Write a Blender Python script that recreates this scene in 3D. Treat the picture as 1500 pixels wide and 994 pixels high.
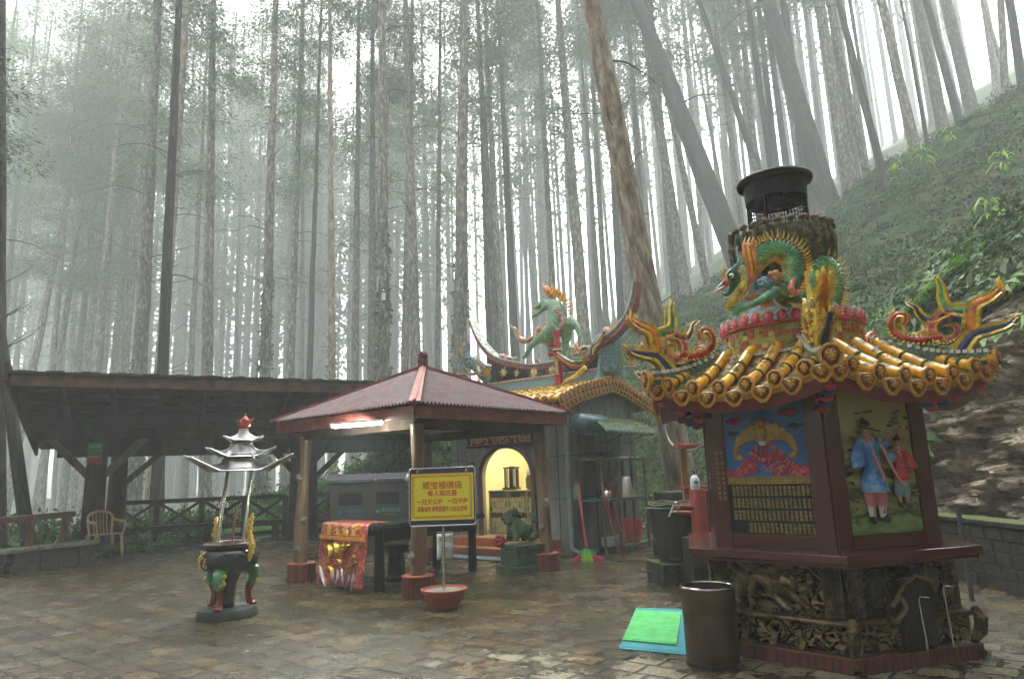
import bpy, math, random
import numpy as np
from mathutils import Vector, Matrix, Euler, noise
R = math.radians
PI = math.pi
for o in list(bpy.data.objects):
    bpy.data.objects.remove(o)
S = bpy.context.scene
C = S.collection
# ------------------------------------------------------------------ camera
CAM_H, PITCH, ROLL, FPX = 1.5, R(11.0), R(-2.0), 1000.0
cam_d = bpy.data.cameras.new('camera')
cam_d.lens = 24.0
cam_d.sensor_width = 36.0
cam_d.clip_start = 0.05
cam_d.clip_end = 1000
cam = bpy.data.objects.new('camera', cam_d)
C.objects.link(cam)
CAM_M = Matrix.Rotation(PI / 2 + PITCH, 3, 'X') @ Matrix.Rotation(ROLL, 3, 'Z')
cam.matrix_world = Matrix.Translation((0, 0, CAM_H)) @ CAM_M.to_4x4()
S.camera = cam
# ------------------------------------------------------------------ world, sun, exposure
W = bpy.data.worlds.new('World')
S.world = W
W.use_nodes = True
nt = W.node_tree
bgn = nt.nodes['Background']
sky = nt.nodes.new('ShaderNodeTexSky')
sky.sky_type = 'NISHITA'
sky.sun_disc = False
SUN_EL, SUN_AZ = R(52), R(6)          # azimuth from +Y towards +X: the bright sky lies ahead
sky.sun_elevation = SUN_EL
sky.sun_rotation = SUN_AZ
sky.air_density = 1.0
sky.dust_density = 6.0
sky.ozone_density = 1.0
hs = nt.nodes.new('ShaderNodeHueSaturation')
hs.inputs['Saturation'].default_value = 0.22
nt.links.new(sky.outputs[0], hs.inputs['Color'])
nt.links.new(hs.outputs[0], bgn.inputs['Color'])
bgn.inputs['Strength'].default_value = 0.15
sd = bpy.data.lights.new('sun', 'SUN')
sd.energy = .6
sd.angle = R(25)
sd.color = (1.0, 0.97, 0.93)
sun = bpy.data.objects.new('sun', sd)
C.objects.link(sun)
sv = Vector((math.sin(SUN_AZ) * math.cos(SUN_EL), math.cos(SUN_AZ) * math.cos(SUN_EL), math.sin(SUN_EL)))
sun.rotation_euler = sv.to_track_quat('Z', 'Y').to_euler()
sun.location = (0, 0, 60)
S.view_settings.view_transform = 'Standard'
S.view_settings.look = 'None'
S.view_settings.gamma = 1
S.view_settings.exposure = 3.0
S.view_settings.use_curve_mapping = False
cy = S.cycles
cy.max_bounces = 8
cy.diffuse_bounces = 4
cy.glossy_bounces = 3
cy.volume_bounces = 3
cy.transparent_max_bounces = 6
cy.use_denoising = True
cy.caustics_reflective = False
cy.caustics_refractive = False
cy.sample_clamp_indirect = 6.0
# ------------------------------------------------------------------ pixel helpers (photo pixels -> points)
def ray(px, py):
    return CAM_M @ Vector(((px - 750) / FPX, (497 - py) / FPX, -1))
def PZ(px, py, z=0.0):
    r = ray(px, py)
    return Vector((0, 0, CAM_H)) + r * ((z - CAM_H) / r.z)
def PY(px, py, Y):
    r = ray(px, py)
    return Vector((0, 0, CAM_H)) + r * (Y / r.y)
def GH(px, py):
    r = ray(px, py); c = Vector((0, 0, CAM_H)); t = 3.0
    while t < 90:
        p = c + r * t
        if p.z < H1(p.x, p.y): return p
        t += .1
    return p
def PPL(px, py, o, n):
    """where the pixel's ray meets the plane through o with normal n"""
    r = ray(px, py); c = Vector((0, 0, CAM_H))
    return c + r * ((o - c).dot(n) / r.dot(n))
# ------------------------------------------------------------------ object helpers
def tag(o, label=None, cat=None, group=None, kind=None):
    if label: o['label'] = label
    if cat: o['category'] = cat
    if group: o['group'] = group
    if kind: o['kind'] = kind
    return o
def thing(name, label, cat, loc=(0, 0, 0), rz=0.0, group=None):
    o = bpy.data.objects.new(name, None)
    o.empty_display_size = 0.2
    C.objects.link(o)
    o.location = loc
    o.rotation_euler = (0, 0, rz)
    return tag(o, label, cat, group)
def copy_tree(o, parent=None):
    c = o.copy()
    C.objects.link(c)
    c.parent = parent
    for ch in list(o.children):
        copy_tree(ch, c)
    return c
class MB:
    def __init__(s, T=None):
        s.v = []; s.f = []; s.m = []; s.uv = []; s.T = T or Matrix.Identity(4)
    def add(s, vs, fs, mi=0, T=None, uvs=None):
        b = len(s.v); M = s.T @ T if T is not None else s.T
        s.v.extend([tuple(M @ Vector(p)) for p in vs])
        for k, f in enumerate(fs):
            s.f.append([b + i for i in f]); s.m.append(mi)
            s.uv.append(uvs[k] if uvs else None)
        return s
    def box(s, c, d, mi=0, T=None, taper=1.0):
        x, y, z = c; a, b, h = d[0] / 2, d[1] / 2, d[2] / 2
        t = taper
        vs = [(x - a, y - b, z - h), (x + a, y - b, z - h), (x + a, y + b, z - h), (x - a, y + b, z - h),
              (x - a * t, y - b * t, z + h), (x + a * t, y - b * t, z + h), (x + a * t, y + b * t, z + h), (x - a * t, y + b * t, z + h)]
        return s.add(vs, [(0, 3, 2, 1), (4, 5, 6, 7), (0, 1, 5, 4), (1, 2, 6, 5), (2, 3, 7, 6), (3, 0, 4, 7)], mi, T)
    def bar(s, p, q, w, h, mi=0, up=(0, 0, 1), w2=None, h2=None):
        p, q = Vector(p), Vector(q); d = (q - p); L = d.length; d.normalize()
        u = Vector(up); sd_ = d.cross(u)
        if sd_.length < 1e-4: sd_ = d.cross(Vector((1, 0, 0)))
        sd_.normalize(); u = sd_.cross(d)
        w2 = w2 or w; h2 = h2 or h
        vs = []
        for (c, ww, hh) in ((p, w, h), (q, w2, h2)):
            for a, b in ((-1, -1), (1, -1), (1, 1), (-1, 1)):
                vs.append(c + sd_ * (a * ww / 2) + u * (b * hh / 2))
        return s.add(vs, [(0, 1, 2, 3), (7, 6, 5, 4), (1, 0, 4, 5), (2, 1, 5, 6), (3, 2, 6, 7), (0, 3, 7, 4)], mi)
    def tube(s, pts, rad, n=8, mi=0, cap=True, flat=None, mif=None, up=None):
        """swept ring; rad = number or list; flat = (width factor, height factor) or list"""
        P = [Vector(p) for p in pts]; k = len(P)
        rr = rad if isinstance(rad, (list, tuple, np.ndarray)) else [rad] * k
        N = None; vs = []; uvs = None
        for i in range(k):
            t = (P[min(i + 1, k - 1)] - P[max(i - 1, 0)])
            if t.length < 1e-9: t = Vector((0, 0, 1))
            t.normalize()
            if N is None:
                a = Vector(up) if up else (Vector((0, 0, 1)) if abs(t.z) < .9 else Vector((1, 0, 0)))
                N = (a - t * a.dot(t)).normalized()
            else:
                if up: N = Vector(up)
                N = (N - t * N.dot(t))
                if N.length < 1e-6: N = t.orthogonal()
                N.normalize()
            B = t.cross(N)
            fx, fy = (1, 1) if flat is None else (flat[i] if isinstance(flat, list) else flat)
            for j in range(n):
                a = 2 * PI * j / n
                vs.append(P[i] + B * (math.cos(a) * rr[i] * fx) + N * (math.sin(a) * rr[i] * fy))
        fs = []; ms = []
        for i in range(k - 1):
            for j in range(n):
                j2 = (j + 1) % n
                fs.append((i * n + j, i * n + j2, (i + 1) * n + j2, (i + 1) * n + j))
        if cap:
            fs.append(tuple(range(n))[::-1]); fs.append(tuple((k - 1) * n + j for j in range(n)))
        return s.add(vs, fs, mi)
    def lathe(s, prof, n=24, mi=0, c=(0, 0, 0), sx=1, sy=1, cap=True, wob=None, T=None):
        vs = []; fs = []
        for i, (r, z) in enumerate(prof):
            for j in range(n):
                a = 2 * PI * j / n
                rr = r * (1 + (wob(a, z) if wob else 0))
                vs.append((c[0] + math.cos(a) * rr * sx, c[1] + math.sin(a) * rr * sy, c[2] + z))
        for i in range(len(prof) - 1):
            for j in range(n):
                j2 = (j + 1) % n
                fs.append((i * n + j, i * n + j2, (i + 1) * n + j2, (i + 1) * n + j))
        if cap:
            fs.append(tuple(range(n))[::-1]); fs.append(tuple((len(prof) - 1) * n + j for j in range(n)))
        return s.add(vs, fs, mi, T)
    def prism(s, poly, z0, z1, mi=0, T=None, s1=1.0, c1=(0, 0)):
        n = len(poly)
        vs = [(p[0], p[1], z0) for p in poly] + [(c1[0] + (p[0] - c1[0]) * s1, c1[1] + (p[1] - c1[1]) * s1, z1) for p in poly]
        fs = [tuple(range(n))[::-1], tuple(range(n, 2 * n))] + [(i, (i + 1) % n, n + (i + 1) % n, n + i) for i in range(n)]
        return s.add(vs, fs, mi, T)
    def ball(s, c, r, mi=0, n=10, m=7, sc=(1, 1, 1), T=None, amp=0, fr=6):
        vs = [(c[0], c[1], c[2] - r * sc[2])]; fs = []
        for i in range(1, m):
            for j in range(n):
                a = 2 * PI * j / n; b = -PI / 2 + PI * i / m
                d = Vector((math.cos(b) * math.cos(a), math.cos(b) * math.sin(a), math.sin(b)))
                k = r * (1 + (amp * noise.noise(d * fr + Vector(c) * 3) if amp else 0))
                vs.append((c[0] + d.x * k * sc[0], c[1] + d.y * k * sc[1], c[2] + d.z * k * sc[2]))
        vs.append((c[0], c[1], c[2] + r * sc[2]))
        for j in range(n):
            fs.append((0, 1 + (j + 1) % n, 1 + j))
            fs.append((len(vs) - 1, 1 + (m - 2) * n + j, 1 + (m - 2) * n + (j + 1) % n))
        for i in range(m - 2):
            for j in range(n):
                j2 = (j + 1) % n
                fs.append((1 + i * n + j, 1 + i * n + j2, 1 + (i + 1) * n + j2, 1 + (i + 1) * n + j))
        return s.add(vs, fs, mi, T)
    def build(s, name, mats, parent=None, smooth=False, bevel=0, sharp=40):
        me = bpy.data.meshes.new(name)
        me.from_pydata(s.v, [], s.f)
        if not isinstance(mats, (list, tuple)): mats = [mats]
        for m in mats: me.materials.append(m)
        if len(mats) > 1: me.polygons.foreach_set('material_index', s.m)
        if any(u is not None for u in s.uv):
            ul = me.uv_layers.new(name='UVMap'); k = 0
            for p, u in zip(me.polygons, s.uv):
                for li in range(p.loop_total):
                    ul.data[k].uv = u[li] if u else (0, 0); k += 1
        if smooth:
            me.polygons.foreach_set('use_smooth', [True] * len(me.polygons))
            me.update()
            try: me.set_sharp_from_angle(angle=R(sharp))
            except Exception: pass
        me.update()
        o = bpy.data.objects.new(name, me)
        C.objects.link(o)
        if parent is not None: o.parent = parent
        if bevel:
            b = o.modifiers.new('bevel', 'BEVEL'); b.width = bevel; b.segments = 2; b.limit_method = 'ANGLE'; b.angle_limit = R(40)
        return o
def npmesh(name, V, F, mat, parent=None, smooth=False, mi=None):
    """fast mesh: V (n,3), F (m,3|4) int"""
    me = bpy.data.meshes.new(name)
    V = np.asarray(V, np.float32); F = np.asarray(F, np.int32)
    me.vertices.add(len(V)); me.vertices.foreach_set('co', V.ravel())
    k = F.shape[1]
    me.loops.add(F.size); me.loops.foreach_set('vertex_index', F.ravel())
    me.polygons.add(len(F))
    me.polygons.foreach_set('loop_start', np.arange(0, F.size, k, dtype=np.int32))
    me.polygons.foreach_set('loop_total', np.full(len(F), k, np.int32))
    mats = mat if isinstance(mat, (list, tuple)) else [mat]
    for m in mats: me.materials.append(m)
    if mi is not None: me.polygons.foreach_set('material_index', np.asarray(mi, np.int32))
    if smooth: me.polygons.foreach_set('use_smooth', np.ones(len(F), bool))
    me.update(calc_edges=True)
    me.validate()
    o = bpy.data.objects.new(name, me)
    C.objects.link(o)
    if parent is not None: o.parent = parent
    return o
def bez(P, n=24):
    """Catmull-Rom through the points"""
    P = [Vector(p) for p in P]; out = []
    Q = [P[0] * 2 - P[1]] + P + [P[-1] * 2 - P[-2]]
    k = len(P) - 1
    for i in range(n + 1):
        t = i / n * k; s_ = min(int(t), k - 1); u = t - s_
        a, b, c, d = Q[s_:s_ + 4]
        out.append(0.5 * ((2 * b) + (c - a) * u + (2 * a - 5 * b + 4 * c - d) * u * u + (3 * b - a - 3 * c + d) * u ** 3))
    return out
def lerp(a, b, t): return a + (b - a) * t
def text(s, size, mat, parent, T, name='lettering', ext=0.002, align='CENTER', sx=1.0, off=0.0):
    cu = bpy.data.curves.new(name, 'FONT')
    cu.body = s; cu.size = size; cu.align_x = align; cu.align_y = 'CENTER'; cu.extrude = ext; cu.offset = off
    cu.resolution_u = 3
    cu.materials.append(mat)
    o = bpy.data.objects.new(name, cu)
    C.objects.link(o)
    bpy.context.view_layer.update()
    me = bpy.data.meshes.new_from_object(o.evaluated_get(bpy.context.evaluated_depsgraph_get()))
    bpy.data.objects.remove(o)
    o = bpy.data.objects.new(name, me)
    C.objects.link(o)
    if parent is not None: o.parent = parent
    o.matrix_local = T @ Matrix.Diagonal((sx, 1, 1, 1))
    return o
# ------------------------------------------------------------------ materials
def mat(name, cols, rough=0.6, scale=4.0, metal=0.0, bump=0.0, bscale=25.0, moss=0.0, mossc=((0.035, 0.05, 0.012), (0.09, 0.12, 0.02)),
        stretch=(1, 1, 1), rvar=0.0, spec=0.5, detail=5.0, emit=None, coat=0.0, mosslow=None, wave=None, obj=True, rand=0.0):
    m = bpy.data.materials.new(name); m.use_nodes = True
    t = m.node_tree; N = t.nodes; L = t.links
    b = N['Principled BSDF']
    b.inputs['Roughness'].default_value = rough
    b.inputs['Metallic'].default_value = metal
    b.inputs['Specular IOR Level'].default_value = spec
    b.inputs['Coat Weight'].default_value = coat
    tc = N.new('ShaderNodeTexCoord'); mp = N.new('ShaderNodeMapping')
    L.new(tc.outputs['Object'], mp.inputs['Vector']); mp.inputs['Scale'].default_value = stretch
    vec = mp.outputs[0]
    if rand:
        oi0 = N.new('ShaderNodeObjectInfo'); vm = N.new('ShaderNodeVectorMath'); vm.operation = 'MULTIPLY_ADD'; vm.inputs[1].default_value = (37, 23, 51)
        L.new(oi0.outputs['Random'], vm.inputs[0]); L.new(mp.outputs[0], vm.inputs[2]); vec = vm.outputs[0]
    if len(cols) == 1:
        rgb = N.new('ShaderNodeRGB'); rgb.outputs[0].default_value = (*cols[0], 1); col = rgb.outputs[0]
    else:
        nz = N.new('ShaderNodeTexNoise'); nz.inputs['Scale'].default_value = scale; nz.inputs['Detail'].default_value = detail
        nz.inputs['Roughness'].default_value = 0.65
        L.new(vec, nz.inputs['Vector'])
        cr = N.new('ShaderNodeValToRGB'); el = cr.color_ramp.elements
        k = len(cols)
        el[0].position = 0.32; el[0].color = (*cols[0], 1); el[1].position = 0.68; el[1].color = (*cols[-1], 1)
        for i in range(1, k - 1):
            e = el.new(0.32 + 0.36 * i / (k - 1)); e.color = (*cols[i], 1)
        L.new(nz.outputs[0], cr.inputs[0]); col = cr.outputs[0]
        if rvar:
            mr = N.new('ShaderNodeMapRange'); mr.inputs['From Min'].default_value = .35; mr.inputs['From Max'].default_value = .65
            mr.inputs['To Min'].default_value = rough - rvar; mr.inputs['To Max'].default_value = rough + rvar
            L.new(nz.outputs[0], mr.inputs[0]); L.new(mr.outputs[0], b.inputs['Roughness'])
    if rand:
        oi = N.new('ShaderNodeObjectInfo'); hv = N.new('ShaderNodeHueSaturation')
        mr2 = N.new('ShaderNodeMapRange'); mr2.inputs['To Min'].default_value = 1 - rand; mr2.inputs['To Max'].default_value = 1 + rand
        L.new(oi.outputs['Random'], mr2.inputs[0]); L.new(mr2.outputs[0], hv.inputs['Value']); L.new(col, hv.inputs['Color']); col = hv.outputs[0]
    if moss:
        n2 = N.new('ShaderNodeTexNoise'); n2.inputs['Scale'].default_value = 9; n2.inputs['Detail'].default_value = 8
        n2.inputs['Roughness'].default_value = .75
        L.new(tc.outputs['Object'], n2.inputs['Vector'])
        ge = N.new('ShaderNodeNewGeometry'); sx = N.new('ShaderNodeSeparateXYZ'); L.new(ge.outputs['Normal'], sx.inputs[0])
        ma = N.new('ShaderNodeMath'); ma.operation = 'MULTIPLY_ADD'; ma.inputs[1].default_value = 0.22
        L.new(sx.outputs[2], ma.inputs[0]); L.new(n2.outputs[0], ma.inputs[2])
        mr = N.new('ShaderNodeMapRange'); mr.inputs['From Min'].default_value = 0.72 - moss * .3; mr.inputs['From Max'].default_value = 0.78 - moss * .3
        L.new(ma.outputs[0], mr.inputs[0])
        n3 = N.new('ShaderNodeTexNoise'); n3.inputs['Scale'].default_value = 45; L.new(tc.outputs['Object'], n3.inputs['Vector'])
        c3 = N.new('ShaderNodeValToRGB'); c3.color_ramp.elements[0].position = .35; c3.color_ramp.elements[1].position = .65
        c3.color_ramp.elements[0].color = (*mossc[0], 1); c3.color_ramp.elements[1].color = (*mossc[1], 1)
        L.new(n3.outputs[0], c3.inputs[0])
        mx = N.new('ShaderNodeMix'); mx.data_type = 'RGBA'
        L.new(mr.outputs[0], mx.inputs['Factor']); L.new(col, mx.inputs['A']); L.new(c3.outputs[0], mx.inputs['B']); col = mx.outputs['Result']
        rr = N.new('ShaderNodeMix'); rr.data_type = 'FLOAT'; rr.inputs['A'].default_value = rough; rr.inputs['B'].default_value = .95
        L.new(mr.outputs[0], rr.inputs['Factor']); L.new(rr.outputs['Result'], b.inputs['Roughness'])
    L.new(col, b.inputs['Base Color'])
    if bump:
        n4 = N.new('ShaderNodeTexNoise'); n4.inputs['Scale'].default_value = bscale; n4.inputs['Detail'].default_value = 6
        L.new(vec, n4.inputs['Vector'])
        bp = N.new('ShaderNodeBump'); bp.inputs['Strength'].default_value = bump; bp.inputs['Distance'].default_value = 0.02
        L.new(n4.outputs[0], bp.inputs['Height']); L.new(bp.outputs[0], b.inputs['Normal'])
    if emit:
        b.inputs['Emission Color'].default_value = (*emit[0], 1); b.inputs['Emission Strength'].default_value = emit[1]
    return m
def leafmat(name, c0, c1, trans=0.35, rand=0.15, scale=1.5):
    m = bpy.data.materials.new(name); m.use_nodes = True
    t = m.node_tree; N = t.nodes; L = t.links
    b = N['Principled BSDF']; out = N['Material Output']
    b.inputs['Roughness'].default_value = .55; b.inputs['Specular IOR Level'].default_value = .3
    tc = N.new('ShaderNodeTexCoord'); nz = N.new('ShaderNodeTexNoise'); nz.inputs['Scale'].default_value = scale; nz.inputs['Detail'].default_value = 3
    L.new(tc.outputs['Object'], nz.inputs['Vector'])
    cr = N.new('ShaderNodeValToRGB'); cr.color_ramp.elements[0].position = .35; cr.color_ramp.elements[1].position = .65
    cr.color_ramp.elements[0].color = (*c0, 1); cr.color_ramp.elements[1].color = (*c1, 1)
    L.new(nz.outputs[0], cr.inputs[0])
    oi = N.new('ShaderNodeObjectInfo'); hv = N.new('ShaderNodeHueSaturation')
    mr = N.new('ShaderNodeMapRange'); mr.inputs['To Min'].default_value = 1 - rand; mr.inputs['To Max'].default_value = 1 + rand
    L.new(oi.outputs['Random'], mr.inputs[0]); L.new(mr.outputs[0], hv.inputs['Value']); L.new(cr.outputs[0], hv.inputs['Color'])
    L.new(hv.outputs[0], b.inputs['Base Color'])
    tr = N.new('ShaderNodeBsdfTranslucent'); L.new(hv.outputs[0], tr.inputs['Color'])
    mx = N.new('ShaderNodeMixShader'); mx.inputs[0].default_value = trans
    L.new(b.outputs[0], mx.inputs[1]); L.new(tr.outputs[0], mx.inputs[2]); L.new(mx.outputs[0], out.inputs['Surface'])
    return m
HAZE = 0.0039
# ------------------------------------------------------------------ the ground, the hillside, the paving
def sstep(a, b, x):
    t = np.clip((x - a) / (b - a), 0, 1); return t * t * (3 - 2 * t)
FOOT = [(3.2, -6), (5.0, 0), (5.4, 3), (5.6, 6), (5.75, 8), (5.75, 10), (5.0, 11.6), (4.0, 13.4), (3.4, 15.2), (2.4, 16.6), (0.5, 17.3), (-2, 17.8), (-4.2, 19.4), (-6.5, 21), (-10, 22), (-14, 21.5), (-60, 21.5)]
def foot_dist(x, y):
    """signed distance to the foot line, positive on the hill side"""
    best = np.full(x.shape, 1e9); sg = np.ones(x.shape)
    for (x0, y0), (x1, y1) in zip(FOOT[:-1], FOOT[1:]):
        dx, dy = x1 - x0, y1 - y0
        t = np.clip(((x - x0) * dx + (y - y0) * dy) / (dx * dx + dy * dy), 0, 1)
        d = np.hypot(x - x0 - t * dx, y - y0 - t * dy)
        s_ = np.sign((x - x0) * dy - (y - y0) * dx)
        m = d < best
        best = np.where(m, d, best); sg = np.where(m, s_, sg)
    return best * sg
_rs = np.random.RandomState(3)
_wv = [(_rs.uniform(-1, 1, 2) * f, _rs.uniform(0, 6.28), a) for f, a in [(.15, .6), (.15, .6), (.3, .35), (.35, .3), (.7, .14), (.8, .14), (1.4, .07), (1.7, .07), (3, .035), (3.6, .03), (6, .015)]]
def wav(x, y):
    return sum(a * np.sin(x * w[0] * 2 + y * w[1] * 2 + p) for w, p, a in _wv)
def height(x, y):
    x = np.asarray(x, float); y = np.asarray(y, float)
    s = foot_dist(x, y)
    n = wav(x, y)
    plane = 0.594 * x + 0.145 * y - 2.3
    bank = 2.3 * np.exp(-((x + 1.5) / 5.0) ** 2) * sstep(17.2, 20, y) * (1 - .35 * sstep(26, 45, y)) + .9 * np.exp(-((x + 8) / 4.5) ** 2) * sstep(20, 25, y)
    left = -0.25 - 1.6 * sstep(0, 22, s) * sstep(-2, -10, x)
    big = np.maximum(plane, 0) + np.where(plane < 0, 0, 0)
    hill = np.logaddexp(plane * 1.5, 0) / 1.5 + bank + np.where(x < -3, left, 0) * sstep(-3, -6, x) + n * sstep(0.3, 4, s)
    wd = .9 + 5.0 * sstep(11, 14.5, y) * sstep(-3, 1, x)
    sh_ = 1.0 * (1 - sstep(11.2, 13.2, y)) * sstep(2, 4, x)
    k = sstep(0.0, 1.0, (s - sh_ + .12 * n) / wd)
    h = -0.03 + k * np.maximum(hill, -3)
    # ground falls away beyond the low wall on the left
    lx = x + 9.6 - .35 * (y - 12.8)
    h = np.where(y < 17, h + sstep(-.2, -6, lx) * -1.0, h)
    return h
def H1(x, y): return float(height(np.array([x]), np.array([y]))[0])
def grid(name, xs, ys, mt, kind=None):
    X, Y = np.meshgrid(xs, ys); Z = height(X, Y)
    V = np.stack([X, Y, Z], -1).reshape(-1, 3)
    nx, ny = len(xs), len(ys)
    i = np.arange(nx * ny).reshape(ny, nx)
    F = np.stack([i[:-1, :-1], i[:-1, 1:], i[1:, 1:], i[1:, :-1]], -1).reshape(-1, 4)
    return npmesh(name, V, F, mt, smooth=True)
def ground_mat():
    m = bpy.data.materials.new('forest_soil'); m.use_nodes = True
    t = m.node_tree; N = t.nodes; L = t.links; b = N['Principled BSDF']; b.inputs['Roughness'].default_value = .9
    tc = N.new('ShaderNodeTexCoord')
    def nz(s, d=6, r=.6):
        n = N.new('ShaderNodeTexNoise'); n.inputs['Scale'].default_value = s; n.inputs['Detail'].default_value = d; n.inputs['Roughness'].default_value = r
        L.new(tc.outputs['Object'], n.inputs['Vector']); return n.outputs[0]
    def ramp(f, a, b_, p=(.4, .6)):
        c = N.new('ShaderNodeValToRGB'); c.color_ramp.elements[0].position = p[0]; c.color_ramp.elements[1].position = p[1]
        c.color_ramp.elements[0].color = (*a, 1); c.color_ramp.elements[1].color = (*b_, 1); L.new(f, c.inputs[0]); return c.outputs[0]
    soil = ramp(nz(3, 9, .7), (.035, .024, .015), (.20, .145, .10))
    pale = ramp(nz(9, 9, .75), (.13, .098, .07), (.42, .34, .26), (.35, .62))
    green = ramp(nz(14, 6, .7), (.018, .038, .007), (.06, .13, .02))
    ge = N.new('ShaderNodeNewGeometry'); sp = N.new('ShaderNodeSeparateXYZ'); L.new(ge.outputs['Normal'], sp.inputs[0])
    # steep cut: bare pale earth; gentle ground: dark litter with moss
    mr = N.new('ShaderNodeMapRange'); mr.inputs['From Min'].default_value = .72; mr.inputs['From Max'].default_value = .5
    L.new(sp.outputs[2], mr.inputs[0])
    m1 = N.new('ShaderNodeMix'); m1.data_type = 'RGBA'
    gm = ramp(nz(.9, 6, .7), (0, 0, 0), (1, 1, 1), (.34, .50))
    m0 = N.new('ShaderNodeMix'); m0.data_type = 'RGBA'; L.new(gm, m0.inputs['Factor']); L.new(soil, m0.inputs['A']); L.new(green, m0.inputs['B'])
    L.new(mr.outputs[0], m1.inputs['Factor']); L.new(m0.outputs['Result'], m1.inputs['A']); L.new(pale, m1.inputs['B'])
    L.new(m1.outputs['Result'], b.inputs['Base Color'])
    bp = N.new('ShaderNodeBump'); bp.inputs['Strength'].default_value = 1.0; bp.inputs['Distance'].default_value = .09
    L.new(nz(7, 10, .72), bp.inputs['Height']); L.new(bp.outputs[0], b.inputs['Normal'])
    return m
M_soil = ground_mat()
xs = np.unique(np.concatenate([np.linspace(-160, -15, 80), np.linspace(-15, 12, 280), np.linspace(12, 160, 130)]))
ys = np.unique(np.concatenate([np.linspace(-25, 0, 30), np.linspace(0, 24, 260), np.linspace(24, 205, 150)]))
gr = grid('ground', xs, ys, M_soil)
tag(gr, kind='structure')

# rough bare earth cut at the foot of the slope, displaced
def cliff():
    # cut bank: rock-like lumpy sheet between wall and ferns
    pts = []
    P = [Vector((5.35, 1.5)), Vector((5.6, 4)), Vector((5.72, 6)), Vector((5.8, 8)), Vector((5.75, 9.6)), Vector((5.45, 11)), Vector((4.8, 12.2))]
    n, mrows = 260, 110
    V = np.zeros((mrows, n, 3))
    for i in range(n):
        u = i / (n - 1) * (len(P) - 1); k = min(int(u), len(P) - 2); f = u - k
        p = P[k].lerp(P[k + 1], f); d = (P[k + 1] - P[k]).normalized(); nn = Vector((d.y, -d.x))
        xt, yt = p.x + nn.x * 1.75, p.y + nn.y * 1.75
        zt = H1(xt, yt) + .12
        for j in range(mrows):
            v = j / (mrows - 1)
            z = v * zt
            q = Vector((p.x * 1.3, p.y * 1.3, z * 2.6))
            dsp = 1.0 * noise.fractal(q * .7, .45, 2.1, 7) + .25 * noise.fractal(q * 3, .3, 2.1, 5) + .30 * noise.noise(Vector((0, 0, z * 3.2 + noise.noise(q * .4) * 2)))
            led = .09 * (((z * 2.3 + .35 * noise.noise(q * .9)) % 1.0) - .5)
            back = .75 + .6 * v ** 1.3 - (dsp * .55 + led + .24 * abs(noise.noise(q * 2.2)) + .10 * abs(noise.noise(q * 6.5))) * (1 - v * .4)
            if v > .88: back = lerp(back, 1.75, (v - .88) / .12)
            V[j, i] = (p.x + nn.x * back, p.y + nn.y * back, z - .05)
    i = np.arange(n * mrows).reshape(mrows, n)
    F = np.stack([i[:-1, :-1], i[:-1, 1:], i[1:, 1:], i[1:, :-1]], -1).reshape(-1, 4)
    m = mat('bare_earth', [(.07, .05, .035), (.30, .235, .17), (.55, .46, .36)], .9, 4.5, bump=.9, bscale=22, detail=10, stretch=(1, 1, 1.3), moss=.12, mossc=((.03, .035, .012), (.07, .085, .025)))
    o = npmesh('earth_bank', V.reshape(-1, 3), F, m, smooth=True)
    tag(o, kind='structure')
cliff()
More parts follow.
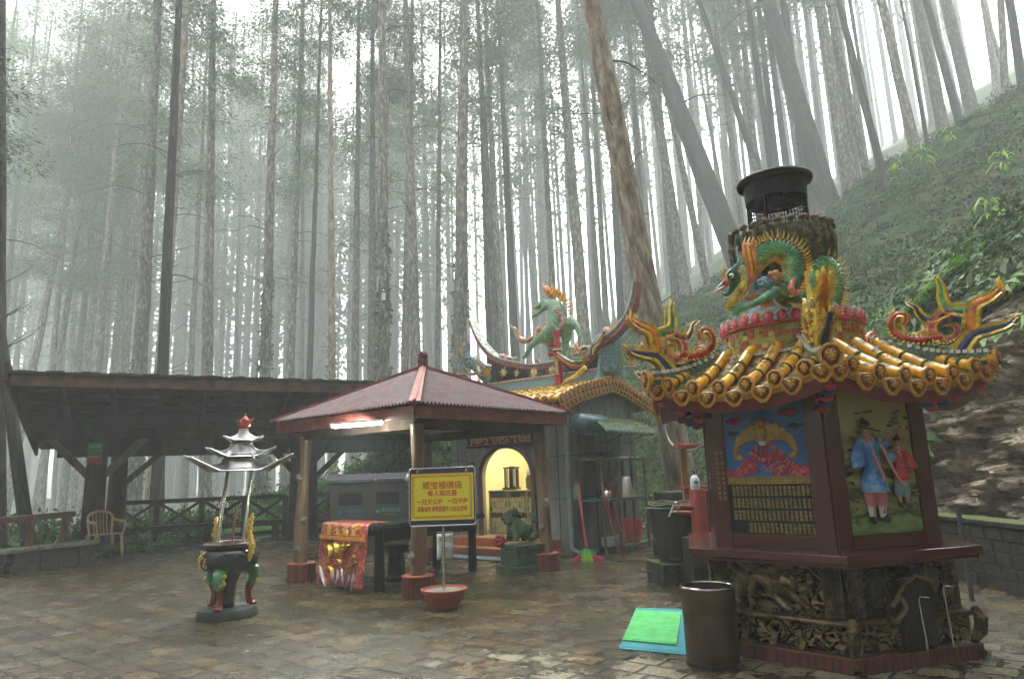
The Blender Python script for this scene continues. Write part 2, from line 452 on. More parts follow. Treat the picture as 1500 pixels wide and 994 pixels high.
def paving_mat():
    m = bpy.data.materials.new('wet_flagstones'); m.use_nodes = True
    t = m.node_tree; N = t.nodes; L = t.links; b = N['Principled BSDF']
    tc = N.new('ShaderNodeTexCoord'); mp = N.new('ShaderNodeMapping'); mp.inputs['Rotation'].default_value = (0, 0, R(38))
    L.new(tc.outputs['Object'], mp.inputs[0])
    def nz(s, d=6, r=.6, v=tc.outputs['Object']):
        n = N.new('ShaderNodeTexNoise'); n.inputs['Scale'].default_value = s; n.inputs['Detail'].default_value = d; n.inputs['Roughness'].default_value = r
        L.new(v, n.inputs['Vector']); return n
    def ramp(f, a, b_, p=(.4, .6)):
        c = N.new('ShaderNodeValToRGB'); c.color_ramp.elements[0].position = p[0]; c.color_ramp.elements[1].position = p[1]
        c.color_ramp.elements[0].color = (*a, 1); c.color_ramp.elements[1].color = (*b_, 1); L.new(f, c.inputs[0]); return c.outputs[0]
    def mix(f, a, b_):
        x = N.new('ShaderNodeMix'); x.data_type = 'RGBA'; L.new(f, x.inputs['Factor']); L.new(a, x.inputs['A']); L.new(b_, x.inputs['B']); return x.outputs['Result']
    wob = nz(1.7, 4); w2 = nz(14, 3)
    sc = N.new('ShaderNodeVectorMath'); sc.operation = 'MULTIPLY_ADD'; sc.inputs[1].default_value = (.12, .12, 0)
    L.new(wob.outputs['Color'], sc.inputs[0]); L.new(mp.outputs[0], sc.inputs[2])
    sc2 = N.new('ShaderNodeVectorMath'); sc2.operation = 'MULTIPLY_ADD'; sc2.inputs[1].default_value = (.022, .022, 0)
    L.new(w2.outputs['Color'], sc2.inputs[0]); L.new(sc.outputs[0], sc2.inputs[2])
    br = N.new('ShaderNodeTexBrick'); L.new(sc2.outputs[0], br.inputs['Vector'])
    br.inputs['Scale'].default_value = 1; br.inputs['Brick Width'].default_value = .36; br.inputs['Row Height'].default_value = .245
    br.inputs['Mortar Size'].default_value = .02; br.inputs['Mortar Smooth'].default_value = .4; br.inputs['Bias'].default_value = 0
    br.offset = .37; br.squash = .8; br.squash_frequency = 3
    br.inputs['Color1'].default_value = (0, 0, 0, 1); br.inputs['Color2'].default_value = (1, 1, 1, 1); br.inputs['Mortar'].default_value = (.5, .5, .5, 1)
    st = N.new('ShaderNodeValToRGB'); e = st.color_ramp.elements
    e[0].color = (.028, .024, .010, 1); e[1].color = (.115, .080, .030, 1)
    for p, c in ((.25, (.070, .044, .020)), (.5, (.050, .048, .022)), (.75, (.105, .068, .026))):
        k = e.new(p); k.color = (*c, 1)
    L.new(br.outputs['Color'], st.inputs[0])
    col = st.outputs[0]
    # wear mottling
    mot = ramp(nz(22, 10, .78).outputs[0], (.55, .55, .5), (1.0, .93, .78), (.3, .7))
    mm = N.new('ShaderNodeMix'); mm.data_type = 'RGBA'; mm.blend_type = 'MULTIPLY'; mm.inputs['Factor'].default_value = 1
    L.new(col, mm.inputs['A']); L.new(mot, mm.inputs['B']); col = mm.outputs['Result']
    # moss in patches
    mossf = ramp(nz(.75, 9, .68).outputs[0], (0, 0, 0), (1, 1, 1), (.48, .60))
    mossc = ramp(nz(40, 4).outputs[0], (.022, .028, .010), (.085, .095, .03))
    ms = N.new('ShaderNodeMath'); ms.operation = 'MULTIPLY'; ms.inputs[1].default_value = .45; L.new(mossf, ms.inputs[0])
    col = mix(ms.outputs[0], col, mossc)
    # dry sandy dirt in the foreground, light
    geo = N.new('ShaderNodeSeparateXYZ'); L.new(tc.outputs['Object'], geo.inputs[0])
    dy = N.new('ShaderNodeMapRange'); dy.inputs['From Min'].default_value = 6.9; dy.inputs['From Max'].default_value = 5.4; L.new(geo.outputs[1], dy.inputs[0])
    dx = N.new('ShaderNodeMapRange'); dx.inputs['From Min'].default_value = -1.6; dx.inputs['From Max'].default_value = -.2; L.new(geo.outputs[0], dx.inputs[0])
    da = N.new('ShaderNodeMath'); da.operation = 'MULTIPLY'; L.new(dy.outputs[0], da.inputs[0]); L.new(dx.outputs[0], da.inputs[1])
    db = N.new('ShaderNodeMath'); db.operation = 'MULTIPLY_ADD'; db.inputs[1].default_value = .16; L.new(da.outputs[0], db.inputs[0]); L.new(nz(2.6, 10, .72).outputs[0], db.inputs[2])
    df = ramp(db.outputs[0], (0, 0, 0), (1, 1, 1), (.62, .68))
    dirt = ramp(nz(30, 6).outputs[0], (.15, .125, .075), (.27, .225, .14))
    col = mix(df, col, dirt)
    # mortar: pale in places, dark in others
    mo = ramp(nz(1.3, 8, .7).outputs[0], (.008, .009, .005), (.075, .08, .045), (.46, .66))
    col = mix(br.outputs['Fac'], col, mo)
    L.new(col, b.inputs['Base Color'])
    rg = N.new('ShaderNodeMapRange'); rg.inputs['From Min'].default_value = .35; rg.inputs['From Max'].default_value = .65
    rg.inputs['To Min'].default_value = .05; rg.inputs['To Max'].default_value = .42; L.new(nz(2.2, 9, .7).outputs[0], rg.inputs[0])
    ra = N.new('ShaderNodeMath'); ra.operation = 'MULTIPLY_ADD'; ra.inputs[1].default_value = .35; L.new(df, ra.inputs[0]); L.new(rg.outputs[0], ra.inputs[2])
    L.new(ra.outputs[0], b.inputs['Roughness'])
    b.inputs['Specular IOR Level'].default_value = .45
    hh = N.new('ShaderNodeMath'); hh.operation = 'MULTIPLY_ADD'; hh.inputs[1].default_value = -1.3; L.new(br.outputs['Fac'], hh.inputs[0]); L.new(nz(11, 9, .7).outputs[0], hh.inputs[2])
    h2 = N.new('ShaderNodeMath'); h2.operation = 'MULTIPLY_ADD'; h2.inputs[1].default_value = .5; L.new(br.outputs['Color'], h2.inputs[0]); L.new(hh.outputs[0], h2.inputs[2])
    bp = N.new('ShaderNodeBump'); bp.inputs['Strength'].default_value = .9; bp.inputs['Distance'].default_value = .022
    L.new(h2.outputs[0], bp.inputs['Height']); L.new(bp.outputs[0], b.inputs['Normal'])
    return m
pv = MB()
poly = [(-10.9, 5), (-9.55, 12.7), (-11.4, 15.0), (-12.5, 17.5), (-9, 20.2), (-4.4, 19.3), (-2, 17.6), (.6, 17.1), (2.3, 16.4), (3.2, 15), (3.8, 13.3), (4.85, 11.5), (5.55, 10), (5.55, 8), (5.4, 6), (5.2, 3), (4.8, 0), (4, -4), (-8, -4)]
pv.prism(poly, -.3, .004)
pvo = pv.build('courtyard', paving_mat()); tag(pvo, kind='structure')
# ------------------------------------------------------------------ trees
M_bark = [mat('cedar_bark', [(.035, .030, .022), (.11, .095, .07), (.34, .31, .25)], .9, 2.6, bump=1.0, bscale=12, stretch=(2.6, 2.6, 1.0), detail=9, moss=.45, mossc=((.035, .045, .015), (.08, .10, .035)), rand=.38),
          mat('pale_peeling_bark', [(.07, .05, .033), (.22, .16, .105), (.42, .35, .26)], .9, 3.2, bump=1.0, bscale=10, stretch=(2, 2, .6), detail=8, moss=.15, rand=.1),
          mat('dark_wet_bark', [(.018, .017, .014), (.045, .04, .03), (.09, .08, .06)], .85, 4, bump=1.0, bscale=14, stretch=(3, 3, .5), detail=8, moss=.30, rand=.2)]
M_needle = [leafmat('cedar_needles', (.045, .075, .032), (.12, .17, .07)), leafmat('broad_leaves', (.05, .085, .03), (.12, .17, .06), .45)]
M_ivy = leafmat('ivy_leaves', (.03, .055, .015), (.09, .14, .035), .3)
rng = np.random.RandomState(11)
def leaf_quads(P, D, Lw, Ww, rs):
    """diamond leaves at P along D"""
    n = len(P)
    D = D / (np.linalg.norm(D, axis=1, keepdims=True) + 1e-9)
    S_ = np.cross(D, rs.normal(size=(n, 3))); S_ /= (np.linalg.norm(S_, axis=1, keepdims=True) + 1e-9)
    a = P; c = P + D * Lw[:, None]; m = P + D * (Lw * .45)[:, None]
    V = np.stack([a, m + S_ * Ww[:, None] * .5, c, m - S_ * Ww[:, None] * .5], 1).reshape(-1, 3)
    F = np.arange(4 * n).reshape(n, 4)
    return V, F
def crown_mesh(name, seed, z0, z1, rmax, nb, style=0):
    """needle sprays hanging along drooping limbs around a stem from z0 to z1 (local)"""
    rs = np.random.RandomState(seed); Ps = []; Ds = []; Ls = []; Ws = []
    for b in range(nb):
        t = rs.uniform(0, 1) ** .85; z = z0 + (z1 - z0) * t
        az = rs.uniform(0, 2 * PI); L = rmax * (.35 + .65 * math.sin(PI * min(1, .18 + .82 * (1 - t)))) * rs.uniform(.5, 1.1)
        ncl = int(6 + 7 * L / rmax)
        for k in range(ncl):
            u = .25 + .75 * (k + rs.uniform(0, 1)) / ncl
            r = L * u; zz = z + L * (.22 * u - .55 * u * u) + rs.normal() * .1
            sp = .13 * L * u + .12
            c = np.array([math.cos(az) * r, math.sin(az) * r, zz]) + rs.normal(size=3) * sp * np.array([1, 1, .6])
            q = 44 if style == 0 else 30
            off = rs.normal(size=(q, 3)) * np.array([.27, .27, .13]) * (1 if style == 0 else 1.1)
            P = c + off
            if style == 0:
                D = off * 1.2 + np.array([math.cos(az) * .35, math.sin(az) * .35, -.32]) + rs.normal(size=(q, 3)) * .25
                l = rs.uniform(.10, .22, q); w = l * .17
            else:
                D = rs.normal(size=(q, 3)) + np.array([0, 0, -.3]); l = rs.uniform(.10, .2, q); w = l * .55
            Ps.append(P); Ds.append(D); Ls.append(l); Ws.append(w)
    V, F = leaf_quads(np.concatenate(Ps), np.concatenate(Ds), np.concatenate(Ls), np.concatenate(Ws), rs)
    me_o = npmesh(name, V, F, M_needle[style])
    me = me_o.data; bpy.data.objects.remove(me_o)
    return me
CR = [crown_mesh('needle_crown', 1, 11, 27, 2.8, 44), crown_mesh('needle_crown', 2, 13, 27, 2.5, 38), crown_mesh('needle_crown', 3, 8, 26, 3.1, 52),
      crown_mesh('needle_crown', 4, 15, 28, 2.7, 38), crown_mesh('leaf_crown', 5, 6.5, 21, 3.6, 50, 1), crown_mesh('leaf_crown', 6, 9, 23, 3.2, 48, 1)]
NT = [0]
def trunk_mb(L, r0, r1, seed, bow=(0, 0), flare=.5, kink=.05):
    rs = random.Random(seed); mb = MB(); n = 34; k = 14
    vs = []; fs = []
    path = []
    for i in range(n + 1):
        t = (i / n) ** 1.3; z = L * t
        x = bow[0] * math.sin(PI * min(t * 1.4, 1)) + kink * (noise.noise(Vector((z * .25, seed, 0)))) * min(1, z)
        y = bow[1] * math.sin(PI * min(t * 1.4, 1)) + kink * (noise.noise(Vector((z * .25, seed, 9)))) * min(1, z)
        r = lerp(r0, r1, t) + r0 * flare * math.exp(-z / .55)
        path.append((x, y, z, r))
        for j in range(k):
            a = 2 * PI * j / k
            rr = r * (1 + .07 * noise.noise(Vector((math.cos(a) * 2, math.sin(a) * 2, z * .8 + seed))) + .05 * noise.noise(Vector((math.cos(a) * 5, math.sin(a) * 5, z * 3 + seed)))
                      + .25 * flare * math.exp(-z / .4) * math.sin(a * 5 + seed))
            vs.append((x + math.cos(a) * rr, y + math.sin(a) * rr, z))
    for i in range(n):
        for j in range(k):
            j2 = (j + 1) % k
            fs.append((i * k + j, i * k + j2, (i + 1) * k + j2, (i + 1) * k + j))
    mb.add(vs, fs)
    return mb, path
def at_h(path, z):
    for a, b in zip(path[:-1], path[1:]):
        if a[2] <= z <= b[2]:
            t = (z - a[2]) / (b[2] - a[2] + 1e-9); return [lerp(a[i], b[i], t) for i in range(4)]
    return path[-1]
def limbs_mb(path, z0, z1, nb, rmax, seed, dead=0, kf=1):
    rs = random.Random(seed); mb = MB()
    for b in range(nb):
        z = z0 + (z1 - z0) * rs.random() ** .9; x, y, _, r = at_h(path, z)
        az = rs.uniform(0, 2 * PI); L = rmax * rs.uniform(.35, 1)
        pts = []
        for i in range(6):
            u = i / 5; rr = L * u
            pts.append((x + math.cos(az) * rr + rs.uniform(-1, 1) * .07 * L * u, y + math.sin(az) * rr + rs.uniform(-1, 1) * .07 * L * u,
                        z + L * ((.5 * u - .75 * u * u) if not dead else (.35 * u - .15 * u * u * rs.uniform(-1, 2)))))
        w = max(.012, r * .16) if not dead else .018 * kf
        mb.tube(pts, [lerp(w, .004, i / 5) for i in range(6)], 4, cap=False)
    return mb
def ivy_mesh(path, z0, z1, n, seed, size=.11):
    rs = np.random.RandomState(seed); P = []; D = []
    for _ in range(n):
        z = z0 + (z1 - z0) * rs.uniform() ** 1.3; x, y, _z, r = at_h(path, z)
        a = rs.uniform(0, 2 * PI)
        # patches
        if noise.noise(Vector((math.cos(a) * 1.2, math.sin(a) * 1.2, z * 1.1 + seed))) < -.12 + .25 * (z - z0) / (z1 - z0): continue
        d = np.array([math.cos(a), math.sin(a), 0]); P.append(np.array([x, y, z]) + d * r * rs.uniform(.98, 1.12)); D.append(d * .5 + rs.normal(size=3) * .5 + np.array([0, 0, -.5]))
    P = np.array(P); D = np.array(D); l = rs.uniform(.6, 1.2, len(P)) * size
    return leaf_quads(P, D, l, l * .75, rs)
HL = 'trees on the upper right slope in mist'
def tree(b, t, Y, w, label, name='cedar_tree', bark=0, crown=0, Yt=None, r=None, ivy=0, group=None, L=27, flare=.45, limbs=14, bow=(0, 0), dead=9, sc=None, cz=0, near=False):
    KF = 1.85 if Y >= 17.5 and not near else 1.0
    if group == HL: w *= .84
    Y *= KF; L *= KF if KF > 1 else 1.25
    """b, t = pixels the trunk passes low down and at the top edge of the photo; Y its distance; w its width in pixels half way up"""
    Yt = Yt or Y
    p = PY(b[0], b[1], Y); q = PY(t[0], t[1], Yt)
    d = (q - p).normalized()
    base = p - d * (p.z / d.z)
    for _ in range(25):
        base = base + d * ((H1(base.x, base.y) - base.z) * .7)
    base.z -= .15; base = Vector(base)
    rr = r or w * Y / 1000 / 2 * .97
    NT[0] += 1; sd_ = NT[0]
    rt = thing(name, label, 'tree', base, 0, group)
    rt.rotation_euler = d.to_track_quat('Z', 'Y').to_euler()
    mb, path = trunk_mb(L, rr * 1.12, rr * .25, sd_, bow, flare)
    z0 = 8 * KF
    if limbs:
        lm = limbs_mb(path, z0, L * .93, limbs, 2.6 * KF, sd_); mb.add(lm.v, lm.f, 1)
    if dead:
        lm = limbs_mb(path, 3.5 * KF, 13 * KF, dead, 1.4 * KF, sd_ + 50, 1, KF); mb.add(lm.v, lm.f, 1)
    mb.build('trunk', [M_bark[bark], M_bark[2]], rt, smooth=True, sharp=80)
    if crown is not None and crown >= 0:
        c = bpy.data.objects.new('crown', CR[crown]); C.objects.link(c); c.parent = rt; c.rotation_euler = (0, 0, sd_ * 2.4)
        s_ = (sc or random.Random(sd_).uniform(.85, 1.15)) * KF; c.scale = (s_, s_, L / 27.0); c.location = (0, 0, cz)
    if ivy:
        V, F = ivy_mesh(path, .1, (5 + 2 * ivy) * KF, int(1900 * ivy), sd_, .11 * KF)
        npmesh('ivy', V, F, M_ivy, rt)
    return rt
T = tree
FG = 'tall trees standing close behind the roofs'
T((205, 545), (232, 0), 21, 23, 'tall mossy straight trunk, left of the pale blotchy one behind shelter', bark=0, crown=0, ivy=.35, group=FG)
T((235, 548), (274, 0), 20.5, 19, 'pale blotchy trunk with peeling bark leaning right behind the shelter roof', bark=1, crown=1, group=FG)
T((303, 548), (313, 0), 22, 18, 'straight grey trunk right of the pale blotchy trunk behind shelter', bark=0, crown=0, group=FG)
T((388, 552), (404, 0), 20, 17, 'trunk wrapped in green ivy up to mid height behind middle of shelter roof', bark=0, crown=3, ivy=1.3, group=FG)
T((424, 556), (444, 0), 25, 15, 'slim brown trunk just right of the ivy-wrapped trunk', bark=0, crown=1, ivy=.3)
T((453, 556), (471, 0), 26, 10, 'thin brown trunk third to the right of the ivy-wrapped trunk', bark=2, crown=3)
T((486, 558), (483, 0), 22, 12, 'thin speckled trunk left of the ivy-grown trunk with the white tag', bark=1, crown=3, ivy=.4, group=FG)
T((520, 560), (526, 0), 27, 13, 'grey trunk fading in mist behind right end of shelter roof', bark=0, crown=0)
TAGTREE = T((562, 545), (560, 0), 18, 19, 'thick trunk with ivy at its foot and a small white tag nailed on', bark=0, crown=3, ivy=1.2, group=FG, limbs=8)
T((545, 555), (546, 0), 26, 14, 'grey trunk half hidden behind the trunk with white tag', bark=0, crown=1)
T((609, 530), (594, 0), 23, 17, 'mossy grey trunk rising right of the pavilion roof tip', bark=0, crown=3, group=FG)
T((593, 530), (602, 100), 27, 13, 'pale fogged trunk right behind the pavilion roof tip', bark=0, crown=1)
T((641, 520), (645, 0), 27, 9, 'slender trunk between pavilion roof tip and left swallowtail of temple ridge', bark=0, crown=0)
T((674, 490), (680, 0), 20, 21, 'broad mossy trunk above the left swallowtail of the temple ridge', bark=0, crown=1, ivy=.5, group=FG)
T((716, 500), (700, 0), 29, 9, 'thin trunk right of the broad mossy trunk over temple', bark=2, crown=3)
T((727, 500), (700, 20), 24, 12, 'straight bare trunk left of the qilin statue', bark=0, crown=0, group=FG)
T((690, 330), (726, 520), 33, 11, 'fogged crooked trunk leaning left behind the temple ridge', bark=0, crown=-1, L=14)
T((855, 482), (822, 60), 27, 19, 'flared grey trunk on the slope right of the qilin statue', bark=0, crown=2, flare=.9)
T((985, 620), (866, 0), 15.5, 41, 'large brown leaning trunk with rough bark between temple and furnace', name='leaning_cedar', bark=1, crown=3, flare=.25, dead=12, L=26)
HL = 'trees on the upper right slope in mist'
T((1067, 345), (968, 90), 27, 40, 'massive fogged trunk leaning left behind the incense tower hat', bark=2, crown=0, group=HL, flare=.3, L=24)
T((1031, 392), (986, 180), 30, 13, 'slender misty trunk left of the massive leaning one', bark=0, crown=1, group=HL)
T((1000, 400), (967, 190), 29, 20, 'straight misty trunk with backlit gap on its right', bark=0, crown=0, group=HL)
T((1112, 252), (1050, 75), 30, 14, 'thin leaning trunk directly above the incense tower hat', bark=2, crown=1, group=HL)
T((1130, 248), (1095, 0), 27, 14, 'forked-looking slim trunk rising over right rim of the tower hat', bark=2, crown=3, group=HL, dead=14)
T((1212, 292), (1152, 90), 26, 36, 'very broad flared trunk on the slope right of tower hat', bark=2, crown=2, flare=1.2, group=HL)
T((1246, 278), (1200, 0), 25, 23, 'broad reddish grey trunk right of the flared trunk on slope', bark=0, crown=0, group=HL)
T((1270, 258), (1222, 40), 26, 12, 'slim trunk just left of the dark crisp trunk on the slope', bark=0, crown=1, group=HL)
T((1291, 247), (1228, 0), 19, 13, 'dark crisp leaning trunk at the edge of the ferny slope', bark=2, crown=3, group=HL, dead=12)
T((1337, 203), (1291, 0), 24, 18, 'curved-foot trunk on slope between two thin dark ones', bark=0, crown=1, group=HL, flare=.8)
T((1357, 200), (1320, 0), 21, 7, 'thinnest dark sapling trunk on the right slope', name='sapling', bark=2, crown=-1, group=HL, L=14, dead=12)
T((1380, 178), (1343, 0), 30, 20, 'pale misty trunk behind the slope crest, right of the thinnest one', bark=0, crown=0, group=HL)
T((1404, 174), (1356, 0), 23, 13, 'straight dark trunk near top right, crossing the slope crest', bark=2, crown=3, group=HL)
T((1424, 165), (1385, 0), 32, 22, 'pale misty trunk left of the bright gap at top right', bark=0, crown=1, group=HL)
T((1472, 136), (1466, 0), 26, 13, 'upright trunk in the bright gap at top right', bark=0, crown=3, group=HL)
T((1503, 150), (1478, 0), 20, 15, 'dark trunk cut by the right edge at the top', bark=2, crown=1, group=HL)
LF = 'trees on the left in mist'
T((38, 745), (-30, 250), 16, 17, 'dark mossy trunk leaning left at left edge beside the wooden rail', bark=2, crown=2, group=LF, L=22)
T((3, 600), (5, 0), 17, 12, 'dark upright trunk cut by the left edge', bark=2, crown=-1, group=LF)
T((48, 540), (100, 280), 30, 13, 'misty trunk leaning right above left tip of shelter roof', bark=0, crown=0, group=LF)
T((84, 540), (120, 300), 31, 12, 'misty trunk second from left above the shelter roof tip', bark=0, crown=2, group=LF)
T((113, 545), (140, 290), 33, 12, 'misty trunk third from left above shelter roof', bark=0, crown=1, group=LF)
T((135, 545), (154, 300), 35, 10, 'thin misty trunk fourth from left above shelter roof', bark=0, crown=3, group=LF)
T((180, 545), (205, 250), 30, 17, 'misty trunk just left of the tall mossy pair', bark=0, crown=0, group=LF)
T((231, 705), (262, 0), 22, 17, 'dark flared trunk seen beneath the shelter roof, rising between the mossy and the pale trunk', bark=2, crown=3, group=LF, flare=.8, near=True)
rs = random.Random(9)
for k in range(13):
    px = rs.uniform(1010, 1520); yb = 395 - (px - 1010) * .62 + 8
    T((px, yb), (px - yb * (px - 560) / 4300 - rs.uniform(-10, 45), 0), rs.uniform(32, 46), rs.uniform(6, 11), 'pale slender trunk standing far up the slope between the broader ones', bark=0, crown=rs.choice([0, 1, 2, 3]), group='pale trunks far up the slope')
# rows of slender trunks further back in the fog
rs = random.Random(5)
xs_used = []
k = 0
while k < 105:
    px = rs.uniform(-60, 1330); Y = rs.uniform(28, 82)
    if any(abs(px - a) < 7 and abs(Y - b_) < 8 for a, b_ in xs_used): continue
    xs_used.append((px, Y)); k += 1
    lean = (px - 560) / 5000.0
    b_ = (px, 560); t_ = (px - lean * 560 + rs.uniform(-14, 14), 0)
    T(b_, t_, Y, rs.uniform(.3, .5) / Y * 1000, 'slender straight trunk fading into the fog behind the nearer trees', bark=rs.choice([0, 0, 2]),
      crown=rs.choice([0, 1, 2, 3, 0, 1]), group='slender trunks fading in the fog', limbs=8, dead=3, flare=.2, L=max(27, .72 * Y + 6) * .95)
# ------------------------------------------------------------------ the wood far behind, one fogged mass
def far_wood():
    rs = np.random.RandomState(77); mb = MB(); Ps = []; Ds = []
    for i in range(420):
        Y = rs.uniform(110, 185); px = rs.uniform(-120, 1500)
        if px > 640 and rs.uniform() < .55: continue
        x = (px - 750) / 1000 * Y; z = H1(x, Y); r = rs.uniform(.3, .6)
        lx, ly = rs.normal(size=2) * .8; h = Y * rs.uniform(.5, .66)
        mb.tube([(x, Y, z - .5), (x + lx * .5, Y + ly * .5, z + h / 2), (x + lx, Y + ly, z + h)], [r, r * .7, r * .2], 6, cap=False)
        n = 460 if px < 560 else 380; t = rs.uniform(0, 1, n) ** .7; zz = z + .3 * h + .7 * h * t; a = rs.uniform(0, 2 * PI, n); rr = (6.5 * (1 - t) + 1.4) * np.sqrt(rs.uniform(size=n))
        Ps.append(np.stack([x + lx * t + np.cos(a) * rr, Y + ly * t + np.sin(a) * rr, zz - .2 * rr], 1)); Ds.append(np.stack([np.cos(a), np.sin(a), -.6 + 0 * a], 1) + rs.normal(size=(n, 3)) * .5)
    P = np.concatenate(Ps); D = np.concatenate(Ds); l = rs.uniform(.9, 1.9, len(P)); V, F = leaf_quads(P, D, l, l * .32, rs)
    q = np.array([f for f in mb.f]); v = np.array(mb.v)
    VV = np.concatenate([v, V]); FF = np.concatenate([q, F + len(v)])
    o = npmesh('far_wood', VV, FF, [M_bark[0], M_needle[0]], mi=np.concatenate([np.zeros(len(q)), np.ones(len(F))]))
    tag(o, 'far wood of slender cedars dissolving in the mist', kind='stuff')
far_wood()
def shade_wood():  # trees added out of view to dim light coming from behind the camera
    rs = np.random.RandomState(5); mb = MB(); Ps = []; Ds = []
    for i in range(250):
        a = rs.uniform(R(150), R(390)) if rs.uniform() < .8 else rs.uniform(R(142), R(155)); r = rs.uniform(17, 46)
        x, y = math.cos(a) * r, math.sin(a) * r + 2
        if y > 2 and abs(x) < y * .95 + 5: continue
        z = H1(x, y); h = rs.uniform(14, 30); w = rs.uniform(.15, .35)
        mb.tube([(x, y, z - .5), (x, y, z + h / 2), (x, y, z + h)], [w, w * .7, w * .2], 6, cap=False)
        n = 420; t = rs.uniform(0, 1, n); a2 = rs.uniform(0, 2 * PI, n); rr = (3.6 * (1 - t * .8) + .5) * np.sqrt(rs.uniform(size=n))
        Ps.append(np.stack([x + np.cos(a2) * rr, y + np.sin(a2) * rr, z + .6 + h * t], 1)); Ds.append(rs.normal(size=(n, 3)) + [0, 0, -.4])
    P = np.concatenate(Ps); D = np.concatenate(Ds); l = rs.uniform(.45, .9, len(P)); V, F = leaf_quads(P, D, l, l * .5, rs)
    q = np.array([f for f in mb.f]); v = np.array(mb.v)
    o = npmesh('unseen_shade_wood', np.concatenate([v, V]), np.concatenate([q, F + len(v)]), [M_bark[0], M_needle[0]], mi=np.concatenate([np.zeros(len(q)), np.ones(len(F))]))
    tag(o, 'unseen wood added behind and beside the viewpoint to block light', kind='stuff')
shade_wood()
# ------------------------------------------------------------------ ferns, grass and litter on the slopes
def fern_proto(rs, n_fr=6, L=.55):
    Vs = []; Fs = []; b = 0
    for i in range(n_fr):
        az = 2 * PI * i / n_fr + rs.uniform(-.4, .4); l = L * rs.uniform(.7, 1.15); up = rs.uniform(.5, .95)
        d = np.array([math.cos(az), math.sin(az), 0]); s_ = np.array([-d[1], d[0], 0])
        k = 9
        for j in range(k):
            u = (j + .6) / k
            c = d * l * u + np.array([0, 0, l * (up * u - .75 * up * u * u - .05)])
            tx = d + np.array([0, 0, up - 1.5 * up * u])
            w = l * .34 * math.sin(PI * min(.96, .18 + .8 * u)) ** .8 * 1.05
            hw = l / k * .44
            for sg in (-1, 1):
                tip = c + s_ * sg * w + tx * l * .10 + np.array([0, 0, -.15 * w])
                mid = c + s_ * sg * w * .45
                Vs += [c, mid - tx * hw, tip, mid + tx * hw]; Fs.append([b, b + 1, b + 2, b + 3]); b += 4
    return np.array(Vs), np.array(Fs)
def grass_proto(rs, n=16, L=.4):
    Vs = []; Fs = []; b = 0
    for i in range(n):
        az = rs.uniform(0, 2 * PI); l = L * rs.uniform(.5, 1.2); d = np.array([math.cos(az), math.sin(az), 0]); s_ = np.array([-d[1], d[0], 0]) * .012
        p0 = rs.normal(size=3) * [.05, .05, 0]; p1 = p0 + d * l * .25 + [0, 0, l * .55]; p2 = p0 + d * l * .75 + [0, 0, l * rs.uniform(.3, .7)]
        Vs += [p0 - s_, p0 + s_, p1 + s_, p1 - s_]; Fs.append([b, b + 1, b + 2, b + 3]); b += 4
        Vs += [p1 - s_, p1 + s_, p2 + s_ * .1, p2 - s_ * .1]; Fs.append([b, b + 1, b + 2, b + 3]); b += 4
    return np.array(Vs), np.array(Fs)
def leaf_proto(rs, n=42, sp=.22, l=(.05, .11), w=.55):
    P = rs.normal(size=(n, 3)) * [sp, sp, sp * .55] + [0, 0, sp * .8]
    D = rs.normal(size=(n, 3)) + [0, 0, -.2]; ll = rs.uniform(l[0], l[1], n)
    return leaf_quads(P, D, ll, ll * w, rs)
def scatter(name, protos, pts, sc, mt, seed, tilt=.25, label=None, align=True, flags=None):
    rs = np.random.RandomState(seed); VV = []; FF = []; b = 0
    z = height(pts[:, 0], pts[:, 1])
    e = .15
    nx = -(height(pts[:, 0] + e, pts[:, 1]) - z) / e; ny = -(height(pts[:, 0], pts[:, 1] + e) - z) / e
    nx = np.clip(nx, -1, 1); ny = np.clip(ny, -1, 1)
    for i in range(len(pts)):
        V, F = protos[rs.randint(len(protos))]
        a = rs.uniform(0, 2 * PI); c, s_ = math.cos(a), math.sin(a); k = sc[i]
        v = V * k
        x = v[:, 0] * c - v[:, 1] * s_; y = v[:, 0] * s_ + v[:, 1] * c
        zz = v[:, 2] - (nx[i] * x + ny[i] * y) * .75
        VV.append(np.stack([x + pts[i, 0] + nx[i] * .06, y + pts[i, 1], zz + z[i]], 1)); FF.append(F + b); b += len(V)
    o = npmesh(name, np.concatenate(VV), np.concatenate(FF), mt)
    tag(o, label, kind='stuff')
    return o
rs = np.random.RandomState(21)
def sample(n, x0, x1, y0, y1, cond, dens=None):
    out = []
    while len(out) < n:
        P = rs.uniform([x0, y0], [x1, y1], (n * 2, 2)); s_ = foot_dist(P[:, 0], P[:, 1])
        k = cond(P, s_)
        if dens is not None: k &= rs.uniform(size=len(P)) < dens(P)
        out += list(P[k])
    return np.array(out[:n])
M_fern = leafmat('fern_green', (.014, .05, .005), (.055, .155, .014), .4, scale=1.2)
M_fernl = leafmat('bright_fern_green', (.035, .12, .010), (.12, .30, .025), .45, scale=2)
M_grass = leafmat('grass_blades', (.05, .085, .012), (.15, .21, .035), .4, scale=2)
M_dry = leafmat('dry_stems', (.10, .085, .05), (.24, .20, .13), .2, scale=3)
M_bush = leafmat('dark_shrub_leaves', (.016, .034, .007), (.05, .10, .018), .35, scale=2.5)
fp = [fern_proto(rs) for _ in range(6)]; gp = [grass_proto(rs) for _ in range(4)]; lp = [leaf_proto(rs) for _ in range(5)]
nearR = lambda P, s_: (s_ > 1.6) & (P[:, 0] > .55 * 0 + 1.5)
dn = lambda P: np.clip(14 / np.hypot(P[:, 0], P[:, 1]), .1, 1) ** 1.3
patch = lambda P, f, ph, th: (np.sin(P[:, 0] * f + ph) * np.sin(P[:, 1] * f * 1.1 + ph * 2) + .6 * np.sin((P[:, 0] + P[:, 1]) * f * 2.3)) > th
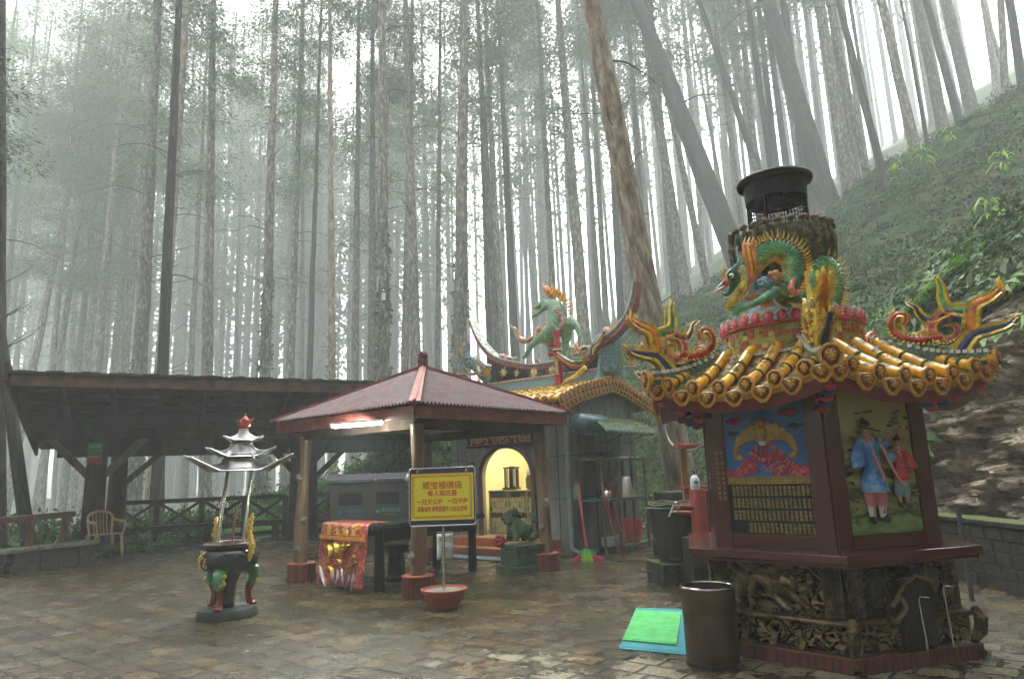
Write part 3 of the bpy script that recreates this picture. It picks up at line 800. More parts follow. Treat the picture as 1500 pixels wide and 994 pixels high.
P = sample(10500, 3, 48, 3, 64, lambda P, s_: nearR(P, s_) & patch(P, .9, 1, -.5), dn); scatter('slope_ferns', fp, P, rs.uniform(.9, 2.1, len(P)), M_fern, 1, label='dense green ferns covering the slope')
P = sample(1700, 5, 20, 4, 24, lambda P, s_: nearR(P, s_) & patch(P, .6, 3, .3), dn); scatter('bright_ferns', fp, P, rs.uniform(.8, 1.5, len(P)), M_fernl, 2, label='bright fern fronds on the slope')
P = sample(3600, 3, 30, 3, 40, lambda P, s_: nearR(P, s_) & patch(P, .8, 5, -.3), dn); scatter('slope_grass', gp, P, rs.uniform(.7, 1.7, len(P)), M_grass, 3, label='long grass blades on the slope')
P = sample(1300, 4, 22, 3, 28, lambda P, s_: nearR(P, s_), dn); scatter('dry_stems', gp, P, rs.uniform(.8, 1.6, len(P)), M_dry, 4, label='dry bent stems between the ferns')
P = sample(3000, 3, 30, 3, 40, lambda P, s_: nearR(P, s_) & patch(P, 1.1, 2, -.2), dn); scatter('low_shrubs', lp, P, rs.uniform(1.0, 2.2, len(P)), M_bush, 5, label='small leaved undergrowth on the slope')
P = sample(330, 5.5, 16, 3.5, 17, lambda P, s_: nearR(P, s_)); scatter('large_ferns', fp, P, rs.uniform(1.7, 2.6, len(P)), M_fernl, 12, label='large arching fern fronds on the near slope')
# bank behind the bins and along the back, undergrowth on the left
P = sample(3400, -9, 4, 17, 30, lambda P, s_: (s_ > .35)); scatter('bank_shrubs', lp, P, rs.uniform(.9, 1.9, len(P)), leafmat('bank_leaves', (.03, .065, .013), (.09, .17, .035), .4), 6, label='leafy green bank behind the bins')
P = sample(1500, -10, 3, 17.5, 32, lambda P, s_: (s_ > .4)); scatter('bank_ferns', fp, P, rs.uniform(.8, 1.5, len(P)), M_fernl, 7, label='ferns on the bank behind the shelter')
cl = lambda P, s_: ((P[:, 0] < -10.3 + .35 * (P[:, 1] - 12.8)) | (s_ > .4)) & (P[:, 0] < -6) & (height(P[:, 0], P[:, 1]) < 30)
P = sample(3600, -34, -6, 10, 44, cl, lambda P: np.clip(20 / np.hypot(P[:, 0], P[:, 1]), .1, 1) ** 1.5); scatter('left_ferns', fp, P, rs.uniform(.9, 1.9, len(P)), M_fernl, 8, label='ferns on the misty forest floor at left')
P = sample(1800, -34, -6, 10, 44, cl, lambda P: np.clip(20 / np.hypot(P[:, 0], P[:, 1]), .1, 1) ** 1.5); scatter('left_shrubs', lp, P, rs.uniform(1, 2.2, len(P)), M_bush, 9, label='low leafy shrubs at left')
# leaf litter beside the temple
P = sample(2600, 1.8, 7, 13, 24, lambda P, s_: (s_ > .1)); scatter('leaf_litter', [leaf_proto(rs, 26, .22, (.04, .09), .5) for _ in range(3)], P, rs.uniform(.6, 1, len(P)), leafmat('dead_leaves', (.09, .06, .035), (.24, .18, .12), .1, scale=4), 10, label='brown fallen leaves on the slope beside the temple')
# bamboo grass, bright, near the top right
def bamboo(px, py, Y, label, n=7, L=.33, seed=0):
    p = GH(px, py + 30); g = H1(p.x, p.y)
    rt = thing('bamboo_plant', label, 'plant', (p.x, p.y, g), 0, 'bright bamboo plants on the slope')
    r = random.Random(seed); h = p.y * .06 + .15; L = L * min(p.y, 16) / 10; n += 4
    st = MB(); st.tube(bez([(0, 0, -.1), (.03, .02, h * .5), (-.02, 0, h)], 8), [.008] * 9, 5); st.build('stem', M_grass, rt)
    lf = MB()
    for i in range(n):
        az = r.uniform(PI * .7, PI * 1.8); z = h * r.uniform(.6, 1.05); l = L * r.uniform(.6, 1.3)
        d = Vector((math.cos(az), math.sin(az), 0)); s_ = Vector((-d.y, d.x, 0)) * l * .075; o = Vector((0, 0, z)) + d * .06
        a = [o, o + d * l * .35 + Vector((0, 0, .06)), o + d * l * .7 + Vector((0, 0, -.30 * l)), o + d * l * .85 + Vector((0, 0, -.62 * l))]
        lf.add([a[0], a[1] - s_, a[1] + s_, a[2] - s_ * .8, a[2] + s_ * .8, a[3]], [(0, 1, 2), (1, 3, 4, 2), (3, 5, 4)])
    lf.build('leaves', leafmat('bamboo_leaf', (.22, .42, .03), (.34, .55, .06), .5), rt)
bamboo(1360, 245, 8.5, 'bright yellow-green bamboo leaves at right, lower and leftmost of them', 9, .42, 1)
bamboo(1400, 215, 9.5, 'bright bamboo leaves at right just above the leftmost ones', 8, .34, 2)
bamboo(1322, 268, 11, 'small pale bamboo sprig on the slope left of the brighter ones', 9, .3, 3)
bamboo(1410, 130, 10, 'tall lone bamboo sprig on the slope crest at top right', 6, .3, 4)
bamboo(1478, 255, 8.5, 'bright bamboo leaves near the right edge', 8, .34, 5)
bamboo(1460, 330, 7.5, 'pale bamboo leaves low on the slope near right edge', 9, .3, 6)
# ------------------------------------------------------------------ shared materials
M_dwood = mat('dark_weathered_timber', [(.018, .011, .008), (.045, .026, .018), (.075, .045, .032)], .8, 4, bump=.5, bscale=16, spec=.15, stretch=(1, 1, .25), moss=.10)
M_rwood = mat('reddish_timber', [(.06, .028, .018), (.12, .055, .035), (.17, .08, .05)], .6, 4, bump=.4, bscale=14, moss=.12)
M_roofmoss = mat('mossy_roofing', [(.02, .022, .015), (.045, .05, .03)], .85, 6, bump=.6, moss=.35)
M_stone = mat('dark_mossy_stone', [(.008, .008, .006), (.02, .02, .014), (.042, .04, .03)], .7, 6, bump=.9, bscale=16, moss=.35)
M_log = mat('varnished_log', [(.055, .03, .014), (.15, .08, .035), (.24, .135, .06)], .5, 5, bump=.9, bscale=12, stretch=(1, 1, .3), detail=8)
M_knot = mat('grey_knot_wood', [(.10, .085, .07), (.22, .2, .17)], .7, 14, bump=.6)
M_black = mat('black_iron', [(.006, .006, .006), (.014, .012, .011)], .55, 8, bump=.15, spec=.2)
M_steel = mat('stainless_steel', [(.55, .55, .54), (.72, .72, .70)], .22, 8, metal=1.0)
M_conc = mat('weathered_concrete', [(.10, .10, .085), (.20, .195, .17), (.30, .29, .26)], .8, 2.5, bump=.4, bscale=30, detail=9)
M_redpaint = mat('red_painted_brick', [(.075, .014, .009), (.15, .028, .016)], .5, 12, bump=.3, moss=.1)
M_white = mat('white_enamel', [(.72, .72, .70)], .4)
M_pot = mat('dark_mossy_ceramic', [(.012, .014, .010), (.03, .033, .022)], .35, 6, bump=.5, moss=.25)
# ------------------------------------------------------------------ open timber shelter on the left
SH = thing('timber_shelter', 'long dark timber shelter with mono-pitch roof and latticed railing', 'shelter', (-9.836, 13.297, 0), .476)
LX, OFF = 9.2, 2.6     # along the roof, and post line behind the roof edge
def shroof():
    zf, zb = 3.69, 3.02
    m = MB()
    m.add([(-.05, 0, zf), (LX, 0, zf), (LX, OFF + 1.9, zb - .55), (-.05, OFF + 1.9, zb - .55),
           (-.05, 0, zf + .05), (LX, 0, zf + .05), (LX, OFF + 1.9, zb - .50), (-.05, OFF + 1.9, zb - .50)],
          [(0, 3, 2, 1), (4, 5, 6, 7), (0, 1, 5, 4), (1, 2, 6, 5), (2, 3, 7, 6), (3, 0, 4, 7)])
    m.build('roof_deck', M_dwood, SH)
    k = MB()
    n = 60
    for i in range(n):
        x = -.10 + (LX + .1) * i / n
        k.box((x + (LX + .1) / n / 2, -.06 + .02 * math.sin(i * 2.3), zf + .085 + .012 * math.sin(i * 1.7)), ((LX + .1) / n * .98, .16, .05))
    k.add([(-.1, .02, zf + .055), (LX, .02, zf + .055), (LX, OFF + 1.95, zb - .48), (-.1, OFF + 1.95, zb - .48), (-.1, .02, zf + .10), (LX, .02, zf + .10), (LX, OFF + 1.95, zb - .43), (-.1, OFF + 1.95, zb - .43)],
          [(0, 3, 2, 1), (4, 5, 6, 7), (0, 1, 5, 4), (1, 2, 6, 5), (2, 3, 7, 6), (3, 0, 4, 7)])
    k.build('roof_covering', M_roofmoss, SH)
    f = MB(); f.box((LX / 2, -.03, zf - .07), (LX + .1, .05, .22)); f.build('front_fascia', M_rwood, SH, bevel=.006)
    e = MB(); e.bar((-.12, -.12, zf + .02), (-.12, OFF + 2.0, zb - .58), .06, .26); e.bar((-.12, -.1, zf + .20), (-.12, .25, zf + .14), .07, .14); e.build('end_board', M_dwood, SH, bevel=.006)
    for i in range(10):
        x = .75 + i * .92
        r = MB(); r.bar((x, .02, zf - .11), (x, OFF + 1.8, zb - .62), .10, .17); r.build('rafter', M_dwood, SH)
    for j in range(5):
        y = .35 + j * .5
        z = zf - .23 * y
        r = MB(); r.bar((.05, y, z - .06), (LX, y, z - .06), .05, .08); r.build('purlin', M_dwood, SH)
shroof()
bm_ = MB(); bm_.bar((.0, OFF, 2.74), (LX, OFF, 2.74), .16, .26); bm_.build('main_beam', M_dwood, SH, bevel=.01)
bm_ = MB(); bm_.bar((.5, OFF + .35, 2.45), (LX, OFF + .35, 2.45), .12, .5); bm_.build('rear_beam', M_dwood, SH, bevel=.01)
for px_ in (1.338, 5.94):
    lg = MB(); lg.lathe([(.31, -.05), (.27, .15), (.24, .6), (.215, 1.6), (.20, 2.62)], 20, c=(px_, OFF, 0), wob=lambda a, z: .03 * math.sin(a * 7 + z * 2) + .02 * math.sin(a * 3))
    lg.build('post', M_dwood, SH, smooth=True)
    lg = MB(); lg.lathe([(.25, -.05), (.22, .6), (.18, 2.3)], 16, c=(px_ + .42, OFF + .75, 0), wob=lambda a, z: .03 * math.sin(a * 6 + z)); lg.build('post', M_dwood, SH, smooth=True)
    for sg in (-1, 1):
        br = MB(); br.bar((px_ + sg * .12, OFF, 1.72), (px_ + sg * 1.0, OFF, 2.66), .13, .17); br.build('brace', M_rwood if px_ < 2 else M_dwood, SH, bevel=.008)
    br = MB(); br.bar((px_ + .55, OFF + .7, 1.55), (px_ + 1.35, OFF + .7, 2.3), .11, .14); br.build('brace', M_dwood, SH, bevel=.008)
# latticed railing
ry = OFF + .15
def rail(x0, x1, y0, y1):
    t = MB(); t.bar((x0, y0, 1.08), (x1, y1, 1.08), .09, .11); t.build('top_rail', M_dwood, SH, bevel=.008)
    t = MB(); t.bar((x0, y0, .36), (x1, y1, .36), .08, .09); t.build('bottom_rail', M_dwood, SH, bevel=.008)
    t = MB(); t.bar((x0, y0, .14), (x1, y1, .14), .08, .09); t.build('bottom_rail', M_dwood, SH, bevel=.008)
    n = max(1, round(abs(x1 - x0) / 1.05))
    for i in range(n + 1):
        x = lerp(x0, x1, i / n); y = lerp(y0, y1, i / n)
        p = MB(); p.box((x, y, .55), (.13, .13, 1.1)); p.build('rail_post', M_dwood, SH, bevel=.008)
        if i < n:
            xb, yb = lerp(x0, x1, (i + 1) / n), lerp(y0, y1, (i + 1) / n)
            c = MB(); c.bar((x + .06, y, .41), (xb - .06, yb, 1.03), .045, .07); c.build('lattice_bar', M_dwood, SH)
            c = MB(); c.bar((x + .06, y + .05, 1.03), (xb - .06, yb + .05, .41), .045, .07); c.build('lattice_bar', M_dwood, SH)
rail(1.6, 5.8, OFF + 1.2, OFF + 1.2)
rail(6.1, 9.2, OFF + 1.2, OFF + 1.2)
for x0, x1 in ((2.0, 5.7), (6.2, 9.0)):
    b = MB(); b.box(((x0 + x1) / 2, OFF + .75, .46), (x1 - x0, .42, .07)); b.build('bench_seat', M_dwood, SH, bevel=.008)
    for x in (x0 + .2, (x0 + x1) / 2, x1 - .2):
        b = MB(); b.box((x, OFF + .75, .21), (.14, .34, .42)); b.build('bench_leg', M_dwood, SH)
# notice on the first post
NB = thing('notice_board', 'small green and red notice fixed on the left shelter post', 'sign', Vector((-9.836, 13.297, 0)) + Matrix.Rotation(.476, 3, 'Z') @ Vector((1.30, OFF - .30, 2.22)), .30)
b = MB(); b.box((0, 0, .16), (.30, .012, .25)); b.build('green_panel', mat('sign_green', [(.03, .22, .13)], .5), NB)
b = MB(); b.box((0, 0, -.09), (.30, .012, .24)); b.build('red_panel', mat('sign_faded_red', [(.30, .08, .05)], .5), NB)
M_lw = mat('faded_white_print', [(.35, .5, .42)], .6)
text('小心天雨', .06, M_lw, NB, Matrix.Translation((0, -.008, .20)) @ Matrix.Rotation(PI / 2, 4, 'X'))
text('禁止烟火', .06, M_lw, NB, Matrix.Translation((0, -.008, -.04)) @ Matrix.Rotation(PI / 2, 4, 'X'))
# ------------------------------------------------------------------ low stone wall with rail at left
SW = thing('low_stone_wall', 'low mossy stone wall with slab coping at the left edge', 'wall', (-9.0, 14.35, 0), 0)
wa = [Vector((.25, .15)), Vector((-.42, -1.65)), Vector((-1.0, -3.3)), Vector((-1.9, -5.6)), Vector((-2.4, -7.5))]
rw = random.Random(4)
cb = MB(); cc = MB()
for a, b2 in zip(wa[:-1], wa[1:]):
    d = (b2 - a); L_ = d.length; d.normalize(); n_ = Vector((-d.y, d.x))
    T4 = Matrix.Translation((a.x, a.y, 0)) @ Matrix.Rotation(math.atan2(d.y, d.x), 4, 'Z')
    x = 0
    for row in range(2):
        x = -.05 * row
        while x < L_:
            w_ = rw.uniform(.35, .55); h_ = .2
            cb.box((x + w_ / 2, rw.uniform(-.012, .012), .1 + row * .2 - .03), (min(w_, L_ - x + .1) - .015, .34, h_ - .012), T=T4); x += w_
    x = 0
    while x < L_:
        w_ = rw.uniform(.5, .75); cc.box((x + w_ / 2, rw.uniform(-.01, .01), .405), (w_ - .02, .44, .075), T=T4); x += w_
cb.build('masonry', M_stone, SW, bevel=.012)
cc.build('coping', mat('coping_stone', [(.06, .06, .045), (.13, .13, .10), (.2, .2, .17)], .55, 5, bump=.8, moss=.3), SW, bevel=.015)
WR = thing('wooden_rail', 'reddish timber rail on short posts behind the low stone wall', 'railing', (-9.45, 14.75, 0), 0)
q0 = PY(108, 752, 14.9) - Vector((-9.45, 14.75, 0)); q1 = PY(-60, 768, 12.0) - Vector((-9.45, 14.75, 0))
b = MB(); b.bar(q0, q1, .10, .12); b.build('top_rail', M_rwood, WR, bevel=.01)
for t in (.08, .42, .8):
    p = q0.lerp(q1, t); b = MB(); b.bar((p.x, p.y, -.5), (p.x, p.y, p.z - .05), .12, .10, up=(1, 0, 0)); b.build('post', M_rwood, WR, bevel=.01)
# ------------------------------------------------------------------ retaining walls on the hill side
RW = thing('retaining_wall', 'low dark brick retaining wall curving below the bare earth bank at right', 'wall', (5.5, 6, 0), 0)
ra = [Vector((4.9, 1)), Vector((5.2, 3)), Vector((5.35, 5)), Vector((5.48, 7)), Vector((5.55, 8.7)), Vector((5.5, 10.2)), Vector((4.85, 11.5)), Vector((4.2, 12.6)), Vector((3.7, 13.7))]
cb = MB(); cc = MB()
for a, b2 in zip(ra[:-1], ra[1:]):
    a = a - Vector((5.5, 6)); b2 = b2 - Vector((5.5, 6))
    d = (b2 - a); L_ = d.length; d.normalize()
    T4 = Matrix.Translation((a.x, a.y, 0)) @ Matrix.Rotation(math.atan2(d.y, d.x), 4, 'Z')
    for row in range(5):
        x = -.12 * (row % 2)
        while x < L_:
            w_ = rw.uniform(.26, .34); cb.box((x + w_ / 2, rw.uniform(-.008, .008), .07 + row * .14), (w_ - .012, .26, .13), T=T4); x += w_
    cc.box((L_ / 2, 0, .745), (L_ + .04, .34, .06), T=T4)
cb.build('masonry', M_stone, RW, bevel=.008)
cc.build('coping', M_stone, RW, bevel=.012)
pp = thing('metal_pole', 'thin grey steel pole standing beside the retaining wall at right', 'pole', PZ(1424, 880), 0)
b = MB(); b.tube([(0, 0, 0), (0, 0, .95)], .025, 10); b.build('pole_tube', M_steel if False else mat('dull_zinc', [(.10, .10, .10), (.16, .16, .16)], .5, metal=.6), pp, smooth=True)
# ------------------------------------------------------------------ pavilion with faded red tin roof
PC = Vector((-1.452, 10.902, 0)); PA = .858; HA, HB, EZ, KP, AP = 1.591, 1.635, 2.366, .814, 3.17
PV = thing('open_pavilion', 'open square pavilion with faded red corrugated roof on four log posts', 'pavilion', PC, PA)
def tin_mat():
    m = bpy.data.materials.new('faded_red_tin'); m.use_nodes = True
    t = m.node_tree; N = t.nodes; L = t.links; b = N['Principled BSDF']
    tc = N.new('ShaderNodeTexCoord')
    def nz(s, d=6, r=.6, st=(1, 1, 1)):
        mp = N.new('ShaderNodeMapping'); mp.inputs['Scale'].default_value = st; L.new(tc.outputs['Object'], mp.inputs[0])
        n = N.new('ShaderNodeTexNoise'); n.inputs['Scale'].default_value = s; n.inputs['Detail'].default_value = d; n.inputs['Roughness'].default_value = r
        L.new(mp.outputs[0], n.inputs['Vector']); return n.outputs[0]
    c = N.new('ShaderNodeValToRGB'); e = c.color_ramp.elements
    e[0].position = .35; e[0].color = (.10, .088, .08, 1); e[1].position = .68; e[1].color = (.19, .085, .08, 1)
    k = e.new(.47); k.color = (.18, .145, .14, 1); k = e.new(.54); k.color = (.18, .085, .08, 1)
    L.new(nz(3.2, 9, .72), c.inputs[0])
    c2 = N.new('ShaderNodeValToRGB'); c2.color_ramp.elements[0].position = .55; c2.color_ramp.elements[1].position = .7; L.new(nz(7, 9, .75), c2.inputs[0])
    mx = N.new('ShaderNodeMix'); mx.data_type = 'RGBA'; L.new(c2.outputs[0], mx.inputs['Factor']); L.new(c.outputs[0], mx.inputs['A']); mx.inputs['B'].default_value = (.06, .065, .03, 1)
    L.new(mx.outputs['Result'], b.inputs['Base Color'])
    b.inputs['Roughness'].default_value = .42; b.inputs['Metallic'].default_value = .15
    return m
M_tin = tin_mat()
M_fasc = mat('weathered_red_fascia', [(.06, .015, .010), (.16, .035, .025), (.22, .06, .045)], .5, 6, bump=.4, bscale=20, detail=8)
def corr_panel(A, B, T_, lift=.03):
    """corrugated triangular sheet, ridges running from the eave to the apex side"""
    A, B, T_ = Vector(A), Vector(B), Vector(T_)
    m = MB(); n = 96; rows = 12
    nn = (B - A).cross(T_ - A).normalized()
    if nn.z < 0: nn = -nn
    e = (B - A).normalized(); mid = (A + B) / 2; up = (T_ - mid)
    W_ = (B - A).length; vs = []; fs = []
    idx = {}
    for i in range(n + 1):
        u = i / n; top = 1 - abs(2 * u - 1)
        x = A.lerp(B, u)
        for j in range(rows + 1):
            v = top * j / rows
            p = x + up * v + nn * (lift + .022 * math.cos(i * PI))
            vs.append(p)
    for i in range(n):
        for j in range(rows):
            a = i * (rows + 1) + j
            fs.append((a, a + rows + 1, a + rows + 2, a + 1))
    m.add(vs, fs); return m
cs = [(-HA, -HB), (HA, -HB), (HA, HB), (-HA, HB)]
for i in range(4):
    a, b = cs[i], cs[(i + 1) % 4]
    k = 1.03
    corr_panel((a[0] * k, a[1] * k, EZ + .02), (b[0] * k, b[1] * k, EZ + .02), (0, 0, AP)).build('roof_sheet', M_tin, PV, smooth=True, sharp=80)
    f = MB(); f.bar((a[0], a[1], EZ - .065), (b[0], b[1], EZ - .065), .04, .16); f.build('fascia', M_fasc, PV, bevel=.004)
    h = MB(); h.bar((a[0] * 1.05, a[1] * 1.05, EZ + .045), (0, 0, AP + .06), .15, .02, w2=.10); h.bar((a[0] * 1.05, a[1] * 1.05, EZ + .062), (0, 0, AP + .077), .035, .03)
    h.build('hip_cap', mat('hip_cap_paint', [(.14, .05, .035), (.27, .07, .05), (.33, .12, .10)], .45, 8) if i == 0 else bpy.data.materials['hip_cap_paint'], PV)
cl_ = MB(); cl_.prism([(x * .97, y * .97) for x, y in cs], EZ - .10, EZ - .085); cl_.build('ceiling', mat('cream_ceiling', [(.45, .43, .36), (.55, .53, .46)], .7, 3), PV)
for i in range(4):
    a, b = cs[i], cs[(i + 1) % 4]
    t = MB(); t.bar((a[0] * KP, a[1] * KP, EZ - .19), (b[0] * KP, b[1] * KP, EZ - .19), .10, .14); t.build('tie_beam', M_dwood, PV, bevel=.006)
fn = MB(); fn.tube([(0, 0, AP + .02), (0, 0, AP + .08), (0, 0, AP + .14), (0, 0, AP + .2), (.01, 0, AP + .26), (.015, 0, AP + .30)], [.06, .075, .085, .075, .07, .03], 12)
for i in range(26):
    a = i * 2.4; z = AP + .06 + .21 * (i / 26)
    fn.ball((math.cos(a) * .062, math.sin(a) * .062, z), .026, n=6, m=5)
fn.build('finial', mat('dark_red_clay', [(.05, .012, .01), (.12, .03, .025)], .6, 20, bump=.5), PV, smooth=True)
rl = random.Random(8)
sleeves = []
for i, (x, y) in enumerate(cs):
    x *= KP; y *= KP
    lg = MB(); n = 22; pts = []; rad = []
    for k in range(n + 1):
        z = .22 + (EZ - .4 - .22 + .2) * k / n
        pts.append((x + .02 * math.sin(z * 2 + i), y + .02 * math.cos(z * 1.7 + i * 2), z)); rad.append(.098 - .014 * k / n + .01 * math.sin(z * 3.1 + i * 2))
    vs = []
    lg.tube(pts, rad, 18)
    lg.v = [(a + .008 * noise.noise(Vector((a * 18, b * 18, c * 2.2))), b + .008 * noise.noise(Vector((a * 18, b * 18 + 5, c * 2.2))), c) for a, b, c in lg.v]
    po = lg.build('log_post', M_log, PV, smooth=True, sharp=70)
    for k in range([3, 2, 2, 3][i]):
        z = [.55, 1.0, 1.55][k] + rl.uniform(-.1, .1); a = [-2.6, -1.9, -3.0][k] + rl.uniform(-.3, .3) - PA + (.8 if i else 0)
        kb = MB(); kb.ball((x + math.cos(a) * .105, y + math.sin(a) * .105, z), .048, n=9, m=7, sc=(1, 1, 1.25), amp=.5, fr=2)
        kb.ball((x + math.cos(a) * .145, y + math.sin(a) * .145, z), .022, n=7, m=5)
        kb.build('knot', M_knot, po, smooth=True)
    sv_ = MB(); k = 40; vs = []
    pr = []
    for j in range(k):
        a = 2 * PI * j / k; r_ = .205 + (.008 if j % 2 else -.006)
        pr.append((x + math.cos(a) * r_, y + math.sin(a) * r_))
    sv_.prism(pr, 0, .25, s1=.97, c1=(x, y)); sv_.build('post_base', M_redpaint, PV)
    sv_ = MB(); sv_.lathe([(.205, .25), (.205, .268), (.0, .272)], 32, c=(x, y, 0), cap=False); sv_.build('base_rim', mat('orange_red_rim', [(.35, .07, .04), (.2, .05, .03)], .6, 10) if i == 0 else bpy.data.materials['orange_red_rim'], PV)
# fluorescent lamp under the left front eave
P0 = PY(488, 627, 9.35); P1 = PY(558, 617, 8.98)
lo = (P0 + P1) / 2; lo = Vector((lo.x, lo.y, lo.z))
LT = thing('tube_lamp', 'glowing white fluorescent tube lamp under the left pavilion eave', 'lamp', lo)
d = (P1 - P0); d.z = 0; hd = d.length / 2; d.normalize()
M_tube = mat('lit_tube', [(.9, .95, .92)], .3, emit=((.85, 1.0, .92), 40))
b = MB(); b.bar(-d * hd, d * hd, .07, .035); o = b.build('tube', M_tube, LT, bevel=.012)
b = MB(); b.bar(-d * (hd + .02) + Vector((0, 0, .035)), d * (hd + .02) + Vector((0, 0, .035)), .10, .03); b.build('lamp_housing', M_white, LT)
# long stone table and what lies on it
TB = thing('stone_table', 'long dark stone table under the pavilion with black block legs', 'table', (-2.35, 9.95, 0), 0)
# table frame: u across the banner, w along towards the temple
tl = PZ(480, 768, .8); tr = PZ(552, 775, .8)
Ub = Vector((.72, -.69, 0)); Wb = Vector((.60, .80, 0))
T0 = Vector((-2.75, 10.15, 0)); TW = 1.12; TL = 2.35
def tp(u, w, z): 
    p = T0 + Ub * u + Wb * w; return Vector((p.x + 2.35, p.y - 9.95, z))
M_slab = mat('wet_dark_granite', [(.02, .026, .022), (.055, .065, .055)], .16, 6, bump=.15)
b = MB(); v = [tp(0, 0, .80), tp(TW, 0, .80), tp(TW, TL, .80), tp(0, TL, .80)]
b.add([*v, *[Vector((p.x, p.y, .87)) for p in v]], [(0, 3, 2, 1), (4, 5, 6, 7), (0, 1, 5, 4), (1, 2, 6, 5), (2, 3, 7, 6), (3, 0, 4, 7)]); b.build('table_top', M_slab, TB, bevel=.01)
for u in (.12, TW - .12):
    for w in (.22, TL - .2):
        p = tp(u, w, 0); b = MB(); b.box((p.x, p.y, .4), (.13, .13, .8), taper=.85, T=None); b.build('leg', M_black, TB, bevel=.008)
b = MB(); b.bar(tp(TW - .1, .2, .70), tp(TW - .1, TL - .2, .70), .05, .14); b.bar(tp(.1, .2, .70), tp(.1, TL - .2, .70), .05, .14); b.build('apron', M_black, TB)
for w in (.9,):
    b = MB(); c_ = tp(.55, w, 0); b.lathe([(.17, 0), (.18, .06), (.13, .1), (.12, .38), (.17, .44), (.18, .5)], 16, c=(c_.x, c_.y, 0)); st_ = b.build('stone_stool', M_stone, TB, smooth=True)
# brocade banner hung over the near end
def banner_mat():
    m = bpy.data.materials.new('brocade'); m.use_nodes = True
    t = m.node_tree; N = t.nodes; L = t.links; b = N['Principled BSDF']
    tc = N.new('ShaderNodeTexCoord')
    vo = N.new('ShaderNodeTexVoronoi'); vo.inputs['Scale'].default_value = 38; L.new(tc.outputs['UV'], vo.inputs['Vector'])
    c = N.new('ShaderNodeValToRGB'); e = c.color_ramp.elements; c.color_ramp.interpolation = 'CONSTANT'
    e[0].color = (.20, .02, .03, 1); e[1].position = .9; e[1].color = (.12, .03, .12, 1)
    for p, q in ((.3, (.42, .10, .02)), (.45, (.30, .03, .05)), (.62, (.55, .20, .03)), (.78, (.22, .03, .10))):
        k = e.new(p); k.color = (*q, 1)
    L.new(vo.outputs['Color'], c.inputs[0]); L.new(c.outputs[0], b.inputs['Base Color'])
    b.inputs['Roughness'].default_value = .3; b.inputs['Coat Weight'].default_value = .6; b.inputs['Coat Roughness'].default_value = .12
    n = N.new('ShaderNodeTexNoise'); n.inputs['Scale'].default_value = 9; n.inputs['Detail'].default_value = 4; L.new(tc.outputs['UV'], n.inputs['Vector'])
    bp = N.new('ShaderNodeBump'); bp.inputs['Strength'].default_value = .6; bp.inputs['Distance'].default_value = .03; L.new(n.outputs[0], bp.inputs['Height']); L.new(bp.outputs[0], b.inputs['Normal'])
    return m
BN = thing('brocade_banner', 'plastic covered red and gold embroidered banner hanging over the table end', 'banner', T0 + Ub * .5 + Vector((0, 0, .8)), math.atan2(Ub.y, Ub.x))
# local: x across, -y toward the viewer side, z up
m = MB(); nu, nv = 26, 30; Wd = 1.16; vs = []; fs = []; uvs = []
prof = []
for j in range(nv + 1):
    s_ = j / nv * 1.18        # first .18 lies on the table top
    if s_ < .32: y, z = .34 - s_, .098 - .0
    elif s_ < .36: y, z = .02 - (s_ - .32) * 1.2, .094 - (s_ - .32) * .6
    else: y, z = -.03 - (s_ - .36) * .10, .075 - (s_ - .36)
    prof.append((y, z))
for i in range(nu + 1):
    u = i / nu
    for j, (y, z) in enumerate(prof):
        hang = max(0, j / nv - .3)
        vs.append(((u - .5) * Wd * (1 + .04 * hang) - .02, y - .03 * hang * math.sin(u * 9) - .015 * hang * math.sin(u * 23 + j * .4), z))
def q(i, j): return i * (nv + 1) + j
for i in range(nu):
    for j in range(nv):
        fs.append((q(i, j), q(i, j + 1), q(i + 1, j + 1), q(i + 1, j))); uvs.append([(a / nu, 1 - c_ / nv) for a, c_ in ((i, j), (i, j + 1), (i + 1, j + 1), (i + 1, j))])
m.add(vs, fs, uvs=uvs); cl2 = m.build('cloth', banner_mat(), BN, smooth=True, sharp=80)
so = cl2.modifiers.new('s', 'SOLIDIFY'); so.thickness = .012
M_gold = mat('gold_thread', [(.55, .34, .04), (.85, .62, .10)], .35, 30, metal=.4, bump=.5, bscale=60)
M_gold2 = mat('orange_braid', [(.55, .17, .02), (.75, .32, .04)], .5, 30)
def ban(u, s_):   # point on hanging face, u -.5...5, s_ metres below the table edge
    return Vector((u * Wd - .02, -.055 - s_ * .11, .06 - s_))
b = MB(); b.bar(ban(-.49, .17), ban(.49, .17), .02, .045); b.build('braid_band', M_gold2, BN)
b = MB()
for (x0, s0, x1, s1, w_) in [(-.25, .27, -.2, .42, .045), (-.12, .24, -.06, .36, .05), (0, .38, .1, .30, .05), (.1, .30, .2, .25, .045), (-.05, .45, .05, .5, .03), (.22, .45, .32, .38, .035), (.12, .6, .28, .5, .03), (.3, .5, .38, .46, .03), (-.2, .55, -.12, .66, .03), (.0, .30, .06, .26, .04)]:
    b.tube(bez([ban(x0, s0), ban((x0 + x1) / 2 + .03, (s0 + s1) / 2 - .02), ban(x1, s1)], 8), [w_ * (.5 + .5 * math.sin(PI * i / 8)) for i in range(9)], 7, flat=(1, .35))
b.build('dragon_embroidery', M_gold, BN, smooth=True)
b = MB(); M_mauve = mat('pale_threads', [(.30, .20, .30), (.46, .36, .34)], .4, 20)
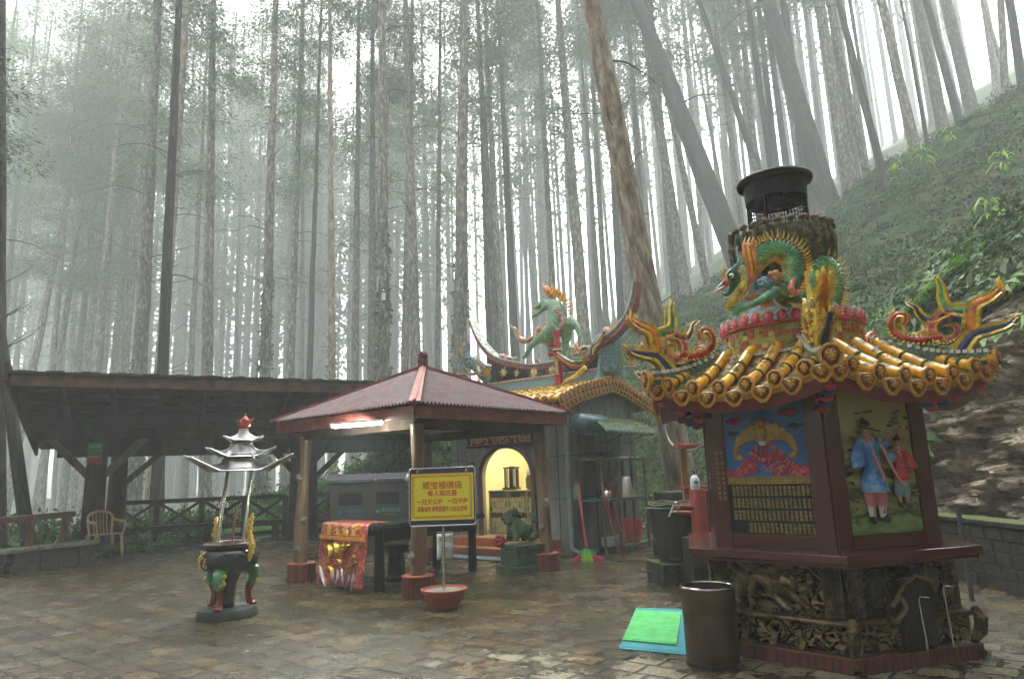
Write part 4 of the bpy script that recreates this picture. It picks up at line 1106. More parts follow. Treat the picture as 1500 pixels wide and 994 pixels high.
for (x0, s0, x1, s1) in [(-.42, .55, -.28, .76), (-.40, .62, -.25, .80), (-.1, .6, -.12, .78), (0, .58, 0, .78), (.08, .56, .14, .74), (.25, .62, .2, .8), (.33, .6, .31, .82)]:
    b.tube(bez([ban(x0, s0), ban((x0 + x1) / 2 + .02, (s0 + s1) / 2), ban(x1, s1)], 8), [.028 * (.4 + .6 * math.sin(PI * i / 8)) for i in range(9)], 6, flat=(1, .35))
b.build('wave_embroidery', M_mauve, BN, smooth=True)
for i, ch in enumerate('金玉滿堂'):
    text(ch, .15, M_gold, BN, Matrix.Translation(ban(-.27 + i * .18, .075) + Vector((0, -.012, 0))) @ Matrix.Rotation(R(84), 4, 'X'), 'gold_character', .006)
# hanging sheet of white paper on the far leg
HP = thing('paper_sheet', 'crumpled white paper hanging behind the yellow sign pole', 'paper', PZ(652, 800, .55), .2)
b = MB(); vs = []; fs = []
for i in range(7):
    for j in range(9):
        vs.append(((i / 6 - .5) * .22, .012 * noise.noise(Vector((i * .7, j * .6, 1))) * 2, (.5 - j / 8) * .34))
for i in range(6):
    for j in range(8): fs.append((i * 9 + j, i * 9 + j + 1, (i + 1) * 9 + j + 1, (i + 1) * 9 + j))
b.add(vs, fs); o = b.build('sheet', mat('grey_white_paper', [(.35, .36, .35), (.6, .6, .58)], .7, 14), HP, smooth=True); so = o.modifiers.new('s', 'SOLIDIFY'); so.thickness = .002
b = MB(); b.bar((-.13, .01, .19), (.13, .01, .19), .012, .012); b.build('hanger', M_steel, HP)
# ------------------------------------------------------------------ double litter bin
BNB = PZ(540, 795, 0.0); BB = Vector((-3.1, 14.6, 0))
BI = thing('double_litter_bin', 'dark brown double waste bin with a shallow lid and two openings', 'litter bin', BB, R(13))
M_bin = mat('dark_brown_metal', [(.035, .026, .02), (.06, .045, .035)], .4, 5)
b = MB(); b.box((0, 0, .7), (1.55, .8, 1.4)); b.build('cabinet', M_bin, BI, bevel=.02)
b = MB(); b.add([(-.86, -.48, 1.40), (.86, -.48, 1.40), (.86, .48, 1.40), (-.86, .48, 1.40), (-.86, -.48, 1.47), (.86, -.48, 1.47), (.86, .48, 1.47), (-.86, .48, 1.47), (-.84, 0, 1.58), (.84, 0, 1.58)],
                [(0, 3, 2, 1), (0, 1, 5, 4), (1, 2, 6, 9, 5), (2, 3, 7, 6), (3, 0, 4, 8, 7), (4, 5, 9, 8), (6, 7, 8, 9)]); b.build('lid', mat('slate_lid', [(.06, .055, .07), (.10, .09, .11)], .25), BI, bevel=.008)
for sg, nm, col, en in ((-1, '一般垃圾', (.02, .14, .34), 'General Garbage'), (1, '資源回收', (.05, .30, .25), 'Recycling')):
    b = MB(); b.box((sg * .37, -.405, .70), (.68, .02, 1.28)); d_ = b.build('door', M_bin, BI, bevel=.006)
    b = MB(); b.box((sg * .37, -.42, 1.08), (.46, .02, .24)); b.build('opening', mat('void_black', [(.004, .004, .004)], .9) if sg < 0 else bpy.data.materials['void_black'], BI, bevel=.02)
    mm = mat('label_' + ('blue' if sg < 0 else 'green'), [col], .5)
    text(nm, .10, mm, BI, Matrix.Translation((sg * .37 + .06, -.420, .84)) @ Matrix.Rotation(PI / 2, 4, 'X'))
    text(en, .048, mm, BI, Matrix.Translation((sg * .37 + .06, -.420, .76)) @ Matrix.Rotation(PI / 2, 4, 'X'))
    b = MB(); b.lathe([(.001, 0), (.035, 0), (.035, .006), (.001, .006)], 14, T=Matrix.Translation((sg * .37 - .2, -.418, .82)) @ Matrix.Rotation(PI / 2, 4, 'X'), cap=False); b.build('emblem', mm, BI)
b = MB(); b.ball((.12, -.49, 1.435), .022); b.build('lock', M_steel, BI, smooth=True)
# ------------------------------------------------------------------ yellow sign on a pole in a concrete-filled basin
SG = thing('yellow_notice_sign', 'yellow temple notice with red writing on a steel pole in a terracotta basin', 'sign', (-.885, 8.29, 0), R(-1))
M_terra = mat('terracotta_plastic', [(.36, .085, .04), (.45, .12, .06)], .45, 9)
b = MB(); b.lathe([(.13, 0), (.15, .01), (.21, .08), (.245, .17), (.265, .185), (.268, .215), (.25, .22), (.235, .19), (.0, .19)], 36, cap=False); b.build('basin', M_terra, SG, smooth=True, sharp=50)
b = MB(); b.lathe([(.001, .197), (.236, .192)], 30, cap=False); b.build('concrete_fill', M_conc, SG)
b = MB(); b.tube([(0, 0, .19), (0, 0, .95)], .017, 12); b.build('pole', M_steel, SG, smooth=True)
SWd, SHt, SZ = .78, .66, 1.25
M_frame = mat('chrome_frame', [(.6, .6, .66)], .15, metal=1.0); M_navy = mat('navy_plastic', [(.02, .02, .05), (.04, .035, .10)], .3)
b = MB(); pr = []
for cx_, cy_, a0 in ((SWd / 2 - .035, SHt / 2 - .035, 0), (-SWd / 2 + .035, SHt / 2 - .035, 90), (-SWd / 2 + .035, -SHt / 2 + .035, 180), (SWd / 2 - .035, -SHt / 2 + .035, 270)):
    for k in range(6): a = R(a0 + 18 * k); pr.append((cx_ + math.cos(a) * .035, cy_ + math.sin(a) * .035))
FT = Matrix.Translation((0, -.02, SZ)) @ Matrix.Rotation(PI / 2, 4, 'X')
b.prism(pr, -.02, .012, T=FT); b.build('frame_back', M_navy, SG)
b = MB(); pts = [FT @ Vector((x, y, .012)) for x, y in pr]; b.tube(pts + [pts[0]], .010, 8, cap=False); b.build('frame_rim', M_frame, SG, smooth=True)
b = MB(); b.box((0, -.0355, SZ), (SWd - .045, .005, SHt - .125)); b.build('yellow_face', mat('sign_yellow', [(.93, .78, .05)], .35), SG)
M_sred = mat('sign_red', [(.62, .06, .015)], .4)
for sx_ in (-.29, .29):
    b = MB(); b.box((sx_, -.035, SZ + SHt / 2 - .035), (.028, .02, .03)); b.build('clip', M_frame, SG)
b = MB(); bw, bh = SWd - .10, SHt - .19
def key(x0, y0, x1, y1, n):
    dx, dy = (x1 - x0) / n, (y1 - y0) / n; L_ = math.hypot(dx, dy); ux, uy = dx / L_, dy / L_; nx_, ny_ = -uy, ux
    for i in range(n):
        ox, oy = x0 + dx * i, y0 + dy * i; w_ = .003
        for (a0, b0, a1, b1) in ((0, .012, .8, .012), (.8, .012, .8, -.006), (.8, -.006, .35, -.006), (.35, -.006, .35, .004)):
            p = Vector((ox + ux * a0 * L_ + nx_ * b0, -.0395, oy + uy * a0 * L_ + ny_ * b0)); q_ = Vector((ox + ux * a1 * L_ + nx_ * b1, -.0395, oy + uy * a1 * L_ + ny_ * b1))
            b.bar(p, q_, .002, .0042, up=(nx_ if abs(b1 - b0) < 1e-6 else ux, 0, ny_ if abs(b1 - b0) < 1e-6 else uy))
key(-bw / 2, SZ + bh / 2, bw / 2, SZ + bh / 2, 30); key(-bw / 2, SZ - bh / 2, bw / 2, SZ - bh / 2, 30)
key(-bw / 2, SZ - bh / 2, -bw / 2, SZ + bh / 2, 20); key(bw / 2, SZ - bh / 2, bw / 2, SZ + bh / 2, 20)
b.build('key_border', M_sred, SG)
RX = Matrix.Rotation(PI / 2, 4, 'X')
for s_, z, sz_, sx_ in (('顺宝福德庙', .125, .095, 1.0), ('每人兩炷香', .035, .074, .95), ('一炷天公炉   一炷中炉', -.06, .072, .86), ('添香油钱 请到里面投入(右边)铁柜', -.145, .064, .62)):
    text(s_, sz_, M_sred, SG, Matrix.Translation((0, -.039, SZ + z)) @ RX, 'lettering', .001, sx=sx_, off=.0012)
# ------------------------------------------------------------------ ornament helpers
def skin_fig(name, J, E, mat_, parent, T=None, lv=2, root=0):
    """one continuous skinned body: J = list of (x, y, z, r[, r2]), E = edges"""
    me = bpy.data.meshes.new(name)
    vs = [Vector(j[:3]) for j in J]
    if T is not None: vs = [T @ v for v in vs]
    me.from_pydata(vs, E, [])
    me.materials.append(mat_)
    o = bpy.data.objects.new(name, me); C.objects.link(o)
    if parent is not None: o.parent = parent
    md = o.modifiers.new('skin', 'SKIN'); md.use_smooth_shade = True
    sl = me.skin_vertices[0].data
    for i, j in enumerate(J):
        sl[i].radius = (j[3], j[4] if len(j) > 4 else j[3]); sl[i].use_root = (i == root)
    sb = o.modifiers.new('sub', 'SUBSURF'); sb.levels = lv; sb.render_levels = lv
    return o
GL = {}
def glaze(name, c, c2=None, rough=.3, metal=0, moss=0):
    if name not in GL: GL[name] = mat(name, [tuple(x * .30 for x in c), c, c2 or tuple(min(1, x * 1.3) for x in c)], rough, 13, coat=.25, bump=.3, moss=max(moss, .16), detail=8, metal=metal)
    return GL[name]
G_or = glaze('orange_glaze', (.72, .22, .03)); G_ye = glaze('yellow_glaze', (.78, .55, .05)); G_gr = glaze('green_glaze', (.06, .30, .12), (.25, .5, .12))
G_bl = glaze('cobalt_glaze', (.02, .04, .18)); G_pk = glaze('rose_glaze', (.62, .08, .12), (.85, .42, .42)); G_wh = glaze('white_glaze', (.72, .72, .66)); G_re = glaze('red_glaze', (.48, .03, .03))
G_te = glaze('teal_glaze', (.05, .26, .26)); G_sk = glaze('sky_blue_glaze', (.10, .30, .45)); G_bk = glaze('black_glaze', (.02, .022, .02))
def curl(path, w, t, core, edge, parent, name, T, n=30, feather=True, tip=True):
    """flat tapering tentacle lying in the local XZ plane with a fringe of overlapping feather tiles on both edges"""
    P = bez([(x, 0, z) for x, z in path], n)
    mb = MB(T)
    w = w * .86
    rad = [w * (1 - .72 * (i / n) ** 1.4) for i in range(n + 1)]
    mb.tube(P, rad, 10, 0, flat=[(t / w, 1)] * (n + 1), up=None)
    L_ = 0
    for i in range(1, n):
        d = (P[i + 1] - P[i - 1]).normalized(); s_ = Vector((d.z, 0, -d.x)); r_ = rad[i]
        L_ += (P[i] - P[i - 1]).length
        if L_ < w * .27: continue
        L_ = 0
        if feather:
            for sg in (-1, 1):
                for yy in ((-t * .62, t * .62)):
                    a = P[i] + s_ * sg * r_ * .55 + Vector((0, yy * 1.1, 0)); tp_ = P[i] + s_ * sg * (r_ * 1.38) + d * r_ * .5 + Vector((0, yy * .7, 0)); hw = d * w * .27
                    ny_ = Vector((0, math.copysign(t * .35, yy), 0))
                    mid = (a + tp_) * .5 + s_ * sg * r_ * .15
                    mb.add([a - hw * .6, a + hw * .6, mid + hw + ny_, tp_, mid - hw + ny_, mid + ny_ * 1.6 + s_ * sg * r_ * .1], [(0, 1, 5), (1, 2, 5), (2, 3, 5), (3, 4, 5), (4, 0, 5)], 1)
                    if sg == 1 and yy < 0 or sg == -1 and yy < 0:
                        pass
    if tip:
        e = P[-1]; d = (P[-1] - P[-2]).normalized()
        mb.tube([e - d * .01, e + d * w * .35, e + d * w * .7 + Vector((d.z, 0, -d.x)) * w * .25], [rad[-1] * 1.1, rad[-1] * .9, rad[-1] * .3], 8, 1)
    return mb.build(name, [core, edge], parent, smooth=True, sharp=50)
SCR = [([(1.30, 2.28), (1.36, 2.37), (1.44, 2.45), (1.56, 2.47), (1.66, 2.49), (1.72, 2.54)], .060, G_bl, G_ye),
       ([(1.42, 2.48), (1.44, 2.60), (1.48, 2.68), (1.58, 2.72), (1.65, 2.77), (1.65, 2.84)], .058, G_or, G_ye),
       ([(1.42, 2.64), (1.35, 2.665), (1.28, 2.70), (1.26, 2.79), (1.265, 2.87), (1.25, 2.95)], .052, G_gr, G_ye),
       ([(1.29, 2.67), (1.22, 2.635), (1.13, 2.62), (1.08, 2.68), (1.06, 2.74), (1.00, 2.79)], .040, G_bl, G_ye),
       ([(1.32, 2.66), (1.22, 2.64), (1.155, 2.56), (1.17, 2.47), (1.25, 2.43), (1.325, 2.47), (1.32, 2.54), (1.265, 2.55)], .044, G_pk, G_ye),
       ([(1.22, 2.47), (1.10, 2.46), (.97, 2.485), (.875, 2.55), (.86, 2.64), (.91, 2.705), (.975, 2.69), (.97, 2.63), (.93, 2.62)], .044, G_re, G_ye)]
def scroll(parent, T, scale_t=.035, which=range(6)):
    for k in which:
        p, w, c, e = SCR[k]
        curl(p, w, scale_t, c, e, parent, 'scroll_arm', T)
# ------------------------------------------------------------------ the hexagonal joss-paper furnace
FC = Vector((2.636, 6.333, 0)); FA = -.76
FU = thing('joss_paper_furnace', 'ornate hexagonal temple furnace with maroon walls and yellow glazed tile roof', 'furnace', FC, FA)
M_maroon = mat('polished_maroon_granite', [(.060, .014, .012), (.085, .022, .018), (.11, .03, .024)], .16, 60, coat=.3)
M_bronze = mat('gilded_dark_bronze', [(.018, .014, .008), (.06, .045, .018), (.30, .22, .08)], .38, 9, metal=.75, bump=1.0, bscale=42, detail=8)
M_bronze2 = mat('gilded_bronze_relief', [(.04, .03, .012), (.13, .10, .04), (.30, .23, .10)], .36, 7, metal=.8, bump=.6, bscale=50)
M_bdark = mat('blackened_bronze', [(.012, .010, .007), (.03, .024, .012)], .35, 6, metal=.6, bump=.5)
def hexp(r, z=None, rot=0): return [(r * math.cos(i * PI / 3 + rot), r * math.sin(i * PI / 3 + rot)) for i in range(6)]
def hexring(ri, ro, z0, z1, m_, nm, mt, bevel=0):
    b = MB(); b.prism(hexp(ro), z0, z1); return b.build(nm, mt, FU, bevel=bevel)
b = MB(); b.prism(hexp(1.17), 0, .115); b.build('brick_plinth', mat('red_edge_bricks', [(.10, .018, .011), (.18, .035, .02)], .45, 14, bump=.4, moss=.08), FU, bevel=.006)
for i in range(6):
    bb = MB()
    a, c_ = Vector(hexp(1.172)[i]), Vector(hexp(1.172)[(i + 1) % 6])
    for k in range(1, 20):
        p = a.lerp(c_, k / 20); bb.box((p.x, p.y, .055), (.012, .012, .10), T=None)
    bb.build('plinth_joints', mat('joint_grey', [(.05, .045, .04)], .9) if i == 0 else bpy.data.materials['joint_grey'], FU)
hexring(0, 1.02, .115, .76, None, 'base_core', M_bdark)
b = MB(); b.prism(hexp(1.235), .735, .765); b.prism(hexp(1.261), .765, .832); b.build('ledge', M_maroon, FU, bevel=.008)
hexring(0, .955, .832, 2.24, None, 'shaft', M_maroon)
def face_T(ang, ap):
    n = Vector((math.cos(ang), math.sin(ang), 0)); u = Vector((0, 0, 1)).cross(n)
    return Matrix(((u.x, 0, n.x, n.x * ap), (u.y, 0, n.y, n.y * ap), (0, 1, 0, 0), (0, 0, 0, 1)))
AP = .955 * math.cos(PI / 6)
faces = {k: -PI / 6 - k * PI / 3 for k in range(6)}    # 0 right, 1 front-left, 2 left ...
side = .955
for k, an in faces.items():
    F = face_T(an, AP)
    fr = MB(F)                       # raised frame of each side
    pw = .12
    fr.box((-side / 2 + pw / 2, 1.53, .02), (pw + .02, 1.40, .04)); fr.box((side / 2 - pw / 2, 1.53, .02), (pw + .02, 1.40, .04))
    fr.box((0, .885, .0195), (side - 2 * pw - .022, .105, .039)); fr.box((0, 2.135, .0195), (side - 2 * pw - .022, .19, .039))
    fr.build('side_frame', M_maroon, FU, bevel=.004)
iw = side - .24
F1 = face_T(faces[1], AP)
# --- front left side: sky with bat, lotus, key band, name board
b = MB(F1); b.box((0, 1.715, .006), (iw, .65, .012)); b.build('blue_relief_ground', mat('relief_blue', [(.015, .10, .30), (.03, .17, .42)], .45, 3, bump=.1), FU)
G_gold = mat('relief_gold', [(.30, .17, .03), (.55, .36, .08)], .4, 12, metal=.25, bump=.5, bscale=40)
def sym_poly(mb, pts, z0, z1, mi=0, flipboth=True):
    mb.prism(pts, z0, z1, mi)
    mb.prism([(-x, y) for x, y in pts][::-1], z0, z1, mi)
bat = MB(F1); by = 1.66
wing = [(.0, .17), (.04, .19), (.07, .155), (.115, .165), (.13, .125), (.175, .125), (.185, .085), (.225, .06), (.245, .01), (.262, -.05), (.25, -.10), (.215, -.115), (.195, -.09), (.215, -.075), (.232, -.085), (.235, -.05), (.205, -.01), (.15, .02), (.10, .035), (.065, .03), (.03, -.01), (.0, -.03)]
sym_poly(bat, [(x * 1.05, by + y) for x, y in wing], .012, .026)
for sg in (-1, 1):
    for (x0, y0, x1, y1) in ((.03, .10, .10, .14), (.04, .06, .14, .105), (.05, .04, .18, .07), (.07, .035, .205, .03), (.21, -.02, .25, -.06)):
        bat.tube([(sg * x0, by + y0, .027), (sg * x1, by + y1, .027)], [.006, .004], 5)
    bat.tube(bez([(sg * .205, by + .01, .025), (sg * .255, by - .05, .025), (sg * .25, by - .11, .025), (sg * .20, by - .105, .025), (sg * .21, by - .08, .025)], 14), .011, 6)
bat.ball((0, by + .09, .035), .045, n=10, m=8, sc=(.8, 1.5, .8)); bat.ball((0, by + .17, .035), .03); bat.ball((-.02, by + .2, .03), .012); bat.ball((.02, by + .2, .03), .012)
bat.build('gold_bat', G_gold, FU, smooth=True)
b = MB(F1); b.ball((0, by + .005, .045), .028, sc=(1.2, .8, .8)); b.ball((-.01, by + .0, .05), .014); b.build('bat_snout', mat('relief_white', [(.45, .5, .55), (.7, .72, .72)], .5), FU, smooth=True)
cm = MB(F1); rc = random.Random(2)
def cloud(mb, x, y, s_, mi=0):
    for (dx, dy, r_) in ((-.05, 0, .022), (-.02, .012, .028), (.015, .002, .026), (.05, .006, .02), (.0, -.014, .022)):
        mb.ball((x + dx * s_, y + dy * s_, .012), r_ * s_, mi, 10, 6, (1.3, .8, .45))
for x, y, s_ in ((-.25, 1.95, .9), (.16, 2.0, .9), (-.27, 1.76, .7), (.27, 1.79, .8)): cloud(cm, x, y, s_)
cm.build('dark_clouds', mat('relief_dark_green', [(.01, .03, .015), (.04, .09, .03)], .5), FU, smooth=True)
cm = MB(F1)
for x, y, s_ in ((-.25, 1.86, 1.0), (-.19, 1.87, .7), (.24, 1.90, 1.0), (.17, 1.905, .7)): cloud(cm, x, y, s_)
cm.build('red_clouds', mat('relief_crimson', [(.25, .01, .04), (.42, .04, .08)], .4), FU, smooth=True)
lo = MB(F1); base = 1.40
for i in range(190):
    a = rc.uniform(-1, 1); h_ = .20 * math.exp(-(a * 2.3) ** 2) + .055
    x = a * iw * .47; y = base + rc.uniform(.0, 1) * h_
    an = math.atan2(y - base + .02, x * 1.6) + rc.uniform(-.35, .35); L_ = rc.uniform(.03, .05)
    d = Vector((math.cos(an), math.sin(an), 0)); s_ = Vector((-d.y, d.x, 0)) * rc.choice((-1, 1))
    p = Vector((x, y, .018))
    lo.tube(bez([p, p + d * L_ * .6 + s_ * .006, p + d * L_ + s_ * .018, p + d * L_ * .85 + s_ * .032], 7), [.008, .011, .011, .010, .009, .007, .005, .003], 6, rc.choice((0, 0, 1)))
lo.ball((0, base + .13, .03), .035, 0, 10, 8, (.8, 1.2, .7)); lo.ball((0, base + .13, .05), .018, 1, 8, 6)
lo.build('red_lotus', [mat('lotus_crimson', [(.30, .015, .04), (.50, .05, .09)], .35), mat('lotus_pink', [(.50, .12, .14), (.62, .22, .22)], .35)], FU, smooth=True)
b = MB(F1); b.box((0, 1.365, .012), (iw, .058, .024)); b.build('key_band', G_gold, FU)
b = MB(F1); k = 7; s0 = iw / k
for i in range(k):
    o = -iw / 2 + s0 * i
    for x0, y0, x1, y1 in ((.06, .008, .94, .008), (.06, -.018, .5, -.018), (.06, -.018, .06, .008), (.2, -.006, .5, -.006), (.5, -.018, .5, -.006), (.62, -.018, .94, -.018), (.62, -.018, .62, -.004), (.62, -.004, .85, -.004), (0, .02, 1, .02)):
        b.bar((o + x0 * s0, 1.365 + y0, .0248), (o + x1 * s0, 1.365 + y1, .0248), .0035, .003, up=(0, 0, 1))
b.build('key_lines', M_bdark, FU)
b = MB(F1); b.box((0, 1.135, .006), (iw, .40, .012)); b.build('name_board', mat('black_lacquer', [(.006, .006, .006), (.012, .011, .01)], .2), FU)
M_dgold = mat('dim_gold_letters', [(.26, .18, .05), (.42, .30, .09)], .45)
names = '王陳林黃張李吳劉蔡楊許鄭謝洪郭邱曾廖賴徐周葉蘇莊江呂何羅高蕭潘簡朱鍾彭游詹胡施沈余盧梁趙顏柯翁魏孫戴范方宋鄧杜侯曹薛丁馬董唐藍蔣'
given = '文明志成金水德福順昌春秋永進光華宏義安和正雄國忠信男美玉清山'
rn = random.Random(9)
for row in range(4):
    for ln in range(3):
        n_ = 19 if row < 3 else 15
        st = ' '.join(rn.choice(names if ln == 0 else given) for _ in range(n_))
        text(st, .0285, M_dgold, FU, F1 @ Matrix.Translation((.02 + (.05 if row == 3 else 0), 1.305 - row * .098 - ln * .0265, .013)), 'name_rows', .0005, off=.0004)
b = MB(F1); b.box((0, 2.10, .05), (.36, .10, .03)); b.build('vent_lintel', M_maroon, FU)
b = MB(F1); b.box((0, 2.10, .066), (.26, .05, .01)); b.build('vent_slot', bpy.data.materials['void_black'], FU)
# gold inscription on the left corner frame
for i, ch in enumerate('信士弟子敬獻添丁發財'):
    for c_ in range(2):
        text(ch if c_ else '福祿壽喜慶平安如意吉'[i], .032, M_dgold, FU, F1 @ Matrix.Translation((-side / 2 + .055 + c_ * .045, 1.60 - i * .042, .0412)), 'inscription', .0005)
# --- right side: painted relief with two figures
F0 = face_T(faces[0], AP)
pg = MB(F0); n = 26; m_ = 40; vs = []; fs = []
for j in range(m_ + 1):
    for i in range(n + 1):
        u = (i / n - .5) * iw; v = .94 + 1.10 * j / m_
        w_ = .012 + .012 * noise.noise(Vector((u * 6, v * 6, 3))) + (.03 * max(0, 1 - ((v - .98) / .14)) * (.6 + .4 * math.sin(u * 12)))
        vs.append((u, v, max(.004, w_)))
for j in range(m_):
    for i in range(n): a = j * (n + 1) + i; fs.append((a, a + 1, a + n + 2, a + n + 1))
pg.add(vs, fs)
def relief_ground():
    m = bpy.data.materials.new('painted_landscape'); m.use_nodes = True
    t = m.node_tree; N = t.nodes; L = t.links; b = N['Principled BSDF']; b.inputs['Roughness'].default_value = .35
    tc = N.new('ShaderNodeTexCoord'); sp = N.new('ShaderNodeSeparateXYZ'); L.new(tc.outputs['Object'], sp.inputs[0])
    n1 = N.new('ShaderNodeTexNoise'); n1.inputs['Scale'].default_value = 7; n1.inputs['Detail'].default_value = 5
    mp = N.new('ShaderNodeMapping'); mp.inputs['Scale'].default_value = (1, 1, 2.6); L.new(tc.outputs['Object'], mp.inputs[0]); L.new(mp.outputs[0], n1.inputs['Vector'])
    ad = N.new('ShaderNodeMath'); ad.operation = 'MULTIPLY_ADD'; ad.inputs[1].default_value = .25; L.new(n1.outputs[0], ad.inputs[0]); L.new(sp.outputs[2], ad.inputs[2])
    cr = N.new('ShaderNodeValToRGB'); e = cr.color_ramp.elements; mr = N.new('ShaderNodeMapRange'); mr.inputs['From Min'].default_value = 1.03; mr.inputs['From Max'].default_value = 2.15
    L.new(ad.outputs[0], mr.inputs[0]); L.new(mr.outputs[0], cr.inputs[0])
    e[0].color = (.05, .13, .03, 1); e[1].position = 1; e[1].color = (.40, .36, .16, 1)
    for p, c in ((.10, (.22, .30, .10)), (.15, (.02, .05, .015)), (.22, (.26, .30, .10)), (.30, (.05, .06, .02)), (.38, (.36, .34, .10)), (.46, (.07, .07, .03)), (.54, (.42, .36, .14)), (.66, (.22, .18, .08)), (.75, (.45, .40, .18))):
        k = e.new(p); k.color = (*c, 1)
    L.new(cr.outputs[0], b.inputs['Base Color']); return m
pg.build('painted_relief_ground', relief_ground(), FU, smooth=True)
M_skin = mat('painted_skin', [(.42, .20, .13), (.52, .28, .19)], .4); M_hair = mat('painted_hair', [(.01, .01, .012)], .4)
M_robe = mat('robe_blue', [(.02, .10, .38), (.04, .20, .55), (.25, .42, .58)], .35, 9); M_robe2 = mat('tunic_red', [(.40, .02, .03), (.58, .05, .05)], .35, 9)
M_trous = mat('trousers_pale_blue', [(.14, .24, .28), (.25, .36, .38)], .4, 9); M_sash = mat('sash_pink', [(.55, .16, .18), (.65, .3, .3)], .4); M_sock = mat('white_stocking', [(.6, .6, .58)], .5)
def relief_man(x, y, h, robe, legs, flip=1, skirt=True, arm='up', sock=None):
    """standing painted relief figure, h tall, feet at (x, y) on the panel plane"""
    w = .035; s = h
    def J(dx, dy, r, dz=0, r2=None): return (x + flip * dx * s, y + dy * s, w + dz * s, r * s, (r2 or r) * s)
    body = [J(0, .50, .085), J(0, .62, .08), J(-.01, .74, .085), J(-.01, .81, .06), J(-.005, .86, .032), J(.0, .925, .052, .01), J(.0, .965, .045, .01),
            J(-.10, .79, .042), J(-.17, .68, .045), J(-.13, .58, .05, .03),
            J(.08, .79, .042), J(.16, .72 if arm != 'up' else .74, .04), J(.10 if arm == 'up' else .22, .84 if arm == 'up' else .64, .03, .05),
            J(-.045, .38, .06), J(-.05, .22, .04), J(-.055, .05, .03), J(.05, .38, .06), J(.085, .22, .04), J(.07, .06, .03)]
    E_ = [(0, 1), (1, 2), (2, 3), (3, 4), (4, 5), (5, 6), (3, 7), (7, 8), (8, 9), (3, 10), (10, 11), (11, 12), (0, 13), (13, 14), (14, 15), (0, 16), (16, 17), (17, 18)]
    bo = skin_fig('relief_figure', body, E_, M_skin, FU, F0, 2)
    def part(nm, vs_, rs_, m_, n_=10, fl=(1, .75)):
        q_ = MB(F0); q_.tube([(x + flip * a * s, y + b_ * s, w + c_ * s) for a, b_, c_ in vs_], [r * s for r in rs_], n_, flat=fl); q_.build(nm, m_, bo, smooth=True); return q_
    part('robe', [(0, .40 if not skirt else .30, .015), (0, .42, .015), (0, .52, .01), (0, .60, .01), (-.01, .70, .01), (-.01, .79, .01), (-.01, .825, .01)], [.02 if 0 else .155 if skirt else .10, .13, .10, .088, .10, .095, .045], robe, 14)
    part('sleeve', [(-.08, .80, .01), (-.15, .71, .02), (-.18, .64, .03), (-.17, .55, .04)], [.055, .062, .075, .085], robe)
    part('sleeve', [(.07, .80, .01), (.14, .75, .02), (.15, .74, .03), (.12, .80, .05)] if arm == 'up' else [(.07, .80, .01), (.14, .73, .02), (.19, .68, .03), (.215, .65, .04)], [.055, .058, .062, .05], robe)
    for a in (-1, 1):
        part('trouser_leg', [(a * .045, .42, 0), (a * .055 if a < 0 else .075, .25, 0), (a * .055 if a < 0 else .08, .16, 0)], [.075, .07, .055], legs)
        if sock: part('stocking', [(a * .055 if a < 0 else .08, .17, 0), (a * .055 if a < 0 else .072, .05, 0)], [.045, .034], sock)
        part('shoe', [(a * .055 if a < 0 else .075, .055, 0), (a * .06 if a < 0 else .09, .03, .02), (a * .06 + (.05 if a > 0 else -.03), .018, .05)], [.036, .04, .028], M_hair)
    q_ = MB(F0); q_.ball((x - flip * .01 * s, y + .965 * s, w + .0 * s), .055 * s, sc=(1, .9, .9)); q_.ball((x - flip * .03 * s, y + 1.02 * s, w), .026 * s); q_.build('hair', M_hair, bo, smooth=True)
    q_ = MB(F0); q_.ball((x + flip * .045 * s, y + .93 * s, w + .045 * s), .007 * s); q_.ball((x + flip * .012 * s, y + .933 * s, w + .056 * s), .006 * s); q_.build('eyes', M_hair, bo)
    q_ = MB(F0); q_.tube([(x + flip * .03 * s, y + .93 * s, w + .05 * s), (x + flip * .036 * s, y + .905 * s, w + .064 * s)], [.006 * s, .012 * s], 6); q_.build('nose', M_skin, bo, smooth=True)
    return bo
q_ = MB(F0); rg_ = random.Random(31)
for i in range(210):
    v_ = rg_.uniform(1.12, 1.9); u_ = rg_.uniform(-.34, .34)
    if noise.noise(Vector((u_ * 5, v_ * 7, 2))) < .0: continue
    for t in range(3): q_.ball((u_ + rg_.uniform(-.02, .02), v_ + rg_.uniform(-.008, .008), .022), rg_.uniform(.009, .018), rg_.choice((0, 0, 1, 2)), 7, 5, (1.5, .6, .7))
o_ = q_.build('foliage_relief', [mat('relief_leaf_dark', [(.02, .05, .015)], .4), mat('relief_leaf_olive', [(.12, .16, .04)], .4), mat('relief_leaf_ochre', [(.32, .25, .07)], .4)], FU, smooth=True); o_['kind'] = 'stuff'
f1 = relief_man(-.10, 1.02, .78, M_robe, M_sash, 1, True, 'up', M_sock)
f2 = relief_man(.18, 1.12, .55, M_robe2, M_trous, -1, False, 'up')
f1['label'] = 'large figure in blue robe playing a flute'; f2['label'] = 'small figure in red tunic'
q_ = MB(F0); q_.tube([(-.24, 1.76, .10), (-.02, 1.72, .09)], .007, 6); q_.build('flute', M_hair, FU)
q_ = MB(F0)
for pa in ([(-.13, 1.58, .10), (-.10, 1.45, .12), (-.07, 1.36, .12), (-.13, 1.26, .11)], [(-.03, 1.62, .10), (.02, 1.45, .12), (.10, 1.33, .11), (.16, 1.30, .10)]):
    q_.tube(bez([(x, y, w + -.0) for x, y, w in pa], 12), .013, 6, flat=(1, .5))
q_.build('sash', M_sash, FU, smooth=True)
q_ = MB(F0); q_.ball((.045, 1.52, .09), .055, sc=(1, .9, .8)); q_.build('blue_parcel', G_sk, FU, smooth=True)
